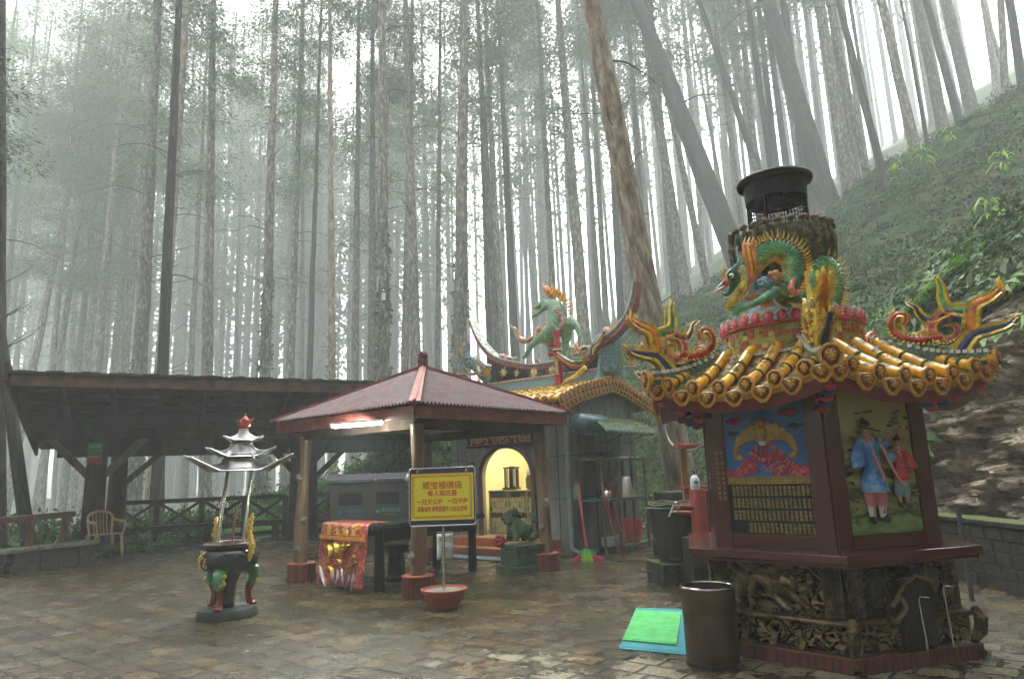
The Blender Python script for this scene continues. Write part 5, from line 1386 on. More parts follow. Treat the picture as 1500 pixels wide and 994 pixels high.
q_ = MB(F0); q_.box((0, 2.10, .05), (.32, .11, .03)); q_.build('vent_lintel', M_maroon, FU)
b = MB(F0); b.box((0, 2.10, .066), (.22, .05, .01)); b.build('vent_slot', bpy.data.materials['void_black'], FU)
# --- carved bronze base
BAP = 1.02 * math.cos(PI / 6)
def gilt():
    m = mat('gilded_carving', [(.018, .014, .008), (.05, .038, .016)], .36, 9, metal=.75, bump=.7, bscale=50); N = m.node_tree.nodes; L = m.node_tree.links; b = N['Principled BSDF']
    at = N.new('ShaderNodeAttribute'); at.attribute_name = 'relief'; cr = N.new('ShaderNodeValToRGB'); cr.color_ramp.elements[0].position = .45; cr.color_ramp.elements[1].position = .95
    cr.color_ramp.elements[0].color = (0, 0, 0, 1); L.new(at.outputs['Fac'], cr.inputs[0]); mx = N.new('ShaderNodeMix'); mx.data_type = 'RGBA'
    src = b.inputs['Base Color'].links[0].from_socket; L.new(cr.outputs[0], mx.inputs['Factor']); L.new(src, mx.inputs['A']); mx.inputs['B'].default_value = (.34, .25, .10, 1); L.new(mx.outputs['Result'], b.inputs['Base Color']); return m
M_gilt = gilt()
def relief_sheet(F, w_, v0, v1, seed, amp, nm, mt_, nu=70, nv=44, scal=9, inset=.0, edge=False):
    q_ = MB(F); vs = []; fs = []; hs_ = []
    for j in range(nv + 1):
        for i in range(nu + 1):
            u = (i / nu - .5) * w_; v = v0 + (v1 - v0) * j / nv
            p = Vector((u * scal, v * scal, seed)); wr = noise.noise_vector(p * .6) * .9
            h_ = abs(noise.noise(p + wr)) * 1.6 + .35 * abs(noise.noise((p + wr) * 2.3))
            h_ = math.sin(min(1, h_ * 1.5) * PI * 2.2) * .5 + .5
            if edge: v = v + (.022 * math.sin(u * 26) + .012 * math.sin(u * 61)) * (1 - j / nv)
            vs.append((u, v, inset + amp * h_)); hs_.append(h_)
    for j in range(nv):
        for i in range(nu): a = j * (nu + 1) + i; fs.append((a, a + 1, a + nu + 2, a + nu + 1))
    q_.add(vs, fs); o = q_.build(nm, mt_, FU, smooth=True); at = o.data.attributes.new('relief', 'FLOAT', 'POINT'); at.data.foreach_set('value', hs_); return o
def key_col(q_, x, v0, v1, w_, w0):
    n_ = int((v1 - v0) / (w_ * 1.15)); s_ = (v1 - v0) / n_
    for i in range(n_):
        y0 = v0 + i * s_; h_ = s_ * .82
        seg = [((-.5, 0), (-.5, 1)), ((-.5, 1), (.5, 1)), ((.5, 1), (.5, .25)), ((.5, .25), (-.1, .25)), ((-.1, .25), (-.1, .65)), ((-.1, .65), (.2, .65))]
        for (a0, b0), (a1, b1) in seg:
            q_.bar((x + a0 * w_, y0 + b0 * h_, w0), (x + a1 * w_, y0 + b1 * h_, w0), .009, .012, up=(0, 0, 1))
for k, an in faces.items():
    F = face_T(an, BAP)
    if k in (0, 1, 2):
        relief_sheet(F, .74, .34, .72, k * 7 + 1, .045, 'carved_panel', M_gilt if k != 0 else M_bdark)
    for x in (-.44, .44):
        q_ = MB(F); q_.box((x, .52, .02), (.14, .44, .04)); key_col(q_, x - .028, .33, .71, .038, .044); key_col(q_, x + .028, .33, .71, .038, .044)
        q_.build('key_pilaster', M_bronze, FU)
    if k in (0, 1, 2):
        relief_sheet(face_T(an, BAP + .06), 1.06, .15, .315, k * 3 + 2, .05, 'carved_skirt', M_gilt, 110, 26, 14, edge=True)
        q_ = MB(face_T(an, BAP)); q_.box((0, .335, .06), (1.10, .035, .13)); q_.build('skirt_moulding', M_bronze2, FU, bevel=.012)
for i in range(6):
    c_, s_ = math.cos(i * PI / 3), math.sin(i * PI / 3)
    q_ = MB(); q_.tube([(1.14 * c_, 1.14 * s_, .37), (1.18 * c_, 1.18 * s_, .30), (1.16 * c_, 1.16 * s_, .20), (1.11 * c_, 1.11 * s_, .12), (1.13 * c_, 1.13 * s_, .05), (1.17 * c_, 1.17 * s_, .02)], [.03, .045, .045, .03, .038, .035], 20)
    q_.v = [tuple(Vector(v) + Vector((c_, s_, .3)) * .03 * noise.noise(Vector(v) * 45)) for v in q_.v]
    q_.build('lion_paw_foot', M_bronze, FU, smooth=True)
# lion on the front-left base panel
B1 = face_T(faces[1], BAP + .03)
def bj(x, y, r, z=.03): return (x, y, z, r, r * .8)
lj = [bj(-.24, .59, .075), bj(-.13, .61, .07), bj(-.02, .58, .075), bj(.06, .56, .075), bj(.12, .615, .06, .06), bj(.19, .59, .035, .09),
      bj(-.28, .51, .055), bj(-.31, .44, .034), bj(-.27, .39, .034, .05), bj(-.17, .52, .05, .05), bj(-.19, .44, .032, .06), bj(-.14, .40, .034, .08),
      bj(.03, .48, .045, .05), bj(.10, .42, .032, .07), bj(.16, .39, .034, .08), bj(.14, .50, .04), bj(.22, .45, .03), bj(.28, .41, .034, .05), bj(-.30, .66, .02), bj(-.34, .70, .03)]
le = [(0, 1), (1, 2), (2, 3), (3, 4), (4, 5), (0, 6), (6, 7), (7, 8), (1, 9), (9, 10), (10, 11), (2, 12), (12, 13), (13, 14), (3, 15), (15, 16), (16, 17), (0, 18), (18, 19)]
lion = skin_fig('relief_lion', lj, le, M_bronze2, FU, B1, 2)
q_ = MB(B1); rm = random.Random(3)
for i in range(40):
    a = rm.uniform(0, 2 * PI); r_ = rm.uniform(.03, .075); q_.ball((.11 + math.cos(a) * r_, .615 + math.sin(a) * r_ * .8, .05 + rm.uniform(0, .03)), rm.uniform(.012, .02), n=7, m=5)
for (x, y, r_) in ((.24, .56, .045),): q_.ball((x, y, .04), r_, n=14, m=10, amp=.2, fr=9)
q_.build('mane_and_ball', M_bronze2, lion, smooth=True)
q_ = MB(B1)
for i in range(26):
    x = rm.uniform(-.34, .34); y = rm.choice((rm.uniform(.36, .42), rm.uniform(.64, .70))) if abs(x) < .28 else rm.uniform(.36, .7)
    cx_ = [(x + math.cos(t * .9 + i) * (.028 - .003 * t), y + math.sin(t * .9 + i) * (.028 - .003 * t), .03) for t in range(8)]
    q_.tube(cx_, [.009 - .0007 * t for t in range(8)], 6)
q_.build('cloud_swirls', M_bronze2, FU, smooth=True)
# right base side: vases, arched stoke door and two wire hooks
B0 = face_T(faces[0], BAP + .03)
for x, y in ((-.24, .56), (.25, .60)):
    q_ = MB(B0 @ Matrix.Translation((x, y, .0)) @ Matrix.Rotation(-PI / 2, 4, 'X')); q_.lathe([(.03, -.14), (.05, -.12), (.085, -.03), (.075, .05), (.03, .085), (.025, .11), (.045, .13)], 18, sy=.6); q_.build('relief_vase', M_bronze2 if x > 0 else M_bronze, FU, smooth=True)
dr = MB(B0); pr = [(-.15, .14), (.17, .14), (.17, .50)] + [(.01 + .16 * math.cos(a), .50 + .12 * math.sin(a)) for a in [R(20 * i) for i in range(1, 9)]] + [(-.15, .50)]
dr.prism(pr, .0, .12); dr.build('stoke_door', M_bdark, FU, bevel=.015)
q_ = MB(B0); q_.tube(bez([(-.22, .44, .10), (-.15, .50, .12), (-.12, .42, .12), (-.22, .34, .11), (-.26, .36, .1)], 14), .018, 8); q_.tube([(-.18 + .0, .50, .11), (-.10, .60, .13), (.0, .645, .13), (.12, .60, .13), (.18, .50, .11)], .014, 8); q_.build('bronze_ribbon', M_bronze2, FU, smooth=True)
q_ = MB(B0)
for x, y in ((-.02, .50), (.22, .56)):
    q_ = MB(B0); q_.tube([(x + .09, y - .01, .16), (x + .01, y, .15), (x, y - .02, .15), (x, .14, .17)], .007, 8); q_.build('wire_hook', M_steel, FU, smooth=True)
# --- eaves
M_tile = mat('amber_glazed_tile', [(.50, .21, .015), (.80, .42, .02), (.88, .54, .05)], .22, 7, coat=.35, moss=.18, bump=.12)
M_tile2 = mat('amber_relief_tile', [(.50, .20, .015), (.76, .38, .03)], .3, 14, coat=.3, moss=.10, bump=.8, bscale=60)
M_tgr = mat('amber_groove_shade', [(.10, .03, .006), (.2, .07, .01)], .4, 20)  # darker amber put into the tile-end recesses to deepen their relief shade
M_mossm = mat('thick_moss', [(.025, .04, .010), (.06, .085, .02), (.10, .13, .03)], .95, 30, bump=1.0, bscale=80)
ER = 1.50; EZF = 2.215; SAG = .15
def eave(k, u):      # u 0..1 along the side k, from its left corner to the right one as seen from outside; returns the eave point
    a1, a0 = faces[k] + PI / 6, faces[k] - PI / 6
    p = Vector((math.cos(a0), math.sin(a0), 0)).lerp(Vector((math.cos(a1), math.sin(a1), 0)), u) * ER
    p.z = EZF - SAG * (1 - (2 * u - 1) ** 2) ** .8
    return p
IN_R, IN_Z = .74, 2.50
def inner(k, u):
    a1, a0 = faces[k] + PI / 6, faces[k] - PI / 6
    p = Vector((math.cos(a0), math.sin(a0), 0)).lerp(Vector((math.cos(a1), math.sin(a1), 0)), u) * IN_R; p.z = IN_Z - .06 * (1 - (2 * u - 1) ** 2)
    return p
def slope_pt(k, u, t):
    e, i_ = eave(k, u), inner(k, u); p = e.lerp(i_, t); p.z -= .035 * math.sin(PI * t); return p
def disc(mb, c, out, r_, mi=0, tri=False, gm=3):
    """ornamental end tile facing out"""
    o = Vector(out).normalized(); u_ = Vector((0, 0, 1)).cross(o).normalized(); v_ = o.cross(u_)
    pts = []
    n_ = 24
    for j in range(n_):
        a = 2 * PI * j / n_
        if tri:
            x = math.cos(a); y = math.sin(a); rr = (1.0 if y > -.1 else 1.0); x *= 1.15; y = y * .45 if y > 0 else y * 1.15 - (.25 * (1 - abs(x)) if abs(x) < .6 else 0)
            wv_ = 1 + .04 * math.cos(a * 10)
        else:
            x, y = math.cos(a), math.sin(a); y = y - (.35 * max(0, -y - .6) * 2); wv_ = 1 + .05 * math.cos(a * 7)
        pts.append((x * wv_, y * wv_))
    def P_(x, y, w_): return Vector(c) + u_ * x * r_ + v_ * y * r_ + o * w_
    n0 = len(pts); vs = [P_(x, y, -.012) for x, y in pts] + [P_(x, y, .010) for x, y in pts] + [P_(x * .78, y * .78, .016) for x, y in pts] + [P_(x * .70, y * .70, -.004) for x, y in pts] + [P_(x * .45, y * .45, .020 + .012 * (j % 4 < 2)) for j, (x, y) in enumerate(pts)] + [P_(x * .2, y * .2, .028) for x, y in pts] + [P_(0, 0, .03)]
    fs = []
    for r__ in range(5):
        for j in range(n0): fs.append((r__ * n0 + j, r__ * n0 + (j + 1) % n0, (r__ + 1) * n0 + (j + 1) % n0, (r__ + 1) * n0 + j))
    for j in range(n0): fs.append((5 * n0 + j, 5 * n0 + (j + 1) % n0, 6 * n0))
    fs.append(tuple(range(n0))[::-1])
    ms0 = len(mb.m); mb.add(vs, fs, mi)
    for j in range(n0): mb.m[ms0 + 3 * n0 + j] = gm; mb.m[ms0 + 4 * n0 + j] = gm if j % 4 == 0 else mi
for k in range(6):
    n_out = Vector((math.cos(faces[k]), math.sin(faces[k]), 0))
    q_ = MB(); vs = []; fs = []; n_ = 24; m2 = 8      # pan surface with thickness
    for i in range(n_ + 1):
        for j in range(m2 + 1):
            vs.append(slope_pt(k, i / n_, j / m2))
    nn = len(vs); vs += [v - Vector((0, 0, .07)) for v in vs]
    for i in range(n_):
        for j in range(m2):
            a = i * (m2 + 1) + j; fs.append((a, a + m2 + 1, a + m2 + 2, a + 1)); fs.append((nn + a, nn + a + 1, nn + a + m2 + 2, nn + a + m2 + 1))
        a = i * (m2 + 1); fs.append((a, nn + a, nn + a + m2 + 1, a + m2 + 1))
    q_.add(vs, fs); q_.build('tile_bed', mat('mossy_tile_bed', [(.30, .13, .02), (.45, .22, .03)], .5, 9, moss=.30, bump=.4) if k == 0 else bpy.data.materials['mossy_tile_bed'], FU, smooth=True, sharp=60)
    NTL = 6
    for i in range(NTL):
        u = (i + .5) / NTL * .92 + .04
        e = eave(k, u)
        # tubes run square to the eave up to the ring or the hip
        top_t = .97; pts = []
        lim = min(u, 1 - u)
        lenm = (ER - IN_R) * math.cos(PI / 6)
        reach = min(1.0, (lim * ER) / math.tan(PI / 6) / lenm * 1.0 * math.tan(PI / 6) * 1.7320508)
        segs = 10
        for s_ in range(segs + 1):
            d_ = reach * s_ / segs
            p = e - n_out * lenm * d_; p.z = lerp(e.z, IN_Z - .05, d_) - .03 * math.sin(PI * d_) + .045
            pts.append(p)
        q_ = MB(); ns = 3
        for s_ in range(ns):      # overlapping barrel tiles
            a_, b_ = s_ * segs // ns, (s_ + 1) * segs // ns + (0 if s_ == ns - 1 else 0)
            pp = pts[a_:b_ + 1]
            q_.tube(pp, [.048] + [.046] * (len(pp) - 2) + [.044], 14)
            if s_: q_.tube([pp[0] - (pp[1] - pp[0]).normalized() * .01, pp[0] + (pp[1] - pp[0]).normalized() * .012], .052, 14, 1)
        disc(q_, pts[0] + n_out * .015, n_out + Vector((0, 0, -.1)), .064, 2)
        q_.build('barrel_tile_row', [M_tile, M_mossm, M_tile2, M_tgr], FU, smooth=True, sharp=50)
    q_ = MB()
    for i in range(NTL + 1):
        u = min(.97, max(.03, i / NTL * .92 + .04)); e = eave(k, u) + Vector((0, 0, -.02)) + n_out * .01
        disc(q_, e, n_out + Vector((0, 0, -.1)), .074, 0, True)
    q_.build('drip_tiles', [M_tile2, M_tile2, M_tile2, M_tgr], FU, smooth=True, sharp=50)
    q_ = MB()      # soffit and red eave board
    for i in range(16):
        a_, b_ = eave(k, i / 16), eave(k, (i + 1) / 16)
        sc_ = .955
        q_.add([a_ * 1 - Vector((0, 0, .07)) - n_out * .03, b_ - Vector((0, 0, .07)) - n_out * .03, b_ - Vector((0, 0, .16)) - n_out * .05, a_ - Vector((0, 0, .16)) - n_out * .05], [(0, 1, 2, 3)])
        ia, ib = inner(k, i / 16), inner(k, (i + 1) / 16)
        q_.add([a_ - Vector((0, 0, .16)) - n_out * .05, b_ - Vector((0, 0, .16)) - n_out * .05, Vector((ib.x, ib.y, 2.10)), Vector((ia.x, ia.y, 2.10))], [(0, 1, 2, 3)])
    q_.build('eave_board', mat('dark_red_lacquer', [(.12, .012, .010), (.19, .02, .015)], .4, 6) if k == 0 else bpy.data.materials['dark_red_lacquer'], FU, smooth=True)
# hip ridges, corner brackets, scrolls
M_mos = mat('mosaic_blue_green', [(.03, .10, .14), (.10, .20, .16), (.30, .34, .28)], .35, 40, bump=.6, bscale=60, moss=.45)
RMz = Matrix.Identity(4)
for i in range(6):
    an = i * PI / 3; c_, s_ = math.cos(an), math.sin(an); T4 = Matrix.Rotation(an, 4, 'Z')
    q_ = MB(T4); pts = bez([(1.50, 0, 2.26), (1.30, 0, 2.28), (1.1, 0, 2.33), (.9, 0, 2.41), (.7, 0, 2.5)], 14); q_.tube(pts, [.075] * 15, 10, flat=(.75, 1.1))
    q_.v = [tuple(Vector(v) + Vector((0, 0, .02 * noise.noise(Vector(v) * 14)))) for v in q_.v]
    q_.build('hip_ridge', M_mos, FU, smooth=True)
    q_ = MB(T4)
    for j in range(16):
        p = pts[0].lerp(pts[-1], j / 15) if 0 else bez([pts[0], pts[4], pts[8], pts[14]], 15)[j]
        for sg in (-1, 1): q_.box((p.x, sg * .058, p.z + .045), (.03, .02, .028))
    q_.build('white_beads', G_wh, FU)
    q_ = MB(); o_ = Vector((c_, s_, 0)); disc(q_, Vector((c_ * 1.55, s_ * 1.55, 2.25)), o_, .085, 0); q_.tube([(c_ * 1.55, s_ * 1.55, 2.245), (c_ * 1.38, s_ * 1.38, 2.27)], .055, 12, 1); q_.build('corner_tile', [M_tile2, M_tile, M_tile, M_tgr], FU, smooth=True, sharp=50)
    q_ = MB(T4)
    for j in range(5):
        q_.box((1.02 + j * .085, 0, 1.93 + j * .035), (.10, .11 + .02 * (j % 2), .055), j % 2); q_.ball((1.06 + j * .085, 0, 1.90 + j * .035), .05, (j + 1) % 2, 10, 6, (1, 1, .7))
    q_.build('corner_bracket', [mat('bracket_blue', [(.015, .04, .16), (.03, .10, .30)], .4, 12) if i == 0 else bpy.data.materials['bracket_blue'], M_robe2], FU, smooth=True, sharp=40)
    scroll(FU, T4, .05, range(6) if i in (0, 5, 4) else (0, 1, 2, 4, 5))
# --- stack above the roof
def stack_prof(r_): return r_
q_ = MB(); q_.prism(hexp(.80), 2.33, 2.43); q_.prism(hexp(.74), 2.43, 2.455); q_.build('mosaic_step', M_mos, FU, bevel=.01)
q_ = MB()
for i in range(6):
    a_, b_ = Vector(hexp(.805)[i]), Vector(hexp(.805)[(i + 1) % 6])
    for j in range(22): p = a_.lerp(b_, (j + .5) / 22); q_.box((p.x, p.y, 2.435), (.024, .024, .022))
q_.build('white_beads', G_wh, FU)
q_ = MB(); q_.lathe([(.61, 2.43), (.60, 2.69), (.575, 2.70)], 48); q_.build('drum', mat('mossy_drum', [(.30, .26, .04), (.45, .40, .08)], .5, 12, moss=.55, bump=.5), FU, smooth=True)
q_ = MB(); rr_ = random.Random(6)
for j in range(60):
    for r__ in range(5):
        h2 = math.sin(j * .9) * .5 + .5
        if rr_.random() < .42: continue
        a = 2 * PI * j / 60; zc = 2.47 + r__ * .046
        q_.box((0, 0, 0), (.012, .050, .036), rr_.choice((0, 0, 1)), T=Matrix.Rotation(a, 4, 'Z') @ Matrix.Translation((.607, 0, zc)))
q_.build('mosaic_chips', [mat('chip_red', [(.42, .07, .03), (.5, .12, .05)], .35), mat('chip_yellow', [(.6, .5, .08)], .35)], FU)
q_ = MB(); q_.lathe([(.60, 2.69), (.635, 2.70), (.635, 2.72), (.55, 2.73)], 48, cap=False)
NP = 34
for j in range(NP):
    a = 2 * PI * j / NP; T4 = Matrix.Rotation(a, 4, 'Z') @ Matrix.Translation((.62, 0, 2.70))
    q_.ball((0, 0, .055), .052, 0, 10, 8, (.45, 1, 1.25), T=T4); q_.ball((.012, 0, .05), .028, 1, 8, 6, (.6, 1, 1.3), T=T4)
    for t in range(9):
        b_ = R(-10 + 200 * t / 8); q_.ball((.004, math.cos(b_) * .050, .055 + math.sin(b_) * .066), .011, 2, 5, 4, T=T4)
q_.build('lotus_petal_ring', [G_re, mat('petal_pink', [(.7, .12, .16)], .3), G_wh], FU, smooth=True)
M_rockb = mat('blue_grey_rock', [(.05, .07, .10), (.16, .19, .22)], .5, 9, bump=.6, moss=.15)
q_ = MB(); q_.lathe([(.56, 2.72), (.52, 2.80), (.44, 2.86), (.36, 2.95), (.33, 3.15), (.36, 3.3)], 40, wob=lambda a, z: .09 * noise.noise(Vector((math.cos(a) * 3, math.sin(a) * 3, z * 6)))); q_.build('rock_core', M_rockb, FU, smooth=True)
# mossy petal crown
M_crown = mat('mossy_carved_petals', [(.025, .022, .010), (.08, .07, .03), (.24, .20, .09)], .7, 14, moss=.5, bump=.9, bscale=35)
q_ = MB(); q_.lathe([(.34, 3.22), (.42, 3.28), (.445, 3.38), (.44, 3.55), (.40, 3.66), (.32, 3.70), (.3, 3.69)], 48, wob=lambda a, z: .07 * math.cos(a * 26) + .05 * noise.noise(Vector((math.cos(a) * 4, math.sin(a) * 4, z * 9))))
q_.build('crown', M_crown, FU, smooth=True)
q_ = MB()
for j in range(26):
    a = 2 * PI * j / 26; T4 = Matrix.Rotation(a, 4, 'Z')
    rr = .012 * rr_.uniform(-1, 1)
    q_.tube([(.43, 0, 3.34), (.47, 0, 3.42), (.475, 0, 3.56), (.45, 0, 3.66)] if 0 else [tuple(T4 @ Vector(p)) for p in ((.43, 0, 3.30), (.465 + rr, 0, 3.42), (.47, 0, 3.56), (.45 + rr, 0, 3.66))], [.012, .024, .026, .018], 8)
    q_.ball(tuple(T4 @ Vector((.46 + rr, 0, 3.685))), .040, 1, 10, 6, (1, 1, .7), amp=.3)
    q_.ball(tuple(T4 @ Vector((.47 + rr, .03, 3.50 + .05 * rr_.random()))), .022, 1, 8, 5)
q_.build('petal_ribs', [M_crown, mat('brown_knobs', [(.10, .06, .035), (.22, .15, .09)], .7, 20, moss=.2, bump=.5)], FU, smooth=True)
# wire-mesh flue with its flat cap
q_ = MB(); mr_ = .275
for j in range(52):
    a = 2 * PI * j / 52; x, y = math.cos(a) * mr_, math.sin(a) * mr_; w_ = .006 if j % 13 else .03
    q_.bar((x, y, 3.66), (x, y, 4.12), w_, w_ if j % 13 else .02)
for j in range(11): z = 3.69 + j * .04; q_.tube([(math.cos(2 * PI * t / 26) * mr_, math.sin(2 * PI * t / 26) * mr_, z) for t in range(27)], .004, 4, cap=False)
q_.build('wire_mesh_flue', M_black, FU)
q_ = MB(); q_.lathe([(.285, 4.0), (.29, 4.10), (.29, 4.17), (.35, 4.19), (.355, 4.215), (.34, 4.235), (.0, 4.25)], 48, cap=False); q_.lathe([(.285, 4.0), (.27, 4.17), (.0, 4.18)], 48, cap=False); q_.build('flue_cap', M_black, FU, smooth=True, sharp=40)
# ------------------------------------------------------------------ the dragon coiled round the stack (part of the furnace)
inv = Matrix.Rotation(-FA, 4, 'Z') @ Matrix.Translation(-FC)
def DP(zx, zy, Y):
    """point on the furnace, given where it sits on the 4.517x enlargement of the photograph and how far away it stands"""
    return inv @ PY(1030 + zx / 4.517, 320 + zy / 4.517, Y)
DR = bpy.data.objects.new('dragon_statue', None); C.objects.link(DR); DR.parent = FU; DR['label'] = 'green scaled dragon coiled round the stack'
def scaled_tube(path, rad, parent, nm, belly=(0, 0, -1), n=70, around=14, mats=None, spine=None, sc=1.0):
    P = bez(path, n); k = len(rad) - 1
    RR = []
    for i in range(n + 1):
        t = i / n * k; a = min(int(t), k - 1); RR.append(lerp(rad[a], rad[a + 1], t - a))
    b = MB(); b.tube(P, RR, 16, 0); b.build(nm, [mats[0]], parent, smooth=True)
    s = MB()
    N = None; L_ = 0; row = 0; sp = MB()
    bn = Vector(belly)
    for i in range(1, n):
        t_ = (P[i + 1] - P[i - 1]).normalized()
        L_ += (P[i] - P[i - 1]).length
        if L_ < .021 * sc: continue
        L_ = 0; row += 1
        dn_ = bn - t_ * bn.dot(t_); dn_.normalize() if dn_.length > 1e-5 else None
        if callable(spine): up_ = spine(P[i]); up_ = (up_ - t_ * up_.dot(t_)).normalized()
        else: up_ = -dn_
        B = t_.cross(up_); r_ = RR[i]
        for j in range(around):
            a = 2 * PI * (j + .5 * (row % 2)) / around
            d = up_ * math.cos(a) + B * math.sin(a)
            ca = math.cos(a)
            mi = 0 if ca > .55 else (1 if ca > -.15 else 2)
            if ca < -.72: mi = 3
            w_ = r_ * math.sin(PI / around) * 1.25; tn = t_.cross(d)
            p0 = P[i] + d * r_ * 1.0; tip = P[i] + t_ * .030 * sc + d * (r_ * 1.0 + .012 * sc)
            s.add([p0 - tn * w_, p0 - tn * w_ * .9 + t_ * .016 * sc + d * .008 * sc, tip, p0 + tn * w_ * .9 + t_ * .016 * sc + d * .008 * sc, p0 + tn * w_, P[i] + t_ * .014 * sc + d * (r_ + .013 * sc)], [(0, 1, 5), (1, 2, 5), (2, 3, 5), (3, 4, 5), (4, 0, 5)], mi)
        h_ = .07 * sc
        base = P[i] + up_ * r_ * .9
        sp.add([base - t_ * .014 - B * .008, base + t_ * .014 - B * .008, base + t_ * .014 + B * .008, base - t_ * .014 + B * .008, base + up_ * .035 * sc - t_ * .006 - B * .009, base + up_ * .035 * sc + t_ * .012 - B * .009, base + up_ * .035 * sc + t_ * .012 + B * .009, base + up_ * .035 * sc - t_ * .006 + B * .009],
               [(0, 1, 5, 4), (1, 2, 6, 5), (2, 3, 7, 6), (3, 0, 4, 7), (4, 5, 6, 7)], 0)
        sp.tube([base + up_ * .03 * sc, base + up_ * .07 * sc - t_ * .003, base + up_ * (.105 + .012 * math.sin(row)) * sc - t_ * .012], [.010, .008, .002], 6, 1)
    s.build('scales', mats[1:], parent)
    sp.build('spine_fin', [G_re, G_ye], parent, smooth=True, sharp=45)
D_m = [glaze('dragon_underbody', (.12, .16, .05)), glaze('scale_green', (.05, .30, .10), (.10, .42, .16)), glaze('scale_lime', (.22, .42, .10), (.45, .55, .16)), glaze('scale_yellow', (.70, .55, .10)), glaze('scale_orange', (.60, .20, .04))]
cen = DP(480, 330, 6.0)
c3 = inv @ Vector((FC.x, FC.y, 3.15))
def outward(p): 
    m_ = DP(460, 400, 5.9); d = p - m_; return d
scaled_tube([DP(215, 345, 5.62), DP(290, 360, 5.66), DP(330, 300, 5.72), DP(400, 235, 5.74), DP(490, 210, 5.72), DP(580, 260, 5.70), DP(610, 350, 5.68), DP(585, 440, 5.66), DP(530, 500, 5.66), DP(600, 520, 5.78), DP(660, 500, 5.9)],
            [.05, .075, .088, .092, .094, .094, .094, .092, .085, .07, .05], DR, 'front_coil', mats=D_m, spine=outward, n=110)
def out2(p): 
    m_ = DP(775, 470, 6.05); return p - m_
scaled_tube([DP(680, 520, 6.0), DP(700, 430, 5.98), DP(735, 350, 5.98), DP(790, 315, 6.0), DP(840, 350, 6.02), DP(858, 430, 6.05), DP(850, 510, 6.05), DP(850, 580, 6.0)], [.06, .085, .09, .09, .085, .08, .07, .05], DR, 'rear_coil', mats=D_m, spine=out2, n=80)
# head: skull, jaws, beard, horns, eye
hd_ = [(*DP(290, 350, 5.62), .055), (*DP(235, 355, 5.58), .062), (*DP(190, 375, 5.56), .055), (*DP(160, 420, 5.54), .036), (*DP(120, 450, 5.53), .030), (*DP(80, 480, 5.52), .014),
       (*DP(210, 420, 5.58), .040), (*DP(185, 470, 5.56), .026), (*DP(160, 505, 5.55), .020), (*DP(130, 498, 5.54), .010), (*DP(148, 415, 5.52), .028), (*DP(150, 385, 5.50), .012), (*DP(200, 340, 5.52), .022)]
he = [(0, 1), (1, 2), (2, 3), (3, 4), (4, 5), (1, 6), (6, 7), (7, 8), (8, 9), (3, 10), (10, 11), (1, 12)]
skin_fig('head', hd_, he, glaze('dragon_face', (.10, .22, .14), (.30, .40, .30)), DR, None, 2)
h_ = MB()
h_.tube([DP(148, 420, 5.50), DP(140, 380, 5.49), DP(135, 340, 5.48), DP(140, 300, 5.48)], [.022, .018, .013, .004], 8); h_.build('nose_horn', G_ye, DR, smooth=True)
h_ = MB(); h_.ball(DP(148, 424, 5.49), .03, 0); h_.tube([DP(165, 440, 5.5), DP(120, 462, 5.49), DP(65, 490, 5.5)], [.022, .02, .006], 8, 0, flat=(1, .5)); h_.build('red_snout', glaze('snout_red', (.55, .12, .10), (.7, .35, .3)), DR, smooth=True)
h_ = MB(); h_.ball(DP(188, 378, 5.49), .020, 0, 12, 8); h_.ball(DP(182, 380, 5.475), .010, 1); h_.build('eye', [G_wh, G_bk], DR, smooth=True)
tt = MB()
for (a, b_) in ((150, 470), (135, 478), (118, 484), (165, 465)):
    tt.tube([DP(a, b_, 5.51), DP(a - 2, b_ + 22, 5.51)], [.006, .001], 5)
tt.build('teeth', G_wh, DR)
rb = random.Random(12)
# jaw ruff: two parallel feathered bands (yellow fringe over red and green)
for col, o_ in ((G_gr, 0), (G_re, 18)):
    b = MB(); b.tube(bez([DP(255 + o_, 340 + o_ * .2, 5.50), DP(285 + o_ * .6, 380, 5.47), DP(280 + o_ * .3, 450, 5.45), DP(235 + o_ * .3, 520, 5.45), DP(180 + o_ * .3, 570, 5.45), DP(160, 605, 5.46)], 24), [.022, .024, .026, .026, .026, .026, .026, .026, .026, .026, .026, .024, .022, .02, .02, .018, .018, .016, .016, .014, .012, .012, .010, .008, .004], 8)
    b.build('jaw_ruff', col, DR, smooth=True)
b = MB(); pts = bez([DP(300, 330, 5.47), DP(310, 390, 5.45), DP(298, 460, 5.43), DP(250, 530, 5.43), DP(190, 585, 5.43), DP(160, 610, 5.45)], 40)
pt2 = bez([DP(235, 345, 5.47), DP(255, 390, 5.45), DP(245, 440, 5.43), DP(205, 500, 5.43), DP(160, 555, 5.43), DP(150, 600, 5.45)], 40)
for i in range(40):
    for PT, sg in ((pts, 1), (pt2, -1)):
        d = (PT[i + 1] - PT[i]).normalized(); s_ = (pts[i] - pt2[i]).normalized() * sg
        b.tube([PT[i] - s_ * .03, PT[i] + s_ * .008 + d * .012], [.010, .003], 5)
b.build('ruff_fringe', G_ye, DR)
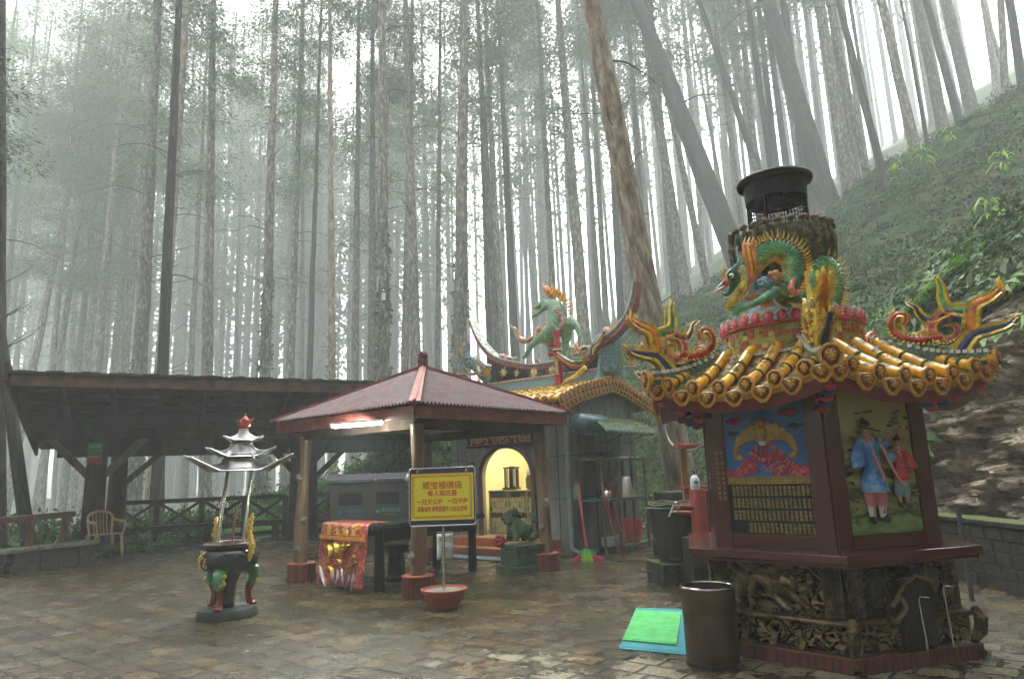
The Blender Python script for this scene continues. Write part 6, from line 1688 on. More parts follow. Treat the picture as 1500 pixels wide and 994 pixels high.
# flame mane, orange
b = MB()
for j in range(9):
    x0 = 270 + j * 9
    b.tube(bez([DP(290 + j * 5, 400, 5.50), DP(x0 + 18, 330, 5.48), DP(x0 + 5, 250, 5.48), DP(x0 - 8 + rb.uniform(-6, 6), 190 - j * 5, 5.5), DP(x0 + 22, 130 + j * 18, 5.5)] if j % 3 else [DP(290 + j * 5, 410, 5.49), DP(x0 + 22, 330, 5.46), DP(x0 + 6, 240, 5.46), DP(x0 - 2, 170, 5.48), DP(x0 + 12, 120, 5.5)], 14), [.012, .015, .016, .016, .016, .016, .015, .015, .014, .013, .012, .010, .008, .005, .002], 7, j % 2)
b.build('flame_mane', [G_or, glaze('flame_amber', (.80, .42, .05))], DR, smooth=True)
b = MB(); b.tube(bez([DP(200, 335, 5.52), DP(240, 280, 5.52), DP(225, 220, 5.55), DP(225, 180, 5.58)], 10), [.02, .018, .017, .016, .014, .013, .011, .009, .007, .005, .002], 7); b.tube(bez([DP(230, 330, 5.6), DP(270, 270, 5.62), DP(265, 210, 5.64), DP(255, 170, 5.66)], 10), [.018, .018, .017, .016, .014, .013, .011, .009, .007, .005, .002], 7); b.build('antlers', G_te, DR, smooth=True)
# claw arm reaching left, with blue cloud and flame puffs
skin_fig('foreleg', [(*DP(500, 470, 5.60), .06), (*DP(430, 510, 5.54), .045), (*DP(360, 550, 5.50), .032), (*DP(270, 590, 5.46), .028), (*DP(225, 610, 5.45), .024), (*DP(200, 570, 5.44), .010), (*DP(175, 600, 5.44), .009), (*DP(190, 635, 5.44), .010), (*DP(230, 640, 5.43), .009)],
         [(0, 1), (1, 2), (2, 3), (3, 4), (4, 5), (4, 6), (4, 7), (4, 8)], glaze('leg_green', (.08, .34, .16), (.3, .5, .25)), DR, None, 2)
skin_fig('rear_claw', [(*DP(850, 560, 5.95), .04), (*DP(860, 590, 5.85), .03), (*DP(900, 605, 5.82), .012), (*DP(880, 620, 5.8), .012), (*DP(840, 615, 5.8), .012)], [(0, 1), (1, 2), (1, 3), (1, 4)], GL['leg_green'], DR, None, 2)
b = MB()
for (x, y, r_) in ((370, 430, .05), (400, 410, .045), (350, 455, .03), (420, 440, .04), (440, 425, .035)): b.ball(DP(x, y, 5.58), r_, n=12, m=8, sc=(1, 1, .8))
b.build('blue_cloud', G_sk, DR, smooth=True)
b = MB(); c_ = DP(385, 425, 5.53); ux = (DP(400, 425, 5.53) - c_).normalized(); uz = Vector((0, 0, 1))
b.tube([c_ + ux * math.cos(t * .7) * (.048 - .004 * t) + uz * math.sin(t * .7) * (.036 - .003 * t) for t in range(11)], .006, 6); b.build('cloud_spiral', G_wh, DR, smooth=True)
b = MB()
for (x, y) in ((450, 370), (480, 362), (505, 380), (470, 395), (300, 520), (330, 510), (355, 525), (395, 560), (420, 565), (445, 560)): b.ball(DP(x, y, 5.6), .03, n=10, m=7, amp=.3)
b.build('orange_puffs', glaze('puff_orange', (.66, .28, .10), (.75, .45, .3)), DR, smooth=True)
b = MB(); b.tube(bez([DP(620, 380, 5.58), DP(590, 420, 5.55), DP(585, 470, 5.53), DP(620, 500, 5.52), DP(640, 470, 5.52)], 14), [.004, .01, .016, .02, .024, .026, .028, .03, .03, .028, .026, .022, .018, .012, .006], 8); b.build('red_hook', glaze('hook_red', (.55, .14, .10)), DR, smooth=True)
b = MB()
for (x, y) in ((735, 205), (755, 215), (720, 215), (740, 230)): b.ball(DP(x, y, 6.0), .032, n=10, m=7)
b.build('small_blue_cloud', G_sk, DR, smooth=True)
# ------------------------------------------------------------------ the small temple behind the pavilion
TO = Vector((.924, 12.689, 0)); TA = .899
TP = thing('earth_god_temple', 'small grey temple with arched doorway, yellow tiles and colourful swallowtail ridge', 'temple', TO, TA)
TW_, TL_ = 2.6, 2.92
M_slabw = mat('stained_stone_cladding', [(.07, .068, .055), (.15, .145, .125), (.24, .235, .21)], .6, 2.2, bump=.3, bscale=30, stretch=(1, 1, .35), detail=9, moss=.08)
M_groove = mat('groove_dark', [(.02, .02, .018)], .9)
M_cream = mat('cream_plaster', [(.50, .47, .28), (.62, .58, .38)], .7, 3)
def arch_wall(mb, x, y0, y1, z0, z1, ya, yb, zs, th, mi=0, zsill=.30):
    """wall in the plane x..x+th, with an arched opening from ya to yb springing at zs"""
    n = 20; ym = (ya + yb) / 2; r = (yb - ya) / 2; hgt = .60
    curve = [(ya, zsill)] + [(ym - r * math.cos(PI * i / n), zs + hgt * math.sin(PI * i / n)) for i in range(n + 1)] + [(yb, zsill)]
    mb.box((x + th / 2, (y0 + ya) / 2, (z0 + z1) / 2), (th, ya - y0, z1 - z0), mi)
    mb.box((x + th / 2, (yb + y1) / 2, (z0 + z1) / 2), (th, y1 - yb, z1 - z0), mi)
    mb.box((x + th / 2, ym, (z0 + zsill) / 2), (th, yb - ya, zsill - z0), mi)
    for (a, za), (b, zb) in zip(curve[1:-2], curve[2:-1]):
        vs = [(x, a, za), (x, b, zb), (x, b, z1), (x, a, z1), (x + th, a, za), (x + th, b, zb), (x + th, b, z1), (x + th, a, z1)]
        mb.add(vs, [(0, 3, 2, 1), (4, 5, 6, 7), (0, 1, 5, 4), (3, 7, 6, 2), (1, 2, 6, 5), (0, 4, 7, 3)], mi)
    return curve
b = MB(); cv = arch_wall(b, 0, 0, TL_, 0, 2.75, .76, 2.10, 1.42, .14)
b.box((TW_ / 2 + .07, .07, 1.35), (TW_ - .14, .14, 2.7)); b.box((TW_ / 2 + .07, TL_ - .07, 1.35), (TW_ - .14, .14, 2.7)); b.box((TW_ - .07, TL_ / 2, 1.35), (.14, TL_ - .28, 2.7))
for y in (.004, TL_ - .144):       # gable tops
    b.add([(-.0, y, 2.70), (TW_ + .3, y, 2.70), (2.95, y, 2.84), (1.5, y, 3.16), (0, y, 2.86), (0, y + .13, 2.70), (TW_ + .3, y + .13, 2.70), (2.95, y + .13, 2.84), (1.5, y + .13, 3.16), (0, y + .13, 2.86)],
          [(0, 1, 2, 3, 4), (9, 8, 7, 6, 5), (0, 5, 6, 1), (1, 6, 7, 2), (2, 7, 8, 3), (3, 8, 9, 4), (4, 9, 5, 0)])
b.build('walls', M_slabw, TP)
b = MB()
for z in (1.0, 1.77): b.box((-.003, .19, z), (.012, .38, .012)); b.box((-.003, 2.68, z), (.012, .46, .012)); b.box((.93, -.003, z), (1.86, .012, .012))
for y in (.20, 2.72): b.box((-.003, y, 1.35), (.011, .012, 2.7))
for x in (.45, .95, 1.45, 1.95, 2.4): b.box((x, -.003, 1.35), (.012, .011, 2.7))
b.build('cladding_joints', M_groove, TP)
b = MB()
pts = [(-.03, y, z) for y, z in cv]
b.tube(pts, .055, 8, flat=(1, 1)); b.build('door_surround', mat('dark_red_frame', [(.05, .014, .010), (.10, .025, .018)], .4, 5), TP, smooth=True)
b = MB(); b.box((1.2, TL_ / 2, .28), (2.3, TL_ - .3, .03)); b.build('inner_floor', M_slabw, TP)
b = MB(); b.box((2.44, TL_ / 2, 1.5), (.02, TL_ - .3, 2.4)); b.box((1.25, .155, 1.5), (2.35, .02, 2.4)); b.box((1.25, TL_ - .155, 1.5), (2.35, .02, 2.4)); b.box((1.3, TL_ / 2, 2.68), (2.3, TL_ - .32, .02)); b.build('inner_plaster', M_cream, TP)
b = MB(); b.tube([(.9, .9, 2.55), (.9, 2.0, 2.55)], .02, 8); b.build('inner_tube_lamp', mat('warm_tube', [(.9, .85, .6)], .4, emit=((1.0, .94, .66), 60)), TP)
# plaque and couplets
def TF(y, z, x=-.02): return Matrix(((0, 0, -1, x), (-1, 0, 0, y), (0, 1, 0, z), (0, 0, 0, 1)))
M_pl = mat('plaque_maroon', [(.035, .012, .010), (.07, .02, .015)], .35, 5)
pl_T = TF(1.5, 2.215, -.10) @ Matrix.Rotation(R(14), 4, 'X')
b = MB(pl_T); b.box((0, 0, 0), (1.72, .36, .04)); b.box((0, .18, .02), (1.78, .04, .06)); b.box((0, -.18, .02), (1.78, .04, .06)); b.build('name_plaque', M_pl, TP, bevel=.006)
M_dull = mat('aged_gold', [(.22, .13, .05), (.42, .27, .12)], .45, 14, metal=.3)
text('廟德福', .38, M_dull, TP, pl_T @ Matrix.Translation((0, -.01, .024)), 'plaque_characters', .008, sx=1.4, off=.004)
for y, s_ in ((.54, '福自天申德正直'), (2.34, '神由地接人平安')):
    b = MB(TF(y, 1.04, -.012)); b.box((0, 0, 0), (.19, 1.38, .03)); pb = b.build('couplet_board', M_pl, TP, bevel=.004)
    for i, ch in enumerate(s_): text(ch, .155, M_gold, TP, TF(y, 1.61 - i * .19, -.032), 'couplet_character', .005, off=.002)
# steps and mats in front
b = MB(); b.box((-.20, 1.45, .15), (.40, 2.5, .30)); b.box((-.55, 1.45, .075), (.32, 2.7, .15)); b.build('door_steps', mat('orange_red_step', [(.28, .06, .025), (.42, .12, .05)], .5, 5, moss=.1), TP, bevel=.008)
mt_ = thing('blue_floor_mat', 'worn blue carpet strip on the paving before the temple steps', 'mat', TO + Matrix.Rotation(TA, 3, 'Z') @ Vector((-.95, 1.2, .006)), TA)
b = MB(); b.box((0, 0, .012), (.40, 2.3, .016)); b.build('carpet', mat('worn_blue_carpet', [(.03, .06, .10), (.07, .13, .19)], .9, 8, bump=.5), mt_)
mt_ = thing('orange_floor_mat', 'worn orange carpet strip between blue carpet and temple steps', 'mat', TO + Matrix.Rotation(TA, 3, 'Z') @ Vector((-.73+.0, 1.2, .006)), TA)
b = MB(); b.box((-.02, 0, .01), (.02, 2.3, .012)); b.build('carpet', mat('worn_orange_carpet', [(.35, .09, .03), (.5, .16, .06)], .9, 8, bump=.5), mt_)
# roof
PF = [(-.30, 2.76), (.32, 2.98), (.89, 3.11), (1.5, 3.24), (2.0, 3.16), (2.4, 3.05), (3.3, 2.80)]
def rz_(x):
    for (a, za), (b_, zb) in zip(PF[:-1], PF[1:]):
        if a <= x <= b_: return lerp(za, zb, (x - a) / (b_ - a))
    return PF[0][1] if x < PF[0][0] else PF[-1][1]
b = MB(); vs = []; fs = []; ny_ = 2
for x, z in PF:
    for y in (-.10, 3.20): vs += [(x, y, z - .06), (x, y, z)]
for i in range(len(PF) - 1):
    a = i * 4; c_ = a + 4
    fs += [(a + 1, c_ + 1, c_ + 3, a + 3), (a, a + 2, c_ + 2, c_), (a, c_, c_ + 1, a + 1), (a + 2, a + 3, c_ + 3, c_ + 2)]
b.add(vs, fs); b.build('roof_bed', bpy.data.materials['mossy_tile_bed'], TP)
for i in range(18):
    y = .02 + i * .182
    b = MB(); pp = [(x, y, rz_(x) + .05) for x in (-.30, -.05, .3, .6, .9, 1.2, 1.42)]
    b.tube(pp, .052, 12); 
    for x in (-.05, .35, .75, 1.1): b.tube([(x - .012, y, rz_(x) + .05), (x + .012, y, rz_(x) + .052)], .06, 12, 1)
    disc(b, Vector((-.32, y, rz_(-.3) + .045)), Vector((-1, 0, -.1)), .068, 2)
    b.build('barrel_tile_row', [M_tile, M_mossm, M_tile2, M_tgr], TP, smooth=True, sharp=50)
for i in range(26):      # verge tiles along the near gable
    x = -.30 + i * .142; z = rz_(x)
    b = MB(); b.tube([(x, -.15, z + .03), (x, .05, z + .05)], .054, 10, 0); disc(b, Vector((x, -.165, z + .02)), Vector((0, -1, -.1)), .105, 1); disc(b, Vector((x + .07, -.150, z - .10)), Vector((0, -1, -.1)), .085, 1, True); b.build('verge_tile', [M_tile, M_tile2, M_tile, M_tgr], TP, smooth=True, sharp=50)
# main ridge
ZT = [(-.88, 5.17), (-.78, 4.80), (-.62, 4.50), (-.29, 4.23), (.29, 3.96), (.89, 3.84), (1.5, 3.80), (1.98, 3.86), (2.75, 4.11), (3.12, 4.40), (3.36, 4.72), (3.56, 5.12)]
def ztop(y):
    for (a, za), (b_, zb) in zip(ZT[:-1], ZT[1:]):
        if a <= y <= b_: return lerp(za, zb, (y - a) / (b_ - a))
    return ZT[0][1] if y < ZT[0][0] else ZT[-1][1]
ZS = bez([(0, y, z) for y, z in ZT], 66)
def ribbon(nm, off0, off1, xh, mt__, taper=1.0, i0=0, i1=66):
    b = MB(); vs = []; fs = []
    for i in range(i0, i1 + 1):
        p = ZS[i]; t = (ZS[min(i + 1, 66)] - ZS[max(i - 1, 0)]).normalized(); nrm = Vector((0, -t.z, t.y)) * (1 if t.y > 0 else -1)
        e = abs(i / 66 - .5) * 2; k = 1 - taper * max(0, e - .45) / .55
        for xx in (-xh, xh):
            for o in (off0, off1): q_ = p + nrm * o * k; vs.append((1.5 + xx * (.45 + .55 * k), q_.y, q_.z))
    n_ = i1 - i0 + 1
    for i in range(n_ - 1):
        a = i * 4; c_ = a + 4
        fs += [(a, c_, c_ + 1, a + 1), (a + 2, a + 3, c_ + 3, c_ + 2), (a + 1, c_ + 1, c_ + 3, a + 3), (a, a + 2, c_ + 2, c_)]
    fs += [(0, 1, 3, 2), (n_ * 4 - 4, n_ * 4 - 2, n_ * 4 - 1, n_ * 4 - 3)]
    b.add(vs, fs); return b.build(nm, mt__, TP)
ribbon('ridge_white_edge', -.005, .018, .155, G_wh, .3)
ribbon('ridge_grey_edge', -.055, -.008, .14, glaze('grey_blue_glaze', (.16, .2, .22)), .5)
ribbon('ridge_red_underside', -.12, -.058, .125, glaze('faded_red_glaze', (.42, .12, .10)), .4)
b = MB(); vs = []; fs = []
ys_ = [.05 + i * .09 for i in range(34)]
for y in ys_: zt = ztop(y) - .12; zb = 3.50 + .05 * ((y - 1.5) / 1.5) ** 2; vs += [(1.39, y, zb), (1.39, y, zt), (1.61, y, zb), (1.61, y, zt)]
for i in range(len(ys_) - 1):
    a = i * 4; c_ = a + 4; fs += [(a, a + 1, c_ + 1, c_), (a + 2, c_ + 2, c_ + 3, a + 3), (a + 1, a + 3, c_ + 3, c_ + 1)]
b.add(vs, fs); b.build('floral_band', G_bk, TP)
b = MB(); b.box((1.5, 1.5, 3.36), (.34, 3.1, .22)); b.build('mosaic_base', mat('small_blue_mosaic', [(.10, .22, .26), (.24, .40, .44), (.42, .52, .52)], .35, 60, moss=.1), TP)
b = MB(); b.box((1.5, 1.5, 3.485), (.38, 3.14, .03)); b.box((1.5, 1.5, 3.52), (.30, 3.1, .02), 1); b.build('band_beads', [glaze('faded_orange', (.55, .25, .12)), G_wh], TP)
def flower(mb, y, z, s_, x=1.375, T=None, leaves=True):
    for k in range(7): a = 2 * PI * k / 7; mb.ball((x, y + math.cos(a) * .06 * s_, z + math.sin(a) * .06 * s_), .038 * s_, k % 2, 8, 6, (.5, 1, 1), T=T)
    mb.ball((x - .015, y, z), .035 * s_, 1, 8, 6, T=T)
    if leaves:
        for k in range(8):
            a = 2 * PI * k / 8 + .3; d = Vector((0, math.cos(a), math.sin(a) * .75)); c_ = Vector((x + .005, y, z))
            mb.tube([c_ + d * .09 * s_, c_ + d * .14 * s_, c_ + d * .20 * s_], [.012 * s_, .032 * s_, .006], 6, 2 + k % 2, flat=(1, .4))
b = MB()
for y, s_ in ((2.55, .9), (2.18, .7), (1.70, 1.05), (1.22, .9), (.45, .9)): flower(b, y, lerp(3.54, ztop(y) - .12, .5) - .0, s_)
b.build('peony_relief', [glaze('peony_orange', (.66, .36, .16)), glaze('peony_yellow', (.72, .6, .3)), glaze('leaf_pale_green', (.32, .42, .18)), G_gr], TP, smooth=True)
b = MB(); rq = random.Random(4)
for i in range(30):
    y = rq.choice((rq.uniform(1.05, 1.35), rq.uniform(1.55, 2.0), rq.uniform(.3, .8), rq.uniform(2.1, 2.7))); b.ball((1.45 + rq.uniform(-.08, .08), y, ztop(y) + .03 + rq.uniform(0, .03)), rq.uniform(.03, .055), rq.choice((0, 0, 1, 2)), 8, 6, amp=.4)
b.build('ridge_posies', [glaze('posy_pink', (.66, .30, .24)), G_wh, glaze('posy_green', (.2, .34, .14))], TP, smooth=True)
b = MB(); b.ball((1.5, .05, 4.16), .10, 0, 12, 8, (.5, 1.2, .9)); b.ball((1.5, .16, 4.10), .08, 0, 12, 8, (.5, 1, .8)); b.ball((1.5, -.12, 4.28), .10, 1, 12, 8, (.5, 1, .9), amp=.2); b.build('cloud_ornaments', [glaze('pale_blue_cloud', (.30, .42, .58)), glaze('coral_cloud', (.66, .28, .2))], TP, smooth=True)
# corner post and lower curved ridge on the front slope
b = MB(); b.box((1.12, .86, 3.62), (.12, .12, .70)); b.tube([(1.12, .86, 3.97), (1.12, .86, 4.05), (1.12, .86, 4.25), (1.12, .86, 4.38)], [.04, .06, .055, .09], 10); b.box((1.12, .86, 3.24), (.16, .18, .10)); b.build('red_post', G_re, TP, bevel=.008)
b = MB(); b.box((1.12, .86, 3.99), (.17, .17, .03)); b.box((1.055, .86, 3.62), (.012, .07, .34), 1); b.build('post_trim', [G_wh, glaze('pale_green_panel', (.4, .45, .2))], TP)
def uband(y0, z0, y1, z1, sag, x0, x1, cols, w0=.05):
    for j, (c_, o) in enumerate(cols):
        b = MB(); P = bez([(x0, y0, z0 - o), (lerp(x0, x1, .35), lerp(y0, y1, .3), lerp(z0, z1, .3) - sag * .85 - o), (lerp(x0, x1, .65), lerp(y0, y1, .62), lerp(z0, z1, .6) - sag - o), (x1, y1, z1 - o)], 20)
        b.tube(P, [w0 * (1 - .3 * i / 20) for i in range(21)], 8, flat=(1.6, .55)); b.build('curved_ridge_band', c_, TP, smooth=True)
GG = glaze('grey_blue_glaze', (.16, .2, .22))
uband(.84, 3.92, -.22, 4.25, .38, 1.1, 1.25, ((G_wh, 0), (GG, .035), (G_ye, .075), (G_re, .12)))
uband(2.75, 3.9, 3.3, 4.2, .25, 1.1, 1.25, ((G_wh, 0), (GG, .035), (G_ye, .075)))
b = MB(); b.tube(bez([(1.15, .82, 3.20), (.9, .5, 3.28), (.6, .1, 3.30), (.45, -.22, 3.42)], 14), .045, 8, flat=(1, 1)); b.build('yellow_verge_roll', G_ye, TP, smooth=True)
b = MB(); b.add([(1.2, -.04, 3.26), (2.0, -.04, 3.22), (1.95, -.04, 3.6), (1.62, -.04, 3.9), (1.35, -.04, 3.7), (1.2, .03, 3.26), (2.0, .03, 3.22), (1.95, .03, 3.6), (1.62, .03, 3.9), (1.35, .03, 3.7)],
    [(0, 1, 2, 3, 4), (9, 8, 7, 6, 5), (0, 5, 6, 1), (1, 6, 7, 2), (2, 7, 8, 3), (3, 8, 9, 4), (4, 9, 5, 0)]); b.build('gable_mosaic', bpy.data.materials['small_blue_mosaic'], TP)
for (yy, k, nm_) in ((-.03, 1.0, 'near'), (3.05, .62, 'far')):
    grp = bpy.data.objects.new('fish_ornament', None); C.objects.link(grp); grp.parent = TP
    D2 = [glaze('fish_under', (.2, .28, .3)), glaze('fish_scale_blue', (.22, .42, .50), (.4, .58, .62)), glaze('fish_scale_grey', (.30, .42, .46)), glaze('fish_scale_pale', (.5, .56, .52)), glaze('fish_orange', (.55, .25, .14))]
    zb_ = 3.42 if k == 1 else 3.6
    scaled_tube([(1.62, yy, zb_), (1.68, yy, zb_ + .35 * k), (1.85, yy, zb_ + .65 * k), (2.2, yy, zb_ + .92 * k), (2.55, yy, zb_ + 1.10 * k), (2.76, yy, zb_ + 1.28 * k), (2.80, yy, zb_ + 1.5 * k), (2.72, yy, zb_ + 1.72 * k)] if k == 1 else
                [(1.5, yy, zb_), (1.4, yy + .1, zb_ + .2), (1.25, yy + .25, zb_ + .4), (1.2, yy + .42, zb_ + .5), (1.2, yy + .5, zb_ + .7), (1.25, yy + .42, zb_ + .9)], [.25 * k, .25 * k, .22 * k, .17 * k, .11 * k, .07 * k, .045 * k, .02 * k][:8 if k == 1 else 6], grp, 'fish_body', belly=(.8, 0, -.6), mats=D2, n=90, sc=1.5)
# scroll arms like the furnace's at the gable ends
for (T4) in (Matrix.Translation((.95, -.12, 2.05)) @ Matrix.Diagonal((.9, .9, .62, 1)), Matrix.Translation((-1.35 + 1.9, -.2, 1.2)) @ Matrix.Diagonal((-.0001 + .75, .9, .85, 1)) @ Matrix.Rotation(0, 4, 'Z')):
    pass
sT = Matrix.Translation((2.55, -.1, 1.45)) @ Matrix.Diagonal((-.9, .9, .9, 1)) @ Matrix.Translation((0, 0, 0))
for k_ in (1, 4, 5):
    p, w, c_, e = SCR[k_]; curl(p, w, .03, [G_te, G_gr, G_re][k_ % 3], e, TP, 'gable_scroll', Matrix.Translation((3.55, -.1, 1.42)) @ Matrix.Diagonal((-1, 1, .92, 1)))
for k_ in (1, 4, 5, 3):
    p, w, c_, e = SCR[k_]; curl(p, w, .03, [G_re, G_bl, G_te][k_ % 3], G_ye, TP, 'front_scroll', Matrix.Translation((1.05, 1.35, 1.38)) @ Matrix.Rotation(R(-90), 4, 'Z') @ Matrix.Diagonal((.95, 1, .95, 1)))
for k_ in (0, 2, 5, 3):
    p, w, c_, e = SCR[k_]; curl(p, w, .03, c_, e, TP, 'far_scroll', Matrix.Translation((1.2, 2.35, 1.55)) @ Matrix.Rotation(R(90), 4, 'Z') @ Matrix.Diagonal((.85, 1, .9, 1)))
# qilin on the ridge
QX = 1.5
QL = bpy.data.objects.new('qilin_statue', None); C.objects.link(QL); QL.parent = TP; QL['label'] = 'rearing green dragon-horse on the ridge'
def q3(y, z, r, x=0, r2=None): return (QX + x, y, z, r * 1.18, (r2 or r) * 1.18)
J = [q3(.92, 4.66, .19), q3(1.12, 4.50, .19), q3(1.38, 4.50, .16), q3(1.06, 4.84, .19), q3(1.12, 5.10, .16), q3(1.28, 5.22, .125), q3(1.46, 5.17, .09), q3(1.62, 5.10, .05), q3(1.72, 5.12, .03),
     q3(1.42, 5.06, .06), q3(1.62, 4.95, .04), q3(1.80, 4.91, .03),
     q3(1.58, 4.36, .085, -.08), q3(1.76, 4.24, .06, -.09), q3(1.94, 4.02, .045, -.09), q3(2.02, 4.0, .045, -.1),
     q3(1.36, 4.24, .08, .06), q3(1.34, 3.98, .055, .06), q3(1.38, 3.90, .05, .06),
     q3(.70, 4.62, .11, -.06), q3(.56, 4.50, .07, -.07), q3(.50, 4.30, .045, -.07), q3(.47, 4.20, .05, -.09),
     q3(.92, 4.34, .10, .08), q3(.98, 4.10, .06, .08), q3(1.02, 3.92, .05, .08)]
E_ = [(0, 1), (1, 2), (1, 3), (3, 4), (4, 5), (5, 6), (6, 7), (7, 8), (5, 9), (9, 10), (10, 11), (2, 12), (12, 13), (13, 14), (14, 15), (2, 16), (16, 17), (17, 18), (0, 19), (19, 20), (20, 21), (21, 22), (0, 23), (23, 24), (24, 25)]
skin_fig('body', J, E_, mat('qilin_green_scales', [(.06, .24, .14), (.20, .40, .20), (.42, .50, .26)], .35, 16, bump=1.0, bscale=55, coat=.2), QL, None, 2, root=1)
b = MB()
for i in range(11):
    t = i / 10; y = lerp(1.0, 1.0, t) - .16 * math.sin(t * PI); z = lerp(4.42, 4.92, t)
    b.tube([(QX - .165, y - .10, z), (QX - .20, y, z - .008), (QX - .165, y + .09, z)], [.012, .024, .012], 6)
b.build('pink_belly_plates', glaze('belly_pink', (.62, .34, .32)), QL, smooth=True)
b = MB()
for i in range(12):
    a = i / 11; y = lerp(1.34, .92, a); z = 5.32 - .25 * a * a; b.tube(bez([(QX, y, z), (QX, y - .05, z + .10), (QX, y + .02 - .12 * a, z + .2 + .08 * (i in (3, 4)))], 6), [.035, .034, .03, .026, .02, .012, .004], 6, i % 2)
b.tube(bez([(QX - .05, 1.2, 5.28), (QX - .06, 1.3, 5.45), (QX - .03, 1.38, 5.52), (QX, 1.46, 5.66)], 8), [.07, .075, .075, .07, .06, .045, .03, .015, .004], 8, 0)
for i in range(9):
    a = i / 8; b.tube([(QX, lerp(.84, .72, a), lerp(5.1, 4.5, a)), (QX, lerp(.72, .62, a), lerp(5.14, 4.56, a))], [.03, .004], 5, i % 2)
b.build('flame_mane', [G_or, G_ye], QL, smooth=True)
b = MB(); b.tube(bez([(QX - .1, 1.66, 4.42), (QX - .12, 1.9, 4.36), (QX - .12, 2.08, 4.46), (QX - .12, 2.16, 4.66), (QX - .12, 2.32, 4.75)], 16), [.04, .05, .055, .06, .065, .07, .07, .07, .065, .06, .055, .05, .045, .035, .025, .015, .006], 8)
for i in range(10):
    a = i / 9; p = bez([(QX - .1, 1.66, 4.42), (QX - .12, 1.9, 4.36), (QX - .12, 2.08, 4.46), (QX - .12, 2.16, 4.66), (QX - .12, 2.32, 4.75)], 9)[i]; b.tube([p, p + Vector((0, .08, .07))], [.03, .003], 5, 1)
b.build('flame_tail', [glaze('brown_gold', (.36, .20, .06)), G_or], QL, smooth=True)
b = MB()
for (y, z, r_) in ((1.50, 4.56, .08), (1.42, 4.48, .07), (1.56, 4.46, .06), (1.22, 4.58, .06), (1.28, 4.66, .05), (1.2, 4.68, .045)): b.ball((QX - .13, y, z), r_, 0, 10, 7, (.6, 1, 1), amp=.3)
b.build('flame_puffs', glaze('puff_coral', (.62, .22, .08)), QL, smooth=True)
b = MB()
for z in (3.9, 4.0, 4.1, 4.2): b.box((QX, 1.2, z), (.16, .26 - .04 * ((z * 10) % 2), .07), int(z * 10) % 2)
b.build('stacked_support', [G_re, glaze('support_green', (.15, .25, .14))], QL, bevel=.01)
b = MB(); b.ball((QX - .10, 1.40, 5.22), .026); b.ball((QX - .12, 1.405, 5.22), .012, 1); b.build('eye', [G_wh, G_bk], QL, smooth=True)
b = MB()
for t in range(6): b.tube([(QX - .04, 1.56 + .035 * t, 5.04), (QX - .04, 1.565 + .035 * t, 5.0)], [.01, .002], 5)
b.build('teeth', G_wh, QL)
# ------------------------------------------------------------------ inside: shelves, bundles, jars
def TL2(x, y, z): return TO + Matrix.Rotation(TA, 3, 'Z') @ Vector((x, y, z))
SHF = thing('joss_paper_shelf', 'cream shelf unit filled with paper bundles inside the arched doorway', 'shelf', TL2(.75, 1.5, .295), TA)
M_shelf = mat('cream_painted_board', [(.42, .38, .20), (.52, .47, .26)], .5, 5)
b = MB()
for z in (.02, .42, .84): b.box((0, .12, z), (.42, 1.5, .03))
for y in (-.62, -.12, .37, .86): b.box((0, y, .43), (.42, .03, .85))
b.box((.2, .12, .43), (.02, 1.5, .85)); b.build('carcass', M_shelf, SHF)
proto = None; rj = random.Random(7); cnt = 0
M_joss = mat('joss_paper', [(.40, .34, .15), (.60, .54, .30), (.5, .42, .2)], .8, 30)
for (y0, y1) in ((-.60, -.14), (-.10, .35), (.39, .84)):
    for z0 in (.036, .436):
        for lay in range(3):
            y = y0 + .04
            while y < y1 - .03:
                w_ = rj.uniform(.11, .15)
                if proto is None:
                    b = MB(); b.box((0, 0, .04), (.2, .08, .085)); b.box((-.003, 0, .04), (.2, .012, .088), 1)
                    proto = b.build('joss_paper_bundle', [M_joss, mat('paper_band', [(.42, .28, .12)], .6)], None, bevel=.006); o = proto
                else: o = proto.copy(); C.objects.link(o)
                tag(o, 'tied bundle of pale yellow joss paper stacked on the temple shelf', 'paper bundle', 'joss paper bundles on the temple shelf')
                p = TL2(.75 - .1 + rj.uniform(-.02, .02), 1.5 + y + w_ / 2, .295 + z0 + lay * .092 - (.0)); o.location = p; o.rotation_euler = (0, 0, TA + rj.uniform(-.06, .06)); o.scale = (1, w_ / .085, 1); y += w_ + .008
t = thing('memorial_rack', 'dark wooden rack with white tags standing on the temple shelf', 'rack', TL2(.7, 1.88, 1.155), TA)
b = MB(); b.box((0, 0, .02), (.16, .36, .04)); b.box((0, .0, .44), (.05, .40, .03)); b.box((0, -.02, .24), (.10, .08, .46)); b.box((0, .15, .22), (.06, .03, .4)); b.box((0, -.16, .22), (.06, .03, .4)); b.build('rack_frame', M_dwood, t)
b = MB(); b.box((-.03, .09, .24), (.02, .06, .34)); b.box((-.03, -.11, .24), (.02, .06, .34)); b.build('white_tags', mat('tag_paper', [(.7, .62, .64)], .6), t)
t = thing('storage_jar', 'brown jar with white lid standing on the temple shelf', 'jar', TL2(.72, 1.38, 1.155), TA)
b = MB(); b.lathe([(.08, 0), (.115, .03), (.12, .2), (.09, .27), (.085, .29)], 20); b.build('jar_body', mat('amber_plastic', [(.16, .11, .05), (.26, .19, .09)], .3, 5), t, smooth=True)
b = MB(); b.lathe([(.10, .28), (.10, .32), (.07, .40), (.0, .41)], 18, cap=False); b.build('lid', M_white, t, smooth=True)
t = thing('white_box', 'small pale box on the temple shelf right of the jar', 'box', TL2(.72, 1.13, 1.155), TA); b = MB(); b.box((0, 0, .09), (.16, .2, .18)); b.build('box_body', mat('pale_green_box', [(.45, .55, .42)], .5), t, bevel=.02)
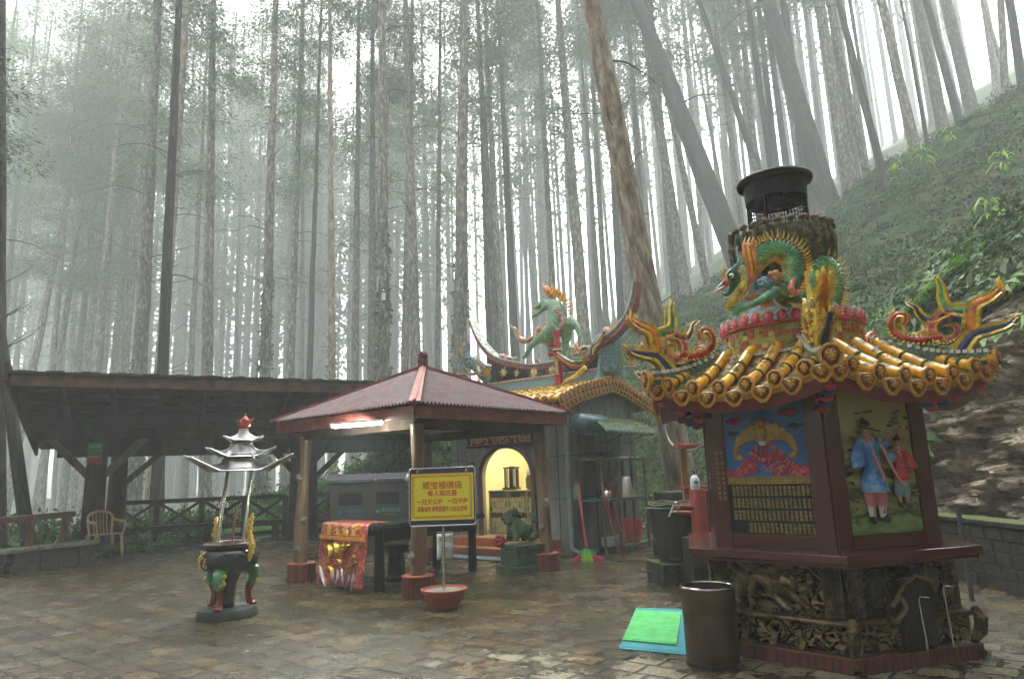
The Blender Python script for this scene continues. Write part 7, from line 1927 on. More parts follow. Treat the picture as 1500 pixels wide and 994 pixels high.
t = thing('carton', 'tan carton on the temple shelf at its right end', 'box', TL2(.72, .93, 1.155), TA); b = MB(); b.box((0, 0, .11), (.16, .16, .22)); b.build('box_body', mat('tan_card', [(.36, .30, .14), (.42, .36, .18)], .7), t, bevel=.004)
t = thing('black_cabinet', 'black lacquer cabinet with a gold character inside the doorway at right', 'cabinet', TL2(.62, .60, .295), TA); b = MB(); b.box((0, 0, .42), (.4, .44, .84)); b.build('cabinet_body', mat('black_gloss', [(.008, .008, .008)], .2), t, bevel=.008)
b = MB(); b.box((-.203, .10, .5), (.006, .17, .2)); b.build('paper_square', mat('gold_paper', [(.4, .34, .12)], .5), t)
text('春', .16, M_bdark, t, Matrix.Translation((-.208, .10, .5)) @ Matrix(((0, 0, -1, 0), (-1, 0, 0, 0), (0, 1, 0, 0), (0, 0, 0, 1))))
t = thing('vase_of_flowers', 'green plant with white blossom in a vase inside the doorway', 'plant', TL2(.60, .78, 1.155), TA)
b = MB(); b.lathe([(.04, 0), (.07, .08), (.04, .2), (.05, .24)], 14); b.build('vase', glaze('vase_white', (.6, .55, .4)), t, smooth=True)
V, F = leaf_proto(np.random.RandomState(3), 160, .13, (.05, .10), .5); V[:, 2] += .30; V[:, 2] *= 1.2; npmesh('leaves', V, F, M_bush, t)
b = MB(); b.ball((-.08, .03, .62), .035, amp=.5); b.ball((-.09, -.04, .55), .025, amp=.5); b.build('blossom', M_white, t, smooth=True)
# ------------------------------------------------------------------ guardian lion on its pedestal
LI = thing('stone_lion', 'crouching green stone lion on a carved pedestal beside the right pavilion post', 'statue', PZ(768, 838), TA - .35)
LI.location = Vector((.05, 11.05, 0))
M_lion = mat('green_wet_stone', [(.015, .03, .018), (.04, .07, .035), (.08, .12, .05)], .4, 8, bump=.8, bscale=30, moss=.3)
b = MB(); b.box((0, 0, .05), (.62, .62, .1)); b.box((0, 0, .23), (.52, .52, .26), taper=.96); b.box((0, 0, .385), (.6, .6, .06))
for sg, ax in ((-1, 0), (1, 0), (-1, 1), (1, 1)):
    c_ = [0, 0, .23]; c_[ax] = sg * .262; d_ = [.36, .36, .16]; d_[ax] = .02; b.box(c_, d_)
b.build('pedestal', M_lion, LI, bevel=.012)
lz = .42
def lj_(x, y, z, r, r2=None): return (x, y, lz + z, r, r2 or r)
J = [lj_(.12, .0, .17, .13), lj_(.0, .0, .18, .12), lj_(-.12, 0, .22, .12), lj_(-.16, 0, .34, .10), lj_(-.20, 0, .40, .11), lj_(-.28, 0, .37, .07), lj_(-.33, 0, .35, .05), lj_(-.30, 0, .29, .035),
     lj_(-.16, -.10, .12, .055), lj_(-.19, -.11, .03, .05), lj_(-.16, .10, .12, .055), lj_(-.19, .11, .03, .05), lj_(.16, -.11, .09, .08), lj_(.05, -.13, .03, .05), lj_(.16, .11, .09, .08), lj_(.05, .13, .03, .05), lj_(.22, 0, .26, .04), lj_(.24, 0, .38, .05), lj_(.2, 0, .44, .02)]
skin_fig('lion_body', J, [(0, 1), (1, 2), (2, 3), (3, 4), (4, 5), (5, 6), (5, 7), (2, 8), (8, 9), (2, 10), (10, 11), (0, 12), (12, 13), (0, 14), (14, 15), (0, 16), (16, 17), (17, 18)], M_lion, LI, None, 2, root=1)
b = MB(); rq = random.Random(5)
for i in range(46):
    a = rq.uniform(.3, 2.6); c2 = rq.uniform(-1.6, 1.6); d = Vector((math.cos(a) * .8, math.sin(c2), math.sin(a))).normalized(); b.ball(Vector((-.15, 0, lz + .38)) + d * .115, rq.uniform(.028, .042), n=8, m=6, amp=.5)
b.build('curled_mane', M_lion, LI, smooth=True)
b = MB(); b.ball((-.265, -.055, lz + .42), .02); b.ball((-.265, .055, lz + .42), .02); b.ball((-.35, 0, lz + .38), .025); b.build('eyes_and_nose', M_lion, LI, smooth=True)
FLW = thing('red_flower_bunch', 'bunch of crimson cloth flowers at the stone lion\'s feet', 'flowers', Vector((-.30, 10.93, .47)), 0)
b = MB()
for i in range(40):
    d = Vector((rq.uniform(-1, 1), rq.uniform(-1, 1), rq.uniform(-.6, 1))); d.normalize(); b.ball(d * .075, .03, n=6, m=5, amp=.9, fr=9)
b.build('petals', mat('crimson_cloth', [(.28, .004, .02), (.48, .01, .05)], .6, 20), FLW, smooth=False)
# ------------------------------------------------------------------ kitchen rack, awning and pipe on the temple's side
RKT = TA
def side(x, y, z=0): return TL2(x, y, z)      # y negative = away from the side wall, towards the furnace
AW = thing('green_awning', 'mossy green fibreglass awning over the kitchen rack', 'awning', side(0, 0, 0), TA)
b = MB(); vs = []; fs = []; n = 40
for i in range(n + 1):
    x = .30 + 1.95 * i / n
    for j, (y, z) in enumerate(((.0, 2.52), (-.25, 2.46), (-.5, 2.36), (-.66, 2.22), (-.68, 2.14))): vs.append((x, y, z + .010 * math.cos(i * 1.6)))
for i in range(n):
    for j in range(4): a = i * 5 + j; fs.append((a, a + 1, a + 6, a + 5))
b.add(vs, fs); o = b.build('awning_sheet', mat('green_fibreglass', [(.05, .09, .06), (.12, .19, .13), (.09, .12, .05)], .5, 4, moss=.35), AW, smooth=True); so = o.modifiers.new('s', 'SOLIDIFY'); so.thickness = .008
b = MB()
for x in (.35, 1.3, 2.2): b.bar((x, 0, 2.2), (x, -.62, 2.2), .02, .02); b.bar((x, 0, 2.0), (x, -.60, 2.22), .02, .02)
b.build('brackets', M_black, AW)
HD = thing('teal_wall_tank', 'rounded teal tank mounted high on the temple corner', 'tank', side(.45, -.28, 2.33), TA)
b = MB(Matrix.Rotation(PI / 2, 4, 'Y')); b.lathe([(.0, -.50), (.12, -.48), (.19, -.40), (.20, -.1), (.20, .3), (.17, .42), (.0, .46)], 24, cap=False); b.build('tank_shell', mat('teal_enamel', [(.035, .09, .10), (.07, .15, .16)], .3, 4), HD, smooth=True)
b = MB(); b.bar((-.3, .2, 0), (-.3, 0, 0), .03, .03); b.bar((.25, .2, 0), (.25, 0, 0), .03, .03); b.build('wall_bracket', M_black, HD)
DP_ = thing('drainpipe', 'grey drainpipe running down the temple corner', 'pipe', side(-.07, -.07, 0), TA)
b = MB(); b.tube(bez([(0, 0, 2.5), (0, 0, 1.8), (0, 0, .9), (0, 0, .3), (0, -.01, .14), (.02, -.10, .08), (.03, -.16, .07)], 24), .042, 12); b.build('pipe_run', mat('grey_pvc', [(.13, .15, .15), (.20, .22, .22)], .4, 5), DP_, smooth=True)
b = MB(); b.lathe([(.05, 0), (.05, .03)], 14, c=(0, 0, 1.35)); b.lathe([(.055, 0), (.055, .08)], 14, c=(0, 0, 2.42)); b.build('collar', bpy.data.materials['grey_pvc'], DP_)
RK = thing('kitchen_rack', 'dark metal three-tier rack along the temple side wall under the awning', 'rack', side(0, 0, 0), TA)
M_rk = mat('dark_painted_angle_iron', [(.03, .022, .02), (.07, .055, .05)], .5, 9)
for x in (.20, .75, 1.28, 1.80):
    for y in (-.12, -.60):
        b = MB(); b.box((x, y, .86), (.035, .035, 1.72)); b.build('upright', M_rk, RK)
for z, (x0, x1), m__ in ((1.68, (.08, 1.9), M_rk), (.95, (.20, 1.82), mat('dark_green_mat', [(.02, .08, .06), (.04, .14, .10)], .5)), (.10, (.9, 1.82), mat('bright_green_board', [(.03, .24, .07), (.04, .34, .10)], .5))):
    b = MB(); b.box(((x0 + x1) / 2, -.36, z), (x1 - x0, .52, .03)); b.build('shelf', m__, RK)
    b = MB(); b.bar((x0, -.62, z - .01), (x1, -.62, z - .01), .02, .04); b.build('shelf_edge', M_rk, RK)
def onr(nm, label, cat, x, y, z): return thing(nm, label, cat, side(x, y, z), TA)
M_alu = mat('brushed_aluminium', [(.36, .33, .27), (.6, .56, .48)], .3, 5, metal=.9)
t = onr('black_wok', 'black pan at the left end of the rack top', 'pan', .36, -.36, 1.697); b = MB(); b.lathe([(.06, 0), (.16, .03), (.20, .10), (.21, .12), (.19, .11), (.0, .04)], 24, cap=False); b.tube([(.18, 0, .11), (.34, 0, .14)], .014, 8); b.build('pan_body', M_black, t, smooth=True)
t = onr('black_pot', 'low black cooking pot with lid on the rack top beside the pan', 'pot', .76, -.36, 1.697); b = MB(); b.lathe([(.13, 0), (.16, .02), (.16, .11), (.15, .13), (.0, .16)], 24, cap=False); b.ball((0, 0, .17), .02); b.build('pot_body', M_black, t, smooth=True)
t = onr('white_tray', 'flat white tray on the rack top at right', 'tray', 1.3, -.36, 1.697); b = MB(); b.box((0, 0, .015), (.5, .3, .03), taper=1.05); b.build('tray_body', M_white, t, bevel=.01)
t = onr('steel_kettle', 'steel kettle with black handle on the middle shelf', 'kettle', .52, -.45, .966)
b = MB(); b.lathe([(.10, 0), (.125, .02), (.12, .10), (.07, .16), (.03, .175), (.0, .18)], 24, cap=False); b.tube([(.09, 0, .08), (.15, 0, .13), (.18, 0, .17)], [.022, .016, .012], 8); b.ball((0, 0, .19), .015); b.build('kettle_body', M_steel, t, smooth=True)
b = MB(); b.tube([(.09 * math.cos(a), 0, .14 + .13 * math.sin(a)) for a in [PI * i / 12 for i in range(13)]], .009, 8); b.build('handle', M_black, t, smooth=True)
t = onr('red_thermos', 'dark red thermos flask standing between kettle and steel pot', 'flask', .80, -.45, .966); b = MB(); b.lathe([(.065, 0), (.07, .02), (.07, .2), (.045, .25), (.045, .30), (.0, .31)], 18, cap=False); b.tube([(.07, 0, .2), (.12, 0, .17), (.11, 0, .08), (.07, 0, .06)], .010, 6); b.build('flask_body', mat('flask_red', [(.16, .012, .02), (.24, .02, .03)], .3), t, smooth=True)
t = onr('upturned_steel_pot', 'big steel pot standing upside down on the middle shelf', 'pot', 1.28, -.42, .966); b = MB(); b.lathe([(.24, 0), (.24, .02), (.215, .03), (.17, .36), (.15, .38), (.0, .385)], 28, cap=False); b.build('pot_body', M_alu, t, smooth=True, sharp=40)
t = onr('red_bucket', 'red plastic bucket on the green board at the bottom of the rack', 'bucket', 1.46, -.45, .118); b = MB(); b.lathe([(.14, 0), (.19, .40), (.205, .40), (.205, .43), (.18, .43), (.13, .02), (.0, .02)], 26, cap=False); b.build('bucket_body', mat('bucket_red', [(.50, .025, .02), (.62, .05, .035)], .35, 4), t, smooth=True, sharp=40)
b = MB(); b.tube([(.19 * math.cos(a), -.02, .40 - .12 * math.sin(a)) for a in [PI * i / 10 for i in range(11)]], .006, 6); b.build('handle', M_steel, t)
for i, (x, z, lab, col) in enumerate(((.62, .118, 'clear jar with pale lid at the rack bottom', (.25, .3, .28)), (.98, .118, 'low grey tub at the rack bottom', (.2, .22, .22)))):
    t = onr('storage_tub', lab, 'tub', x, -.40, z); b = MB(); b.lathe([(.10, 0), (.12, .02), (.12, .16), (.0, .18)], 20, cap=False); b.build('tub_body', mat('tub_%d' % i if False else ('tub_grey' if i else 'tub_clear'), [col], .3), t, smooth=True)
# brooms and mops leaning on the wall
def stick(nm, lab, cat, foot, top, col, head): 
    f, t_ = Vector(foot), Vector(top); t = thing(nm, lab, cat, f); b = MB(); b.tube([Vector((0, 0, .05)), t_ - f], .012, 8); b.build('handle', col, t, smooth=True); head(t, (t_ - f).normalized()); return t
M_rst = mat('red_stick', [(.50, .03, .03), (.6, .05, .05)], .35)
def broomhead(t, d):
    for k, (c_, nm, z0, w_) in enumerate((((.02, .40, .17), 'teal_bristles', .18, .17), ((.55, .02, .07), 'red_bristles', .08, .30), ((.25, .62, .04), 'lime_bristles', .02, .10))):
        b = MB(); rq_ = random.Random(k)
        for i in range(60):
            a = rq_.uniform(-1, 1); y = rq_.uniform(-.03, .03); zt = .20 if k != 1 else .12
            b.tube([(a * w_ * .35, y * .5, zt), (a * w_ * .8, y - .01 * k, zt * .45), (a * w_, y * 1.6 - .02 * k, z0 if k == 0 else .005)], [.007, .008, .004], 4)
        o = b.build(nm, mat(nm, [c_], .6), t); tag(o, None, None, None, 'stuff')
br = stick('broom', 'red handled broom with teal and red bristles standing on the paving by the drainpipe', 'broom', PZ(860, 822), PY(848, 708, 12.15), M_rst, broomhead); br.rotation_euler = (0, 0, 0)
def rag(t, d):
    b = MB(); rq_ = random.Random(3); L_ = (d * 1.0)
    for i in range(46):
        a = rq_.uniform(0, 2 * PI); r_ = rq_.uniform(.01, .06); p = Vector((math.cos(a) * r_, math.sin(a) * r_ * .6, 0)); tp_ = d * 1.28
        b.tube([tp_ + p * .3, tp_ + p + Vector((0, 0, -.10)), tp_ + p * 1.4 + Vector((0, 0, -.27 + rq_.uniform(-.03, .03)))], [.010, .011, .007], 4)
    b.build('mop_strands', mat('dirty_cotton', [(.28, .26, .23), (.5, .48, .44)], .9, 20), t)
stick('mop', 'upturned grey cotton mop leaning on the wall behind the broom', 'mop', side(.22, -.22, 0), side(.10, -.10, 1.35), M_alu, rag)
stick('red_pole', 'thin red pole leaning at the left end of the rack', 'pole', side(.42, -.72, 0), side(.12, -.64, 1.25), M_rst, lambda t, d: None)
stick('short_red_pole', 'short red pole leaning against the rack uprights', 'pole', side(.72, -.72, 0), side(.5, -.65, .85), M_rst, lambda t, d: None)
stick('metal_tongs', 'steel tongs with orange grip hanging beside the mop', 'tongs', side(.34, -.66, .5), side(.30, -.65, 1.2), M_steel, lambda t, d: None)
# ------------------------------------------------------------------ big water jar, tap post and soap
WJ = thing('water_jar', 'large dark mossy water jar standing on a brick plinth', 'jar', Vector((2.06, 9.45, 0)), .2)
b = MB(); rr_ = random.Random(8)
for z in range(2):
    for i in range(3):
        for j in range(3): b.box((-.2 + i * .2, -.2 + j * .2, .07 + z * .14), (.19, .19, .13))
b.build('brick_plinth', M_stone, WJ, bevel=.01)
b = MB(); b.lathe([(.18, .28), (.22, .30), (.25, .5), (.29, .75), (.31, .88), (.33, .93), (.34, .97), (.31, .99), (.29, .96), (.0, .93)], 36, cap=False, wob=lambda a, z: .012 * math.sin(a * 3 + z * 5)); b.build('jar_body', M_pot, WJ, smooth=True)
b = MB()
for k, (r_, z) in enumerate(((.30, 1.0), (.28, 1.025))): b.tube([(r_ * math.cos(2 * PI * i / 30) + .01 * k, r_ * math.sin(2 * PI * i / 30), z + .01 * math.sin(i)) for i in range(31)], .022, 8, cap=False)
b.build('rope_rim', M_stone, WJ, smooth=True)
TPp = PY(1021, 716, 8.9); TPp = Vector((TPp.x, TPp.y, 0)); ztp = PY(1021, 716, 8.9).z
TPT = thing('tap_post', 'red painted post with two brass taps beside the water jar', 'tap post', TPp, .1)
M_rp = mat('red_painted_pipe', [(.24, .03, .02), (.36, .06, .04)], .35, 6, moss=.05)
b = MB(); b.lathe([(.10, .62), (.10, ztp - .01), (.095, ztp)], 22); b.build('post_body', M_rp, TPT, smooth=True, sharp=50)
b = MB(); b.box((0, .05, .31), (.36, .36, .62)); b.build('stone_foot', M_stone, TPT, bevel=.015)
for k, dz in enumerate((.22, .30)):
    b = MB(); b.tube([(-.08, -.03 + .10 * k, ztp - dz), (-.26, -.05 + .12 * k, ztp - dz + .02)], .03, 10); pz_ = b.build('branch_pipe', M_rp, TPT, smooth=True)
    b = MB(); b.tube([(-.25, -.05 + .12 * k, ztp - dz + .02), (-.34, -.05 + .12 * k, ztp - dz + .03), (-.37, -.05 + .12 * k, ztp - dz - .03)], .016, 8); b.ball((-.31, -.05 + .12 * k, ztp - dz + .065), .018); b.bar((-.35, -.05 + .12 * k, ztp - dz + .075), (-.27, -.05 + .12 * k, ztp - dz + .075), .012, .008); b.build('tap', M_steel, TPT, smooth=True)
SB = thing('soap_bottle', 'white pump soap bottle standing on the red tap post', 'bottle', TPp + Vector((-.02, 0, ztp)), 0)
b = MB(); b.lathe([(.055, 0), (.06, .015), (.06, .13), (.035, .165), (.018, .175), (.018, .185)], 18); b.build('bottle_body', mat('milky_plastic', [(.62, .66, .66)], .3), SB, smooth=True)
b = MB(); b.tube([(0, 0, .18), (0, 0, .225)], .014, 8); b.tube([(0, 0, .225), (-.04, 0, .225)], .008, 6); b.build('pump', mat('pump_blue', [(.02, .03, .15)], .3), SB, smooth=True)
b = MB(); b.box((0, -.0585, .09), (.045, .008, .03)); b.build('print', mat('print_blue', [(.1, .2, .5)], .5), SB)
# timber stand behind the tap post with hose
WF = thing('timber_stand', 'orange-brown timber stand with a red cross board behind the tap post', 'stand', Vector((PY(1003, 700, 10.6).x, 10.6, 0)), 0)
b = MB(); b.bar((0, 0, 0), (0, 0, 1.78), .09, .09, up=(0, 1, 0)); b.bar((.42, .1, 0), (.42, .1, 1.78), .09, .09, up=(0, 1, 0)); b.build('posts', mat('orange_timber', [(.20, .08, .03), (.32, .15, .06)], .5, 6), WF, bevel=.008)
b = MB(); b.box((.2, 0, 1.80), (.60, .30, .07)); b.build('top_board', M_rp, WF, bevel=.008)
b = MB(); b.box((.2, 0, 1.18), (.50, .34, .05)); b.build('shelf_board', M_rp, WF, bevel=.008)
HS = thing('grey_hose', 'grey hose looping from the leaning tree to the furnace side', 'hose', PY(975, 615, 11.5)); hp0 = HS.location.copy()
b = MB(); b.tube([p - hp0 for p in bez([PY(972, 610, 11.5), PY(978, 640, 11.4), PY(992, 657, 11.0), PY(1012, 660, 10.4), PY(1032, 650, 10.0)], 20)], .018, 8); b.build('hose_run', mat('grey_rubber', [(.22, .24, .22)], .5), HS, smooth=True)
BLK = thing('stone_block', 'large dark mossy stone block wall between the rack and the water jar', 'wall', Vector((3.15, 12.4, 0)), .35)
b = MB()
for i in range(3):
    for j in range(4): b.box((-.55 + i * .5 + .1 * (j % 2), 0, .14 + j * .27), (.49, .5, .26))
b.build('masonry', M_stone, BLK, bevel=.015)
# ------------------------------------------------------------------ steel bin, mats
bp_ = PZ(1046, 984); BK = thing('steel_drum_bin', 'tall dark stainless steel bin with wire handle at the furnace corner', 'bin', Vector((bp_.x + .05, bp_.y + .19, 0)), 0)
M_dsteel = mat('sooty_steel', [(.10, .075, .05), (.17, .14, .11)], .32, 3, metal=.85, bump=.1)
b = MB(); b.lathe([(.195, .03), (.20, .04), (.205, .575), (.19, .575), (.185, .06), (.0, .06)], 44, cap=False); b.build('bin_shell', M_dsteel, BK, smooth=True, sharp=50)
b = MB(); b.tube([(.203 * math.cos(2 * PI * i / 40), .203 * math.sin(2 * PI * i / 40), .578) for i in range(41)], .009, 8, cap=False); b.build('rolled_rim', M_steel, BK, smooth=True)
b = MB(); b.lathe([(.20, 0), (.20, .03), (.18, .05)], 30); b.build('foot_ring', M_black, BK)
b = MB(); b.lathe([(.0, .42), (.186, .40)], 30, cap=False); b.build('ash', mat('black_ash', [(.01, .01, .01), (.03, .03, .03)], .95, 30, bump=1.0), BK)
#, .56 + .13 * math.sin(a)) for a in [PI * (1 + i / 16) for i in range(17)]], .006, 6); b.build('wire_handle', M_steel, BK, smooth=True)
def matq(nm, lab, qs, z, m_):
    P = [PZ(*q_, z) for q_ in qs]; c_ = sum(P, Vector()) / 4; t = thing(nm, lab, 'mat', c_, 0)
    b = MB(); L_ = [p - c_ for p in P]; b.add([*L_, *[p + Vector((0, 0, .008)) for p in L_]], [(0, 3, 2, 1), (4, 5, 6, 7), (0, 1, 5, 4), (1, 2, 6, 5), (2, 3, 7, 6), (3, 0, 4, 7)]); b.build('mat_sheet', m_, t)
    rb_ = MB(); n = 34
    for i in range(n):
        a = L_[0].lerp(L_[3], (i + .5) / n); c2 = L_[1].lerp(L_[2], (i + .5) / n); rb_.bar(a.lerp(c2, .02) + Vector((0, 0, .010)), a.lerp(c2, .98) + Vector((0, 0, .010)), .010, .006)
    for i in range(12):
        a = L_[0].lerp(L_[1], (i + .5) / 12); c2 = L_[3].lerp(L_[2], (i + .5) / 12); rb_.bar(a + Vector((0, 0, .0095)), c2 + Vector((0, 0, .0095)), .008, .005)
    rb_.build('mat_ribs', m_, t)
matq('blue_rubber_mat', 'blue ribbed rubber mat lying on the paving under the green one', [(907, 950), (932, 890), (1007, 893), (1012, 960)], .006, mat('mat_blue', [(.02, .20, .28), (.03, .28, .30), (.02, .16, .34)], .45, 2))
matq('green_rubber_mat', 'bright green ribbed mat lying on top of the blue mat', [(912, 937), (932, 893), (998, 897), (991, 944)], .024, mat('mat_green', [(.04, .32, .08), (.07, .50, .12), (.10, .58, .16)], .55, 6, detail=9, bump=.3))
# ------------------------------------------------------------------ incense burner
IB0 = Vector((-3.36, 8.22, 0))
IB = thing('incense_burner', 'black bowl incense burner on three lion legs under a tiered silver canopy', 'incense burner', IB0, .25)
zc = lambda y: PY(320, y, 8.22).z
def shx(z): return (z - .75) * .055 if z > .75 else 0
M_bg = mat('burner_black', [(.010, .010, .011), (.02, .02, .02)], .18, 6, coat=.3)
b = MB(); b.lathe([(.33, 0), (.335, .02), (.31, .10), (.0, .105)], 40, cap=False); b.build('base_slab', mat('dark_green_stone', [(.03, .035, .03), (.06, .065, .055)], .5, 6, bump=.3), IB, smooth=True, sharp=40)
b = MB(); b.lathe([(.07, .10), (.075, .2), (.09, .36), (.13, .46), (.16, .52)], 26); b.build('centre_pillar', M_bg, IB, smooth=True)
b = MB(); b.lathe([(.10, .46), (.22, .49), (.30, .55), (.325, .63), (.31, .70), (.27, .745), (.25, .76)], 44); b.build('bowl', M_bg, IB, smooth=True)
b = MB(); b.lathe([(.25, .755), (.285, .775), (.29, .81), (.27, .825), (.24, .81), (.23, .77), (.0, .76)], 44, cap=False); b.build('rim', mat('dull_bronze_rim', [(.06, .03, .022), (.12, .07, .055)], .35, 12, metal=.3), IB, smooth=True, sharp=50)
b = MB(); b.lathe([(.0, .795), (.236, .785)], 26, cap=False); b.build('ash_fill', mat('grey_ash', [(.2, .19, .17), (.35, .33, .3)], .95, 30, bump=.8), IB)
for k in range(3):
    a = R(-90 + 120 * k + 90) + R(18); c_, s_ = math.cos(a), math.sin(a)
    P = [(.20, .52), (.265, .50), (.285, .42), (.25, .34), (.22, .27), (.225, .20), (.25, .13)]
    b = MB(); b.tube([(c_ * r_, s_ * r_, z) for r_, z in P], [.055, .065, .06, .048, .038, .034, .04], 12); b.v = b.v; b.ball((c_ * .275, s_ * .275, .125), .045, sc=(1.1, 1.1, .6)); lg = b.build('lion_leg', mat('leg_red_lacquer', [(.16, .015, .015), (.28, .04, .03)], .25, 6) if k == 0 else bpy.data.materials['leg_red_lacquer'], IB, smooth=True)
    b = MB()
    b.tube([(c_ * r_ * 1.01, s_ * r_ * 1.01, z) for r_, z in P[:4]], [.062, .072, .066, .052], 12)
    for i in range(9): t_ = rr_.uniform(0, 1); an = a + rr_.uniform(-.25, .25); b.ball((math.cos(an) * .31, math.sin(an) * .31, .36 + .16 * t_), .022, 1 if i % 3 == 0 else 2, n=8, m=6)
    b.build('lion_face', [mat('leg_green', [(.03, .10, .05), (.06, .2, .1)], .3, 12) if k == 0 else bpy.data.materials['leg_green'], G_wh, M_gold], lg, smooth=True)
for an, w_ in ((R(200), .55), (R(300), .0)):
    b = MB(); n_ = 26 if w_ else 0
    for i in range(n_):
        a2 = an + rr_.uniform(-.5, .5); z = rr_.uniform(.55, .72); r_ = .318 - abs(z - .63) * .35; ph = rr_.uniform(0, 6)
        b.tube([(math.cos(a2 + .05 * math.cos(t * .9 + ph)) * (r_ + .01), math.sin(a2 + .05 * math.cos(t * .9 + ph)) * (r_ + .01), z + .02 * math.sin(t * .9 + ph)) for t in range(6)], [.010, .011, .010, .009, .007, .004], 6)
    if n_: b.build('gold_relief', M_gold, IB, smooth=True)
def ear(dx, dy, z0, h_, nm='gold_dragon_handle'):
    b = MB(); P = bez([(dx, dy, z0), (dx * 1.1, dy * 1.1, z0 + h_ * .3), (dx * .98, dy * .98, z0 + h_ * .65), (dx * 1.12, dy * 1.12, z0 + h_)], 14)
    b.tube(P, [.03, .036, .04, .042, .042, .042, .042, .042, .042, .042, .04, .038, .034, .028, .018], 8, flat=(1, .7))
    for i in range(60):
        p = P[rr_.randrange(1, 14)] + Vector((rr_.uniform(-1, 1), rr_.uniform(-1, 1), rr_.uniform(-1, 1))) * .036; b.ball(p, rr_.uniform(.010, .016), n=6, m=5)
    b.build(nm, M_gold, IB, smooth=True)
ear(.235, -.19, .62, .52); ear(-.17, .18, .80, .30)
zr = zc(686)
for k in range(4):
    a = R(45 + 90 * k + 4); b = MB(); p0 = Vector((math.cos(a) * .20, math.sin(a) * .20, .79)); p1 = Vector((math.cos(a) * .185 + shx(zr) * 1.5, math.sin(a) * .185, zr))
    b.tube([p0, p1], .011, 8)
    for i in range(26): p = p0.lerp(p1, (i + .5) / 26); b.ball(p, .0155, n=6, m=4, sc=(1, 1, .6))
    b.build('twisted_rod', mat('aged_silver', [(.20, .16, .12), (.42, .38, .33)], .35, 12, metal=.8) if k == 0 else bpy.data.materials['aged_silver'], IB, smooth=True)
M_sil = mat('silver_sheet', [(.20, .19, .19), (.48, .46, .46)], .28, 5, metal=.85)
def tier(z0, rb_, rt_, h_, horn, nm):
    ox = shx(z0) * 1.5
    b = MB(); n = 48; vs = []; fs = []; m_ = 7
    for j in range(m_ + 1):
        t = j / m_
        for i in range(n):
            a = 2 * PI * i / n; e = max(0, math.cos(3 * (a + .35))) ** 5
            r_ = lerp(rb_, rt_, t ** .62) + horn * e * (1 - t) ** 2.2 * 1.1 - .05 * rb_ * (1 - t) * (1 - e) 
            vs.append((ox + math.cos(a) * r_, math.sin(a) * r_, z0 + h_ * t ** 1.25 + horn * .62 * e * (1 - t) ** 3))
    for j in range(m_):
        for i in range(n): fs.append((j * n + i, j * n + (i + 1) % n, (j + 1) * n + (i + 1) % n, (j + 1) * n + i))
    b.add(vs, fs); o = b.build(nm, M_sil, IB, smooth=True, sharp=60); so = o.modifiers.new('s', 'SOLIDIFY'); so.thickness = .008
    b = MB(); b.tube([vs[i % n] for i in range(n + 1)], .009, 6, cap=False); b.build('tier_rim', M_steel, IB, smooth=True)
    b = MB(); b.tube([(ox + math.cos(2 * PI * i / 30) * rt_, math.sin(2 * PI * i / 30) * rt_, z0 + h_) for i in range(31)], .010, 6, cap=False); b.build('tier_collar', bpy.data.materials['aged_silver'], IB)
tier(zc(690), .36, .20, .13, .30, 'canopy_tier')
b = MB(); ox = shx(zc(675)) * 1.5; b.lathe([(.20, zc(674)), (.19, zc(666))], 30, c=(ox, 0, 0)); b.build('canopy_neck', M_bg, IB, smooth=True)
tier(zc(670), .25, .12, .17, .18, 'canopy_tier')
b = MB(); b.lathe([(.12, zc(652)), (.10, zc(645))], 24, c=(ox, 0, 0)); b.build('canopy_neck', M_sil, IB, smooth=True)
tier(zc(646), .17, .05, .13, .08, 'canopy_tier')
fz = zc(629); ox = shx(fz) * 1.5
b = MB(); b.tube([(ox, 0, fz), (ox, 0, fz + .03), (ox, 0, fz + .08), (ox, 0, fz + .12), (ox, 0, fz + .16)], [.03, .062, .066, .045, .005], 16); b.build('red_pearl', mat('red_enamel', [(.55, .03, .03), (.65, .08, .06)], .25, 4, coat=.4), IB, smooth=True)
b = MB()
for i in range(34): a = 2 * PI * i / 34; zz = fz + .02 + .09 * rr_.random(); b.tube([(ox + math.cos(a) * .06, math.sin(a) * .06, zz), (ox + math.cos(a) * .11, math.sin(a) * .11, zz + .05)], [.006, .001], 4)
b.tube([(ox, 0, fz + .14), (ox, 0, fz + .21)], [.012, .001], 5); b.build('flame_spikes', mat('dark_copper_spikes', [(.10, .03, .02), (.2, .08, .04)], .4, metal=.5), IB)
b = MB(); b.tube([(.02, .02, .79), (.05, .02, 1.22)], .014, 8); b.build('thick_incense_stick', mat('red_brown_stick', [(.22, .08, .05)], .6), IB)
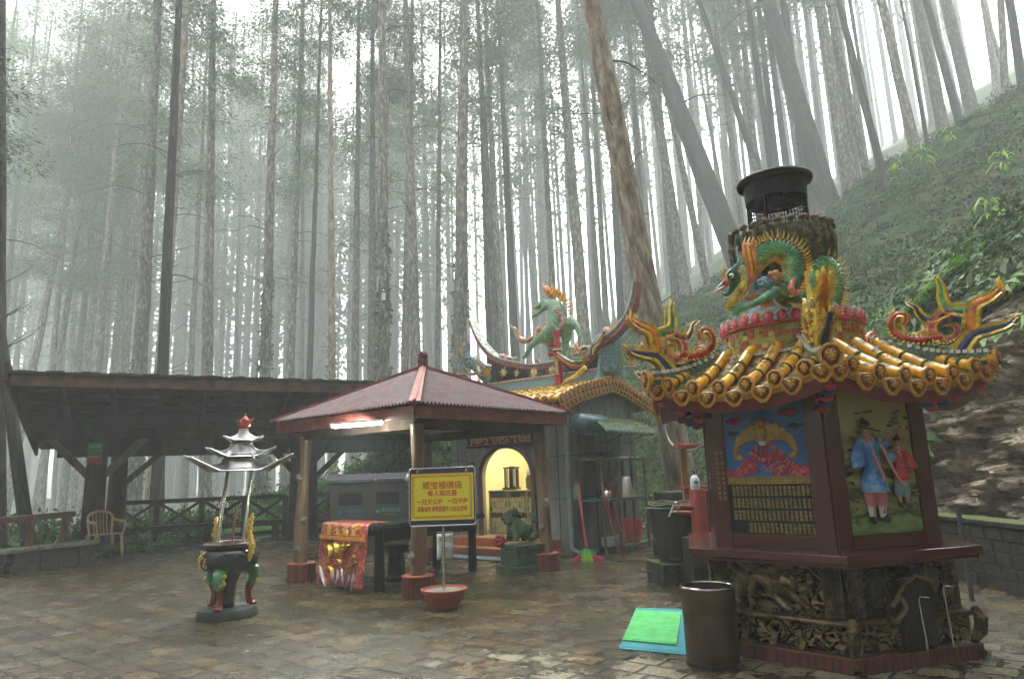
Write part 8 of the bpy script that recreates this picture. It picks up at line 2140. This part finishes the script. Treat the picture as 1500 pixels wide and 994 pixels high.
# ------------------------------------------------------------------ plastic chair
cp = PZ(155, 815); CH = thing('plastic_chair', 'tan plastic armchair standing beside the first shelter post', 'chair', Vector((cp.x - .12, cp.y + .1, 0)), R(52))
M_pl_ = mat('tan_plastic', [(.42, .26, .10), (.55, .37, .17)], .4, 3)
k_ = 1.12
def pc(x, y, z): return (x * k_, y * k_, z * k_)
b = MB(); b.add([pc(-.22, -.23, .42), pc(.22, -.23, .42), pc(.20, .2, .40), pc(-.20, .2, .40), pc(-.22, -.23, .445), pc(.22, -.23, .445), pc(.20, .2, .425), pc(-.20, .2, .425)], [(0, 3, 2, 1), (4, 5, 6, 7), (0, 1, 5, 4), (1, 2, 6, 5), (2, 3, 7, 6), (3, 0, 4, 7)]); b.build('seat', M_pl_, CH, bevel=.012)
for sx_ in (-1, 1):
    for y0, y1 in ((-.22, -.25), (.19, .25)):
        b = MB(); b.bar(pc(sx_ * .25, y1, 0), pc(sx_ * .22, y0, .44 if y0 < 0 else .42), .045, .05, w2=.07, h2=.055); b.build('leg', M_pl_, CH, bevel=.01)
    b = MB(); b.tube([pc(*q_) for q_ in bez([(sx_ * .23, -.24, .43), (sx_ * .26, -.26, .58), (sx_ * .27, -.22, .65), (sx_ * .27, 0, .66), (sx_ * .25, .20, .68), (sx_ * .22, .25, .72)], 16)], .028, 8, flat=(1.1, .6)); b.build('armrest', M_pl_, CH, smooth=True)
b = MB()
P = [pc(*q_) for q_ in bez([(-.20, .20, .42), (-.22, .25, .62), (-.20, .29, .80), (0, .32, .86), (.20, .29, .80), (.22, .25, .62), (.20, .20, .42)], 26)]
b.tube(P, .026, 8)
for x in (-.12, -.06, 0, .06, .12): b.tube([pc(x, .20, .43), pc(x, .26, .62), pc(x * 1.1, .305, .84 - abs(x) * .2)], .017, 6, flat=(1.2, .5))
b.build('backrest', M_pl_, CH, smooth=True)
# fallen leaves and scraps on the paving
LV = MB(); rv = random.Random(15)
for i in range(150):
    x = rv.uniform(-4, 2.4); y = rv.uniform(5.6, 13); a = rv.uniform(0, 6.3); s_ = rv.uniform(.012, .03)
    d = Vector((math.cos(a), math.sin(a), 0)) * s_; n_ = Vector((-d.y, d.x, 0)) * .5; c_ = Vector((x, y, .008))
    LV.add([c_ - d, c_ + n_ + Vector((0, 0, .008)), c_ + d + Vector((0, 0, .004)), c_ - n_ + Vector((0, 0, .006))], [(0, 1, 2, 3)], i % 3)
o = LV.build('fallen_leaves', [mat('leaf_brown', [(.16, .08, .03)], .7), mat('leaf_tan', [(.34, .26, .12)], .7), mat('scrap_pale', [(.42, .40, .33)], .7)]); tag(o, 'small fallen leaves and scraps scattered on the wet paving', kind='stuff')
# small white tag on the trunk
tg = PY(562, 434, 17.7); t = thing('white_tag', 'small white tag nailed high on the ivy-footed trunk', 'tag', tg, 0); b = MB(); b.box((0, 0, 0), (.10, .02, .2)); b.build('tag_plate', M_white, t)
b = MB(); b.ball((0, 0, .16), .025); b.build('nail', M_steel, t)
# unseen trees added behind the viewpoint: their canopy shades the clearing and near mist
for i, (x, y, cr, sc_) in enumerate(((-6.5, -2, 0, 1.7), (-1.5, -5, 2, 1.8), (3.5, -3.5, 1, 1.7), (-11, 3, 2, 1.6), (9.2, 1.5, 0, 1.8), (-13.5, 7.5, 0, 1.7), (2.5, -7.5, 2, 1.9), (0, -11, 1, 1.8), (-7, -9, 2, 1.8), (7, -9, 0, 1.8))):
    rt = thing('cedar_tree', 'unseen tall cedar added behind or beside the viewpoint to shade the clearing', 'tree', (x, y, H1(x, y) - .1), i * 1.3, 'unseen shading trees around the viewpoint')
    mb, path = trunk_mb(27, .26, .07, 200 + i); mb.build('trunk', M_bark[0], rt, smooth=True)
    c = bpy.data.objects.new('crown', CR[cr]); C.objects.link(c); c.parent = rt; c.scale = (sc_, sc_, 1)
# ------------------------------------------------------------------ the mist between the trunks
hz = MB(); hz.box((0, 82, 59.5), (330, 260, 133))
hm = bpy.data.materials.new('forest_mist'); hm.use_nodes = True
ht = hm.node_tree; ht.nodes.remove(ht.nodes['Principled BSDF'])
pvn = ht.nodes.new('ShaderNodeVolumePrincipled')
pvn.inputs['Color'].default_value = (.93, .97, .98, 1)
pvn.inputs['Density'].default_value = HAZE
pvn.inputs['Anisotropy'].default_value = .0
ht.links.new(pvn.outputs[0], ht.nodes['Material Output'].inputs['Volume'])
ho = hz.build('haze', hm); tag(ho, kind='stuff')
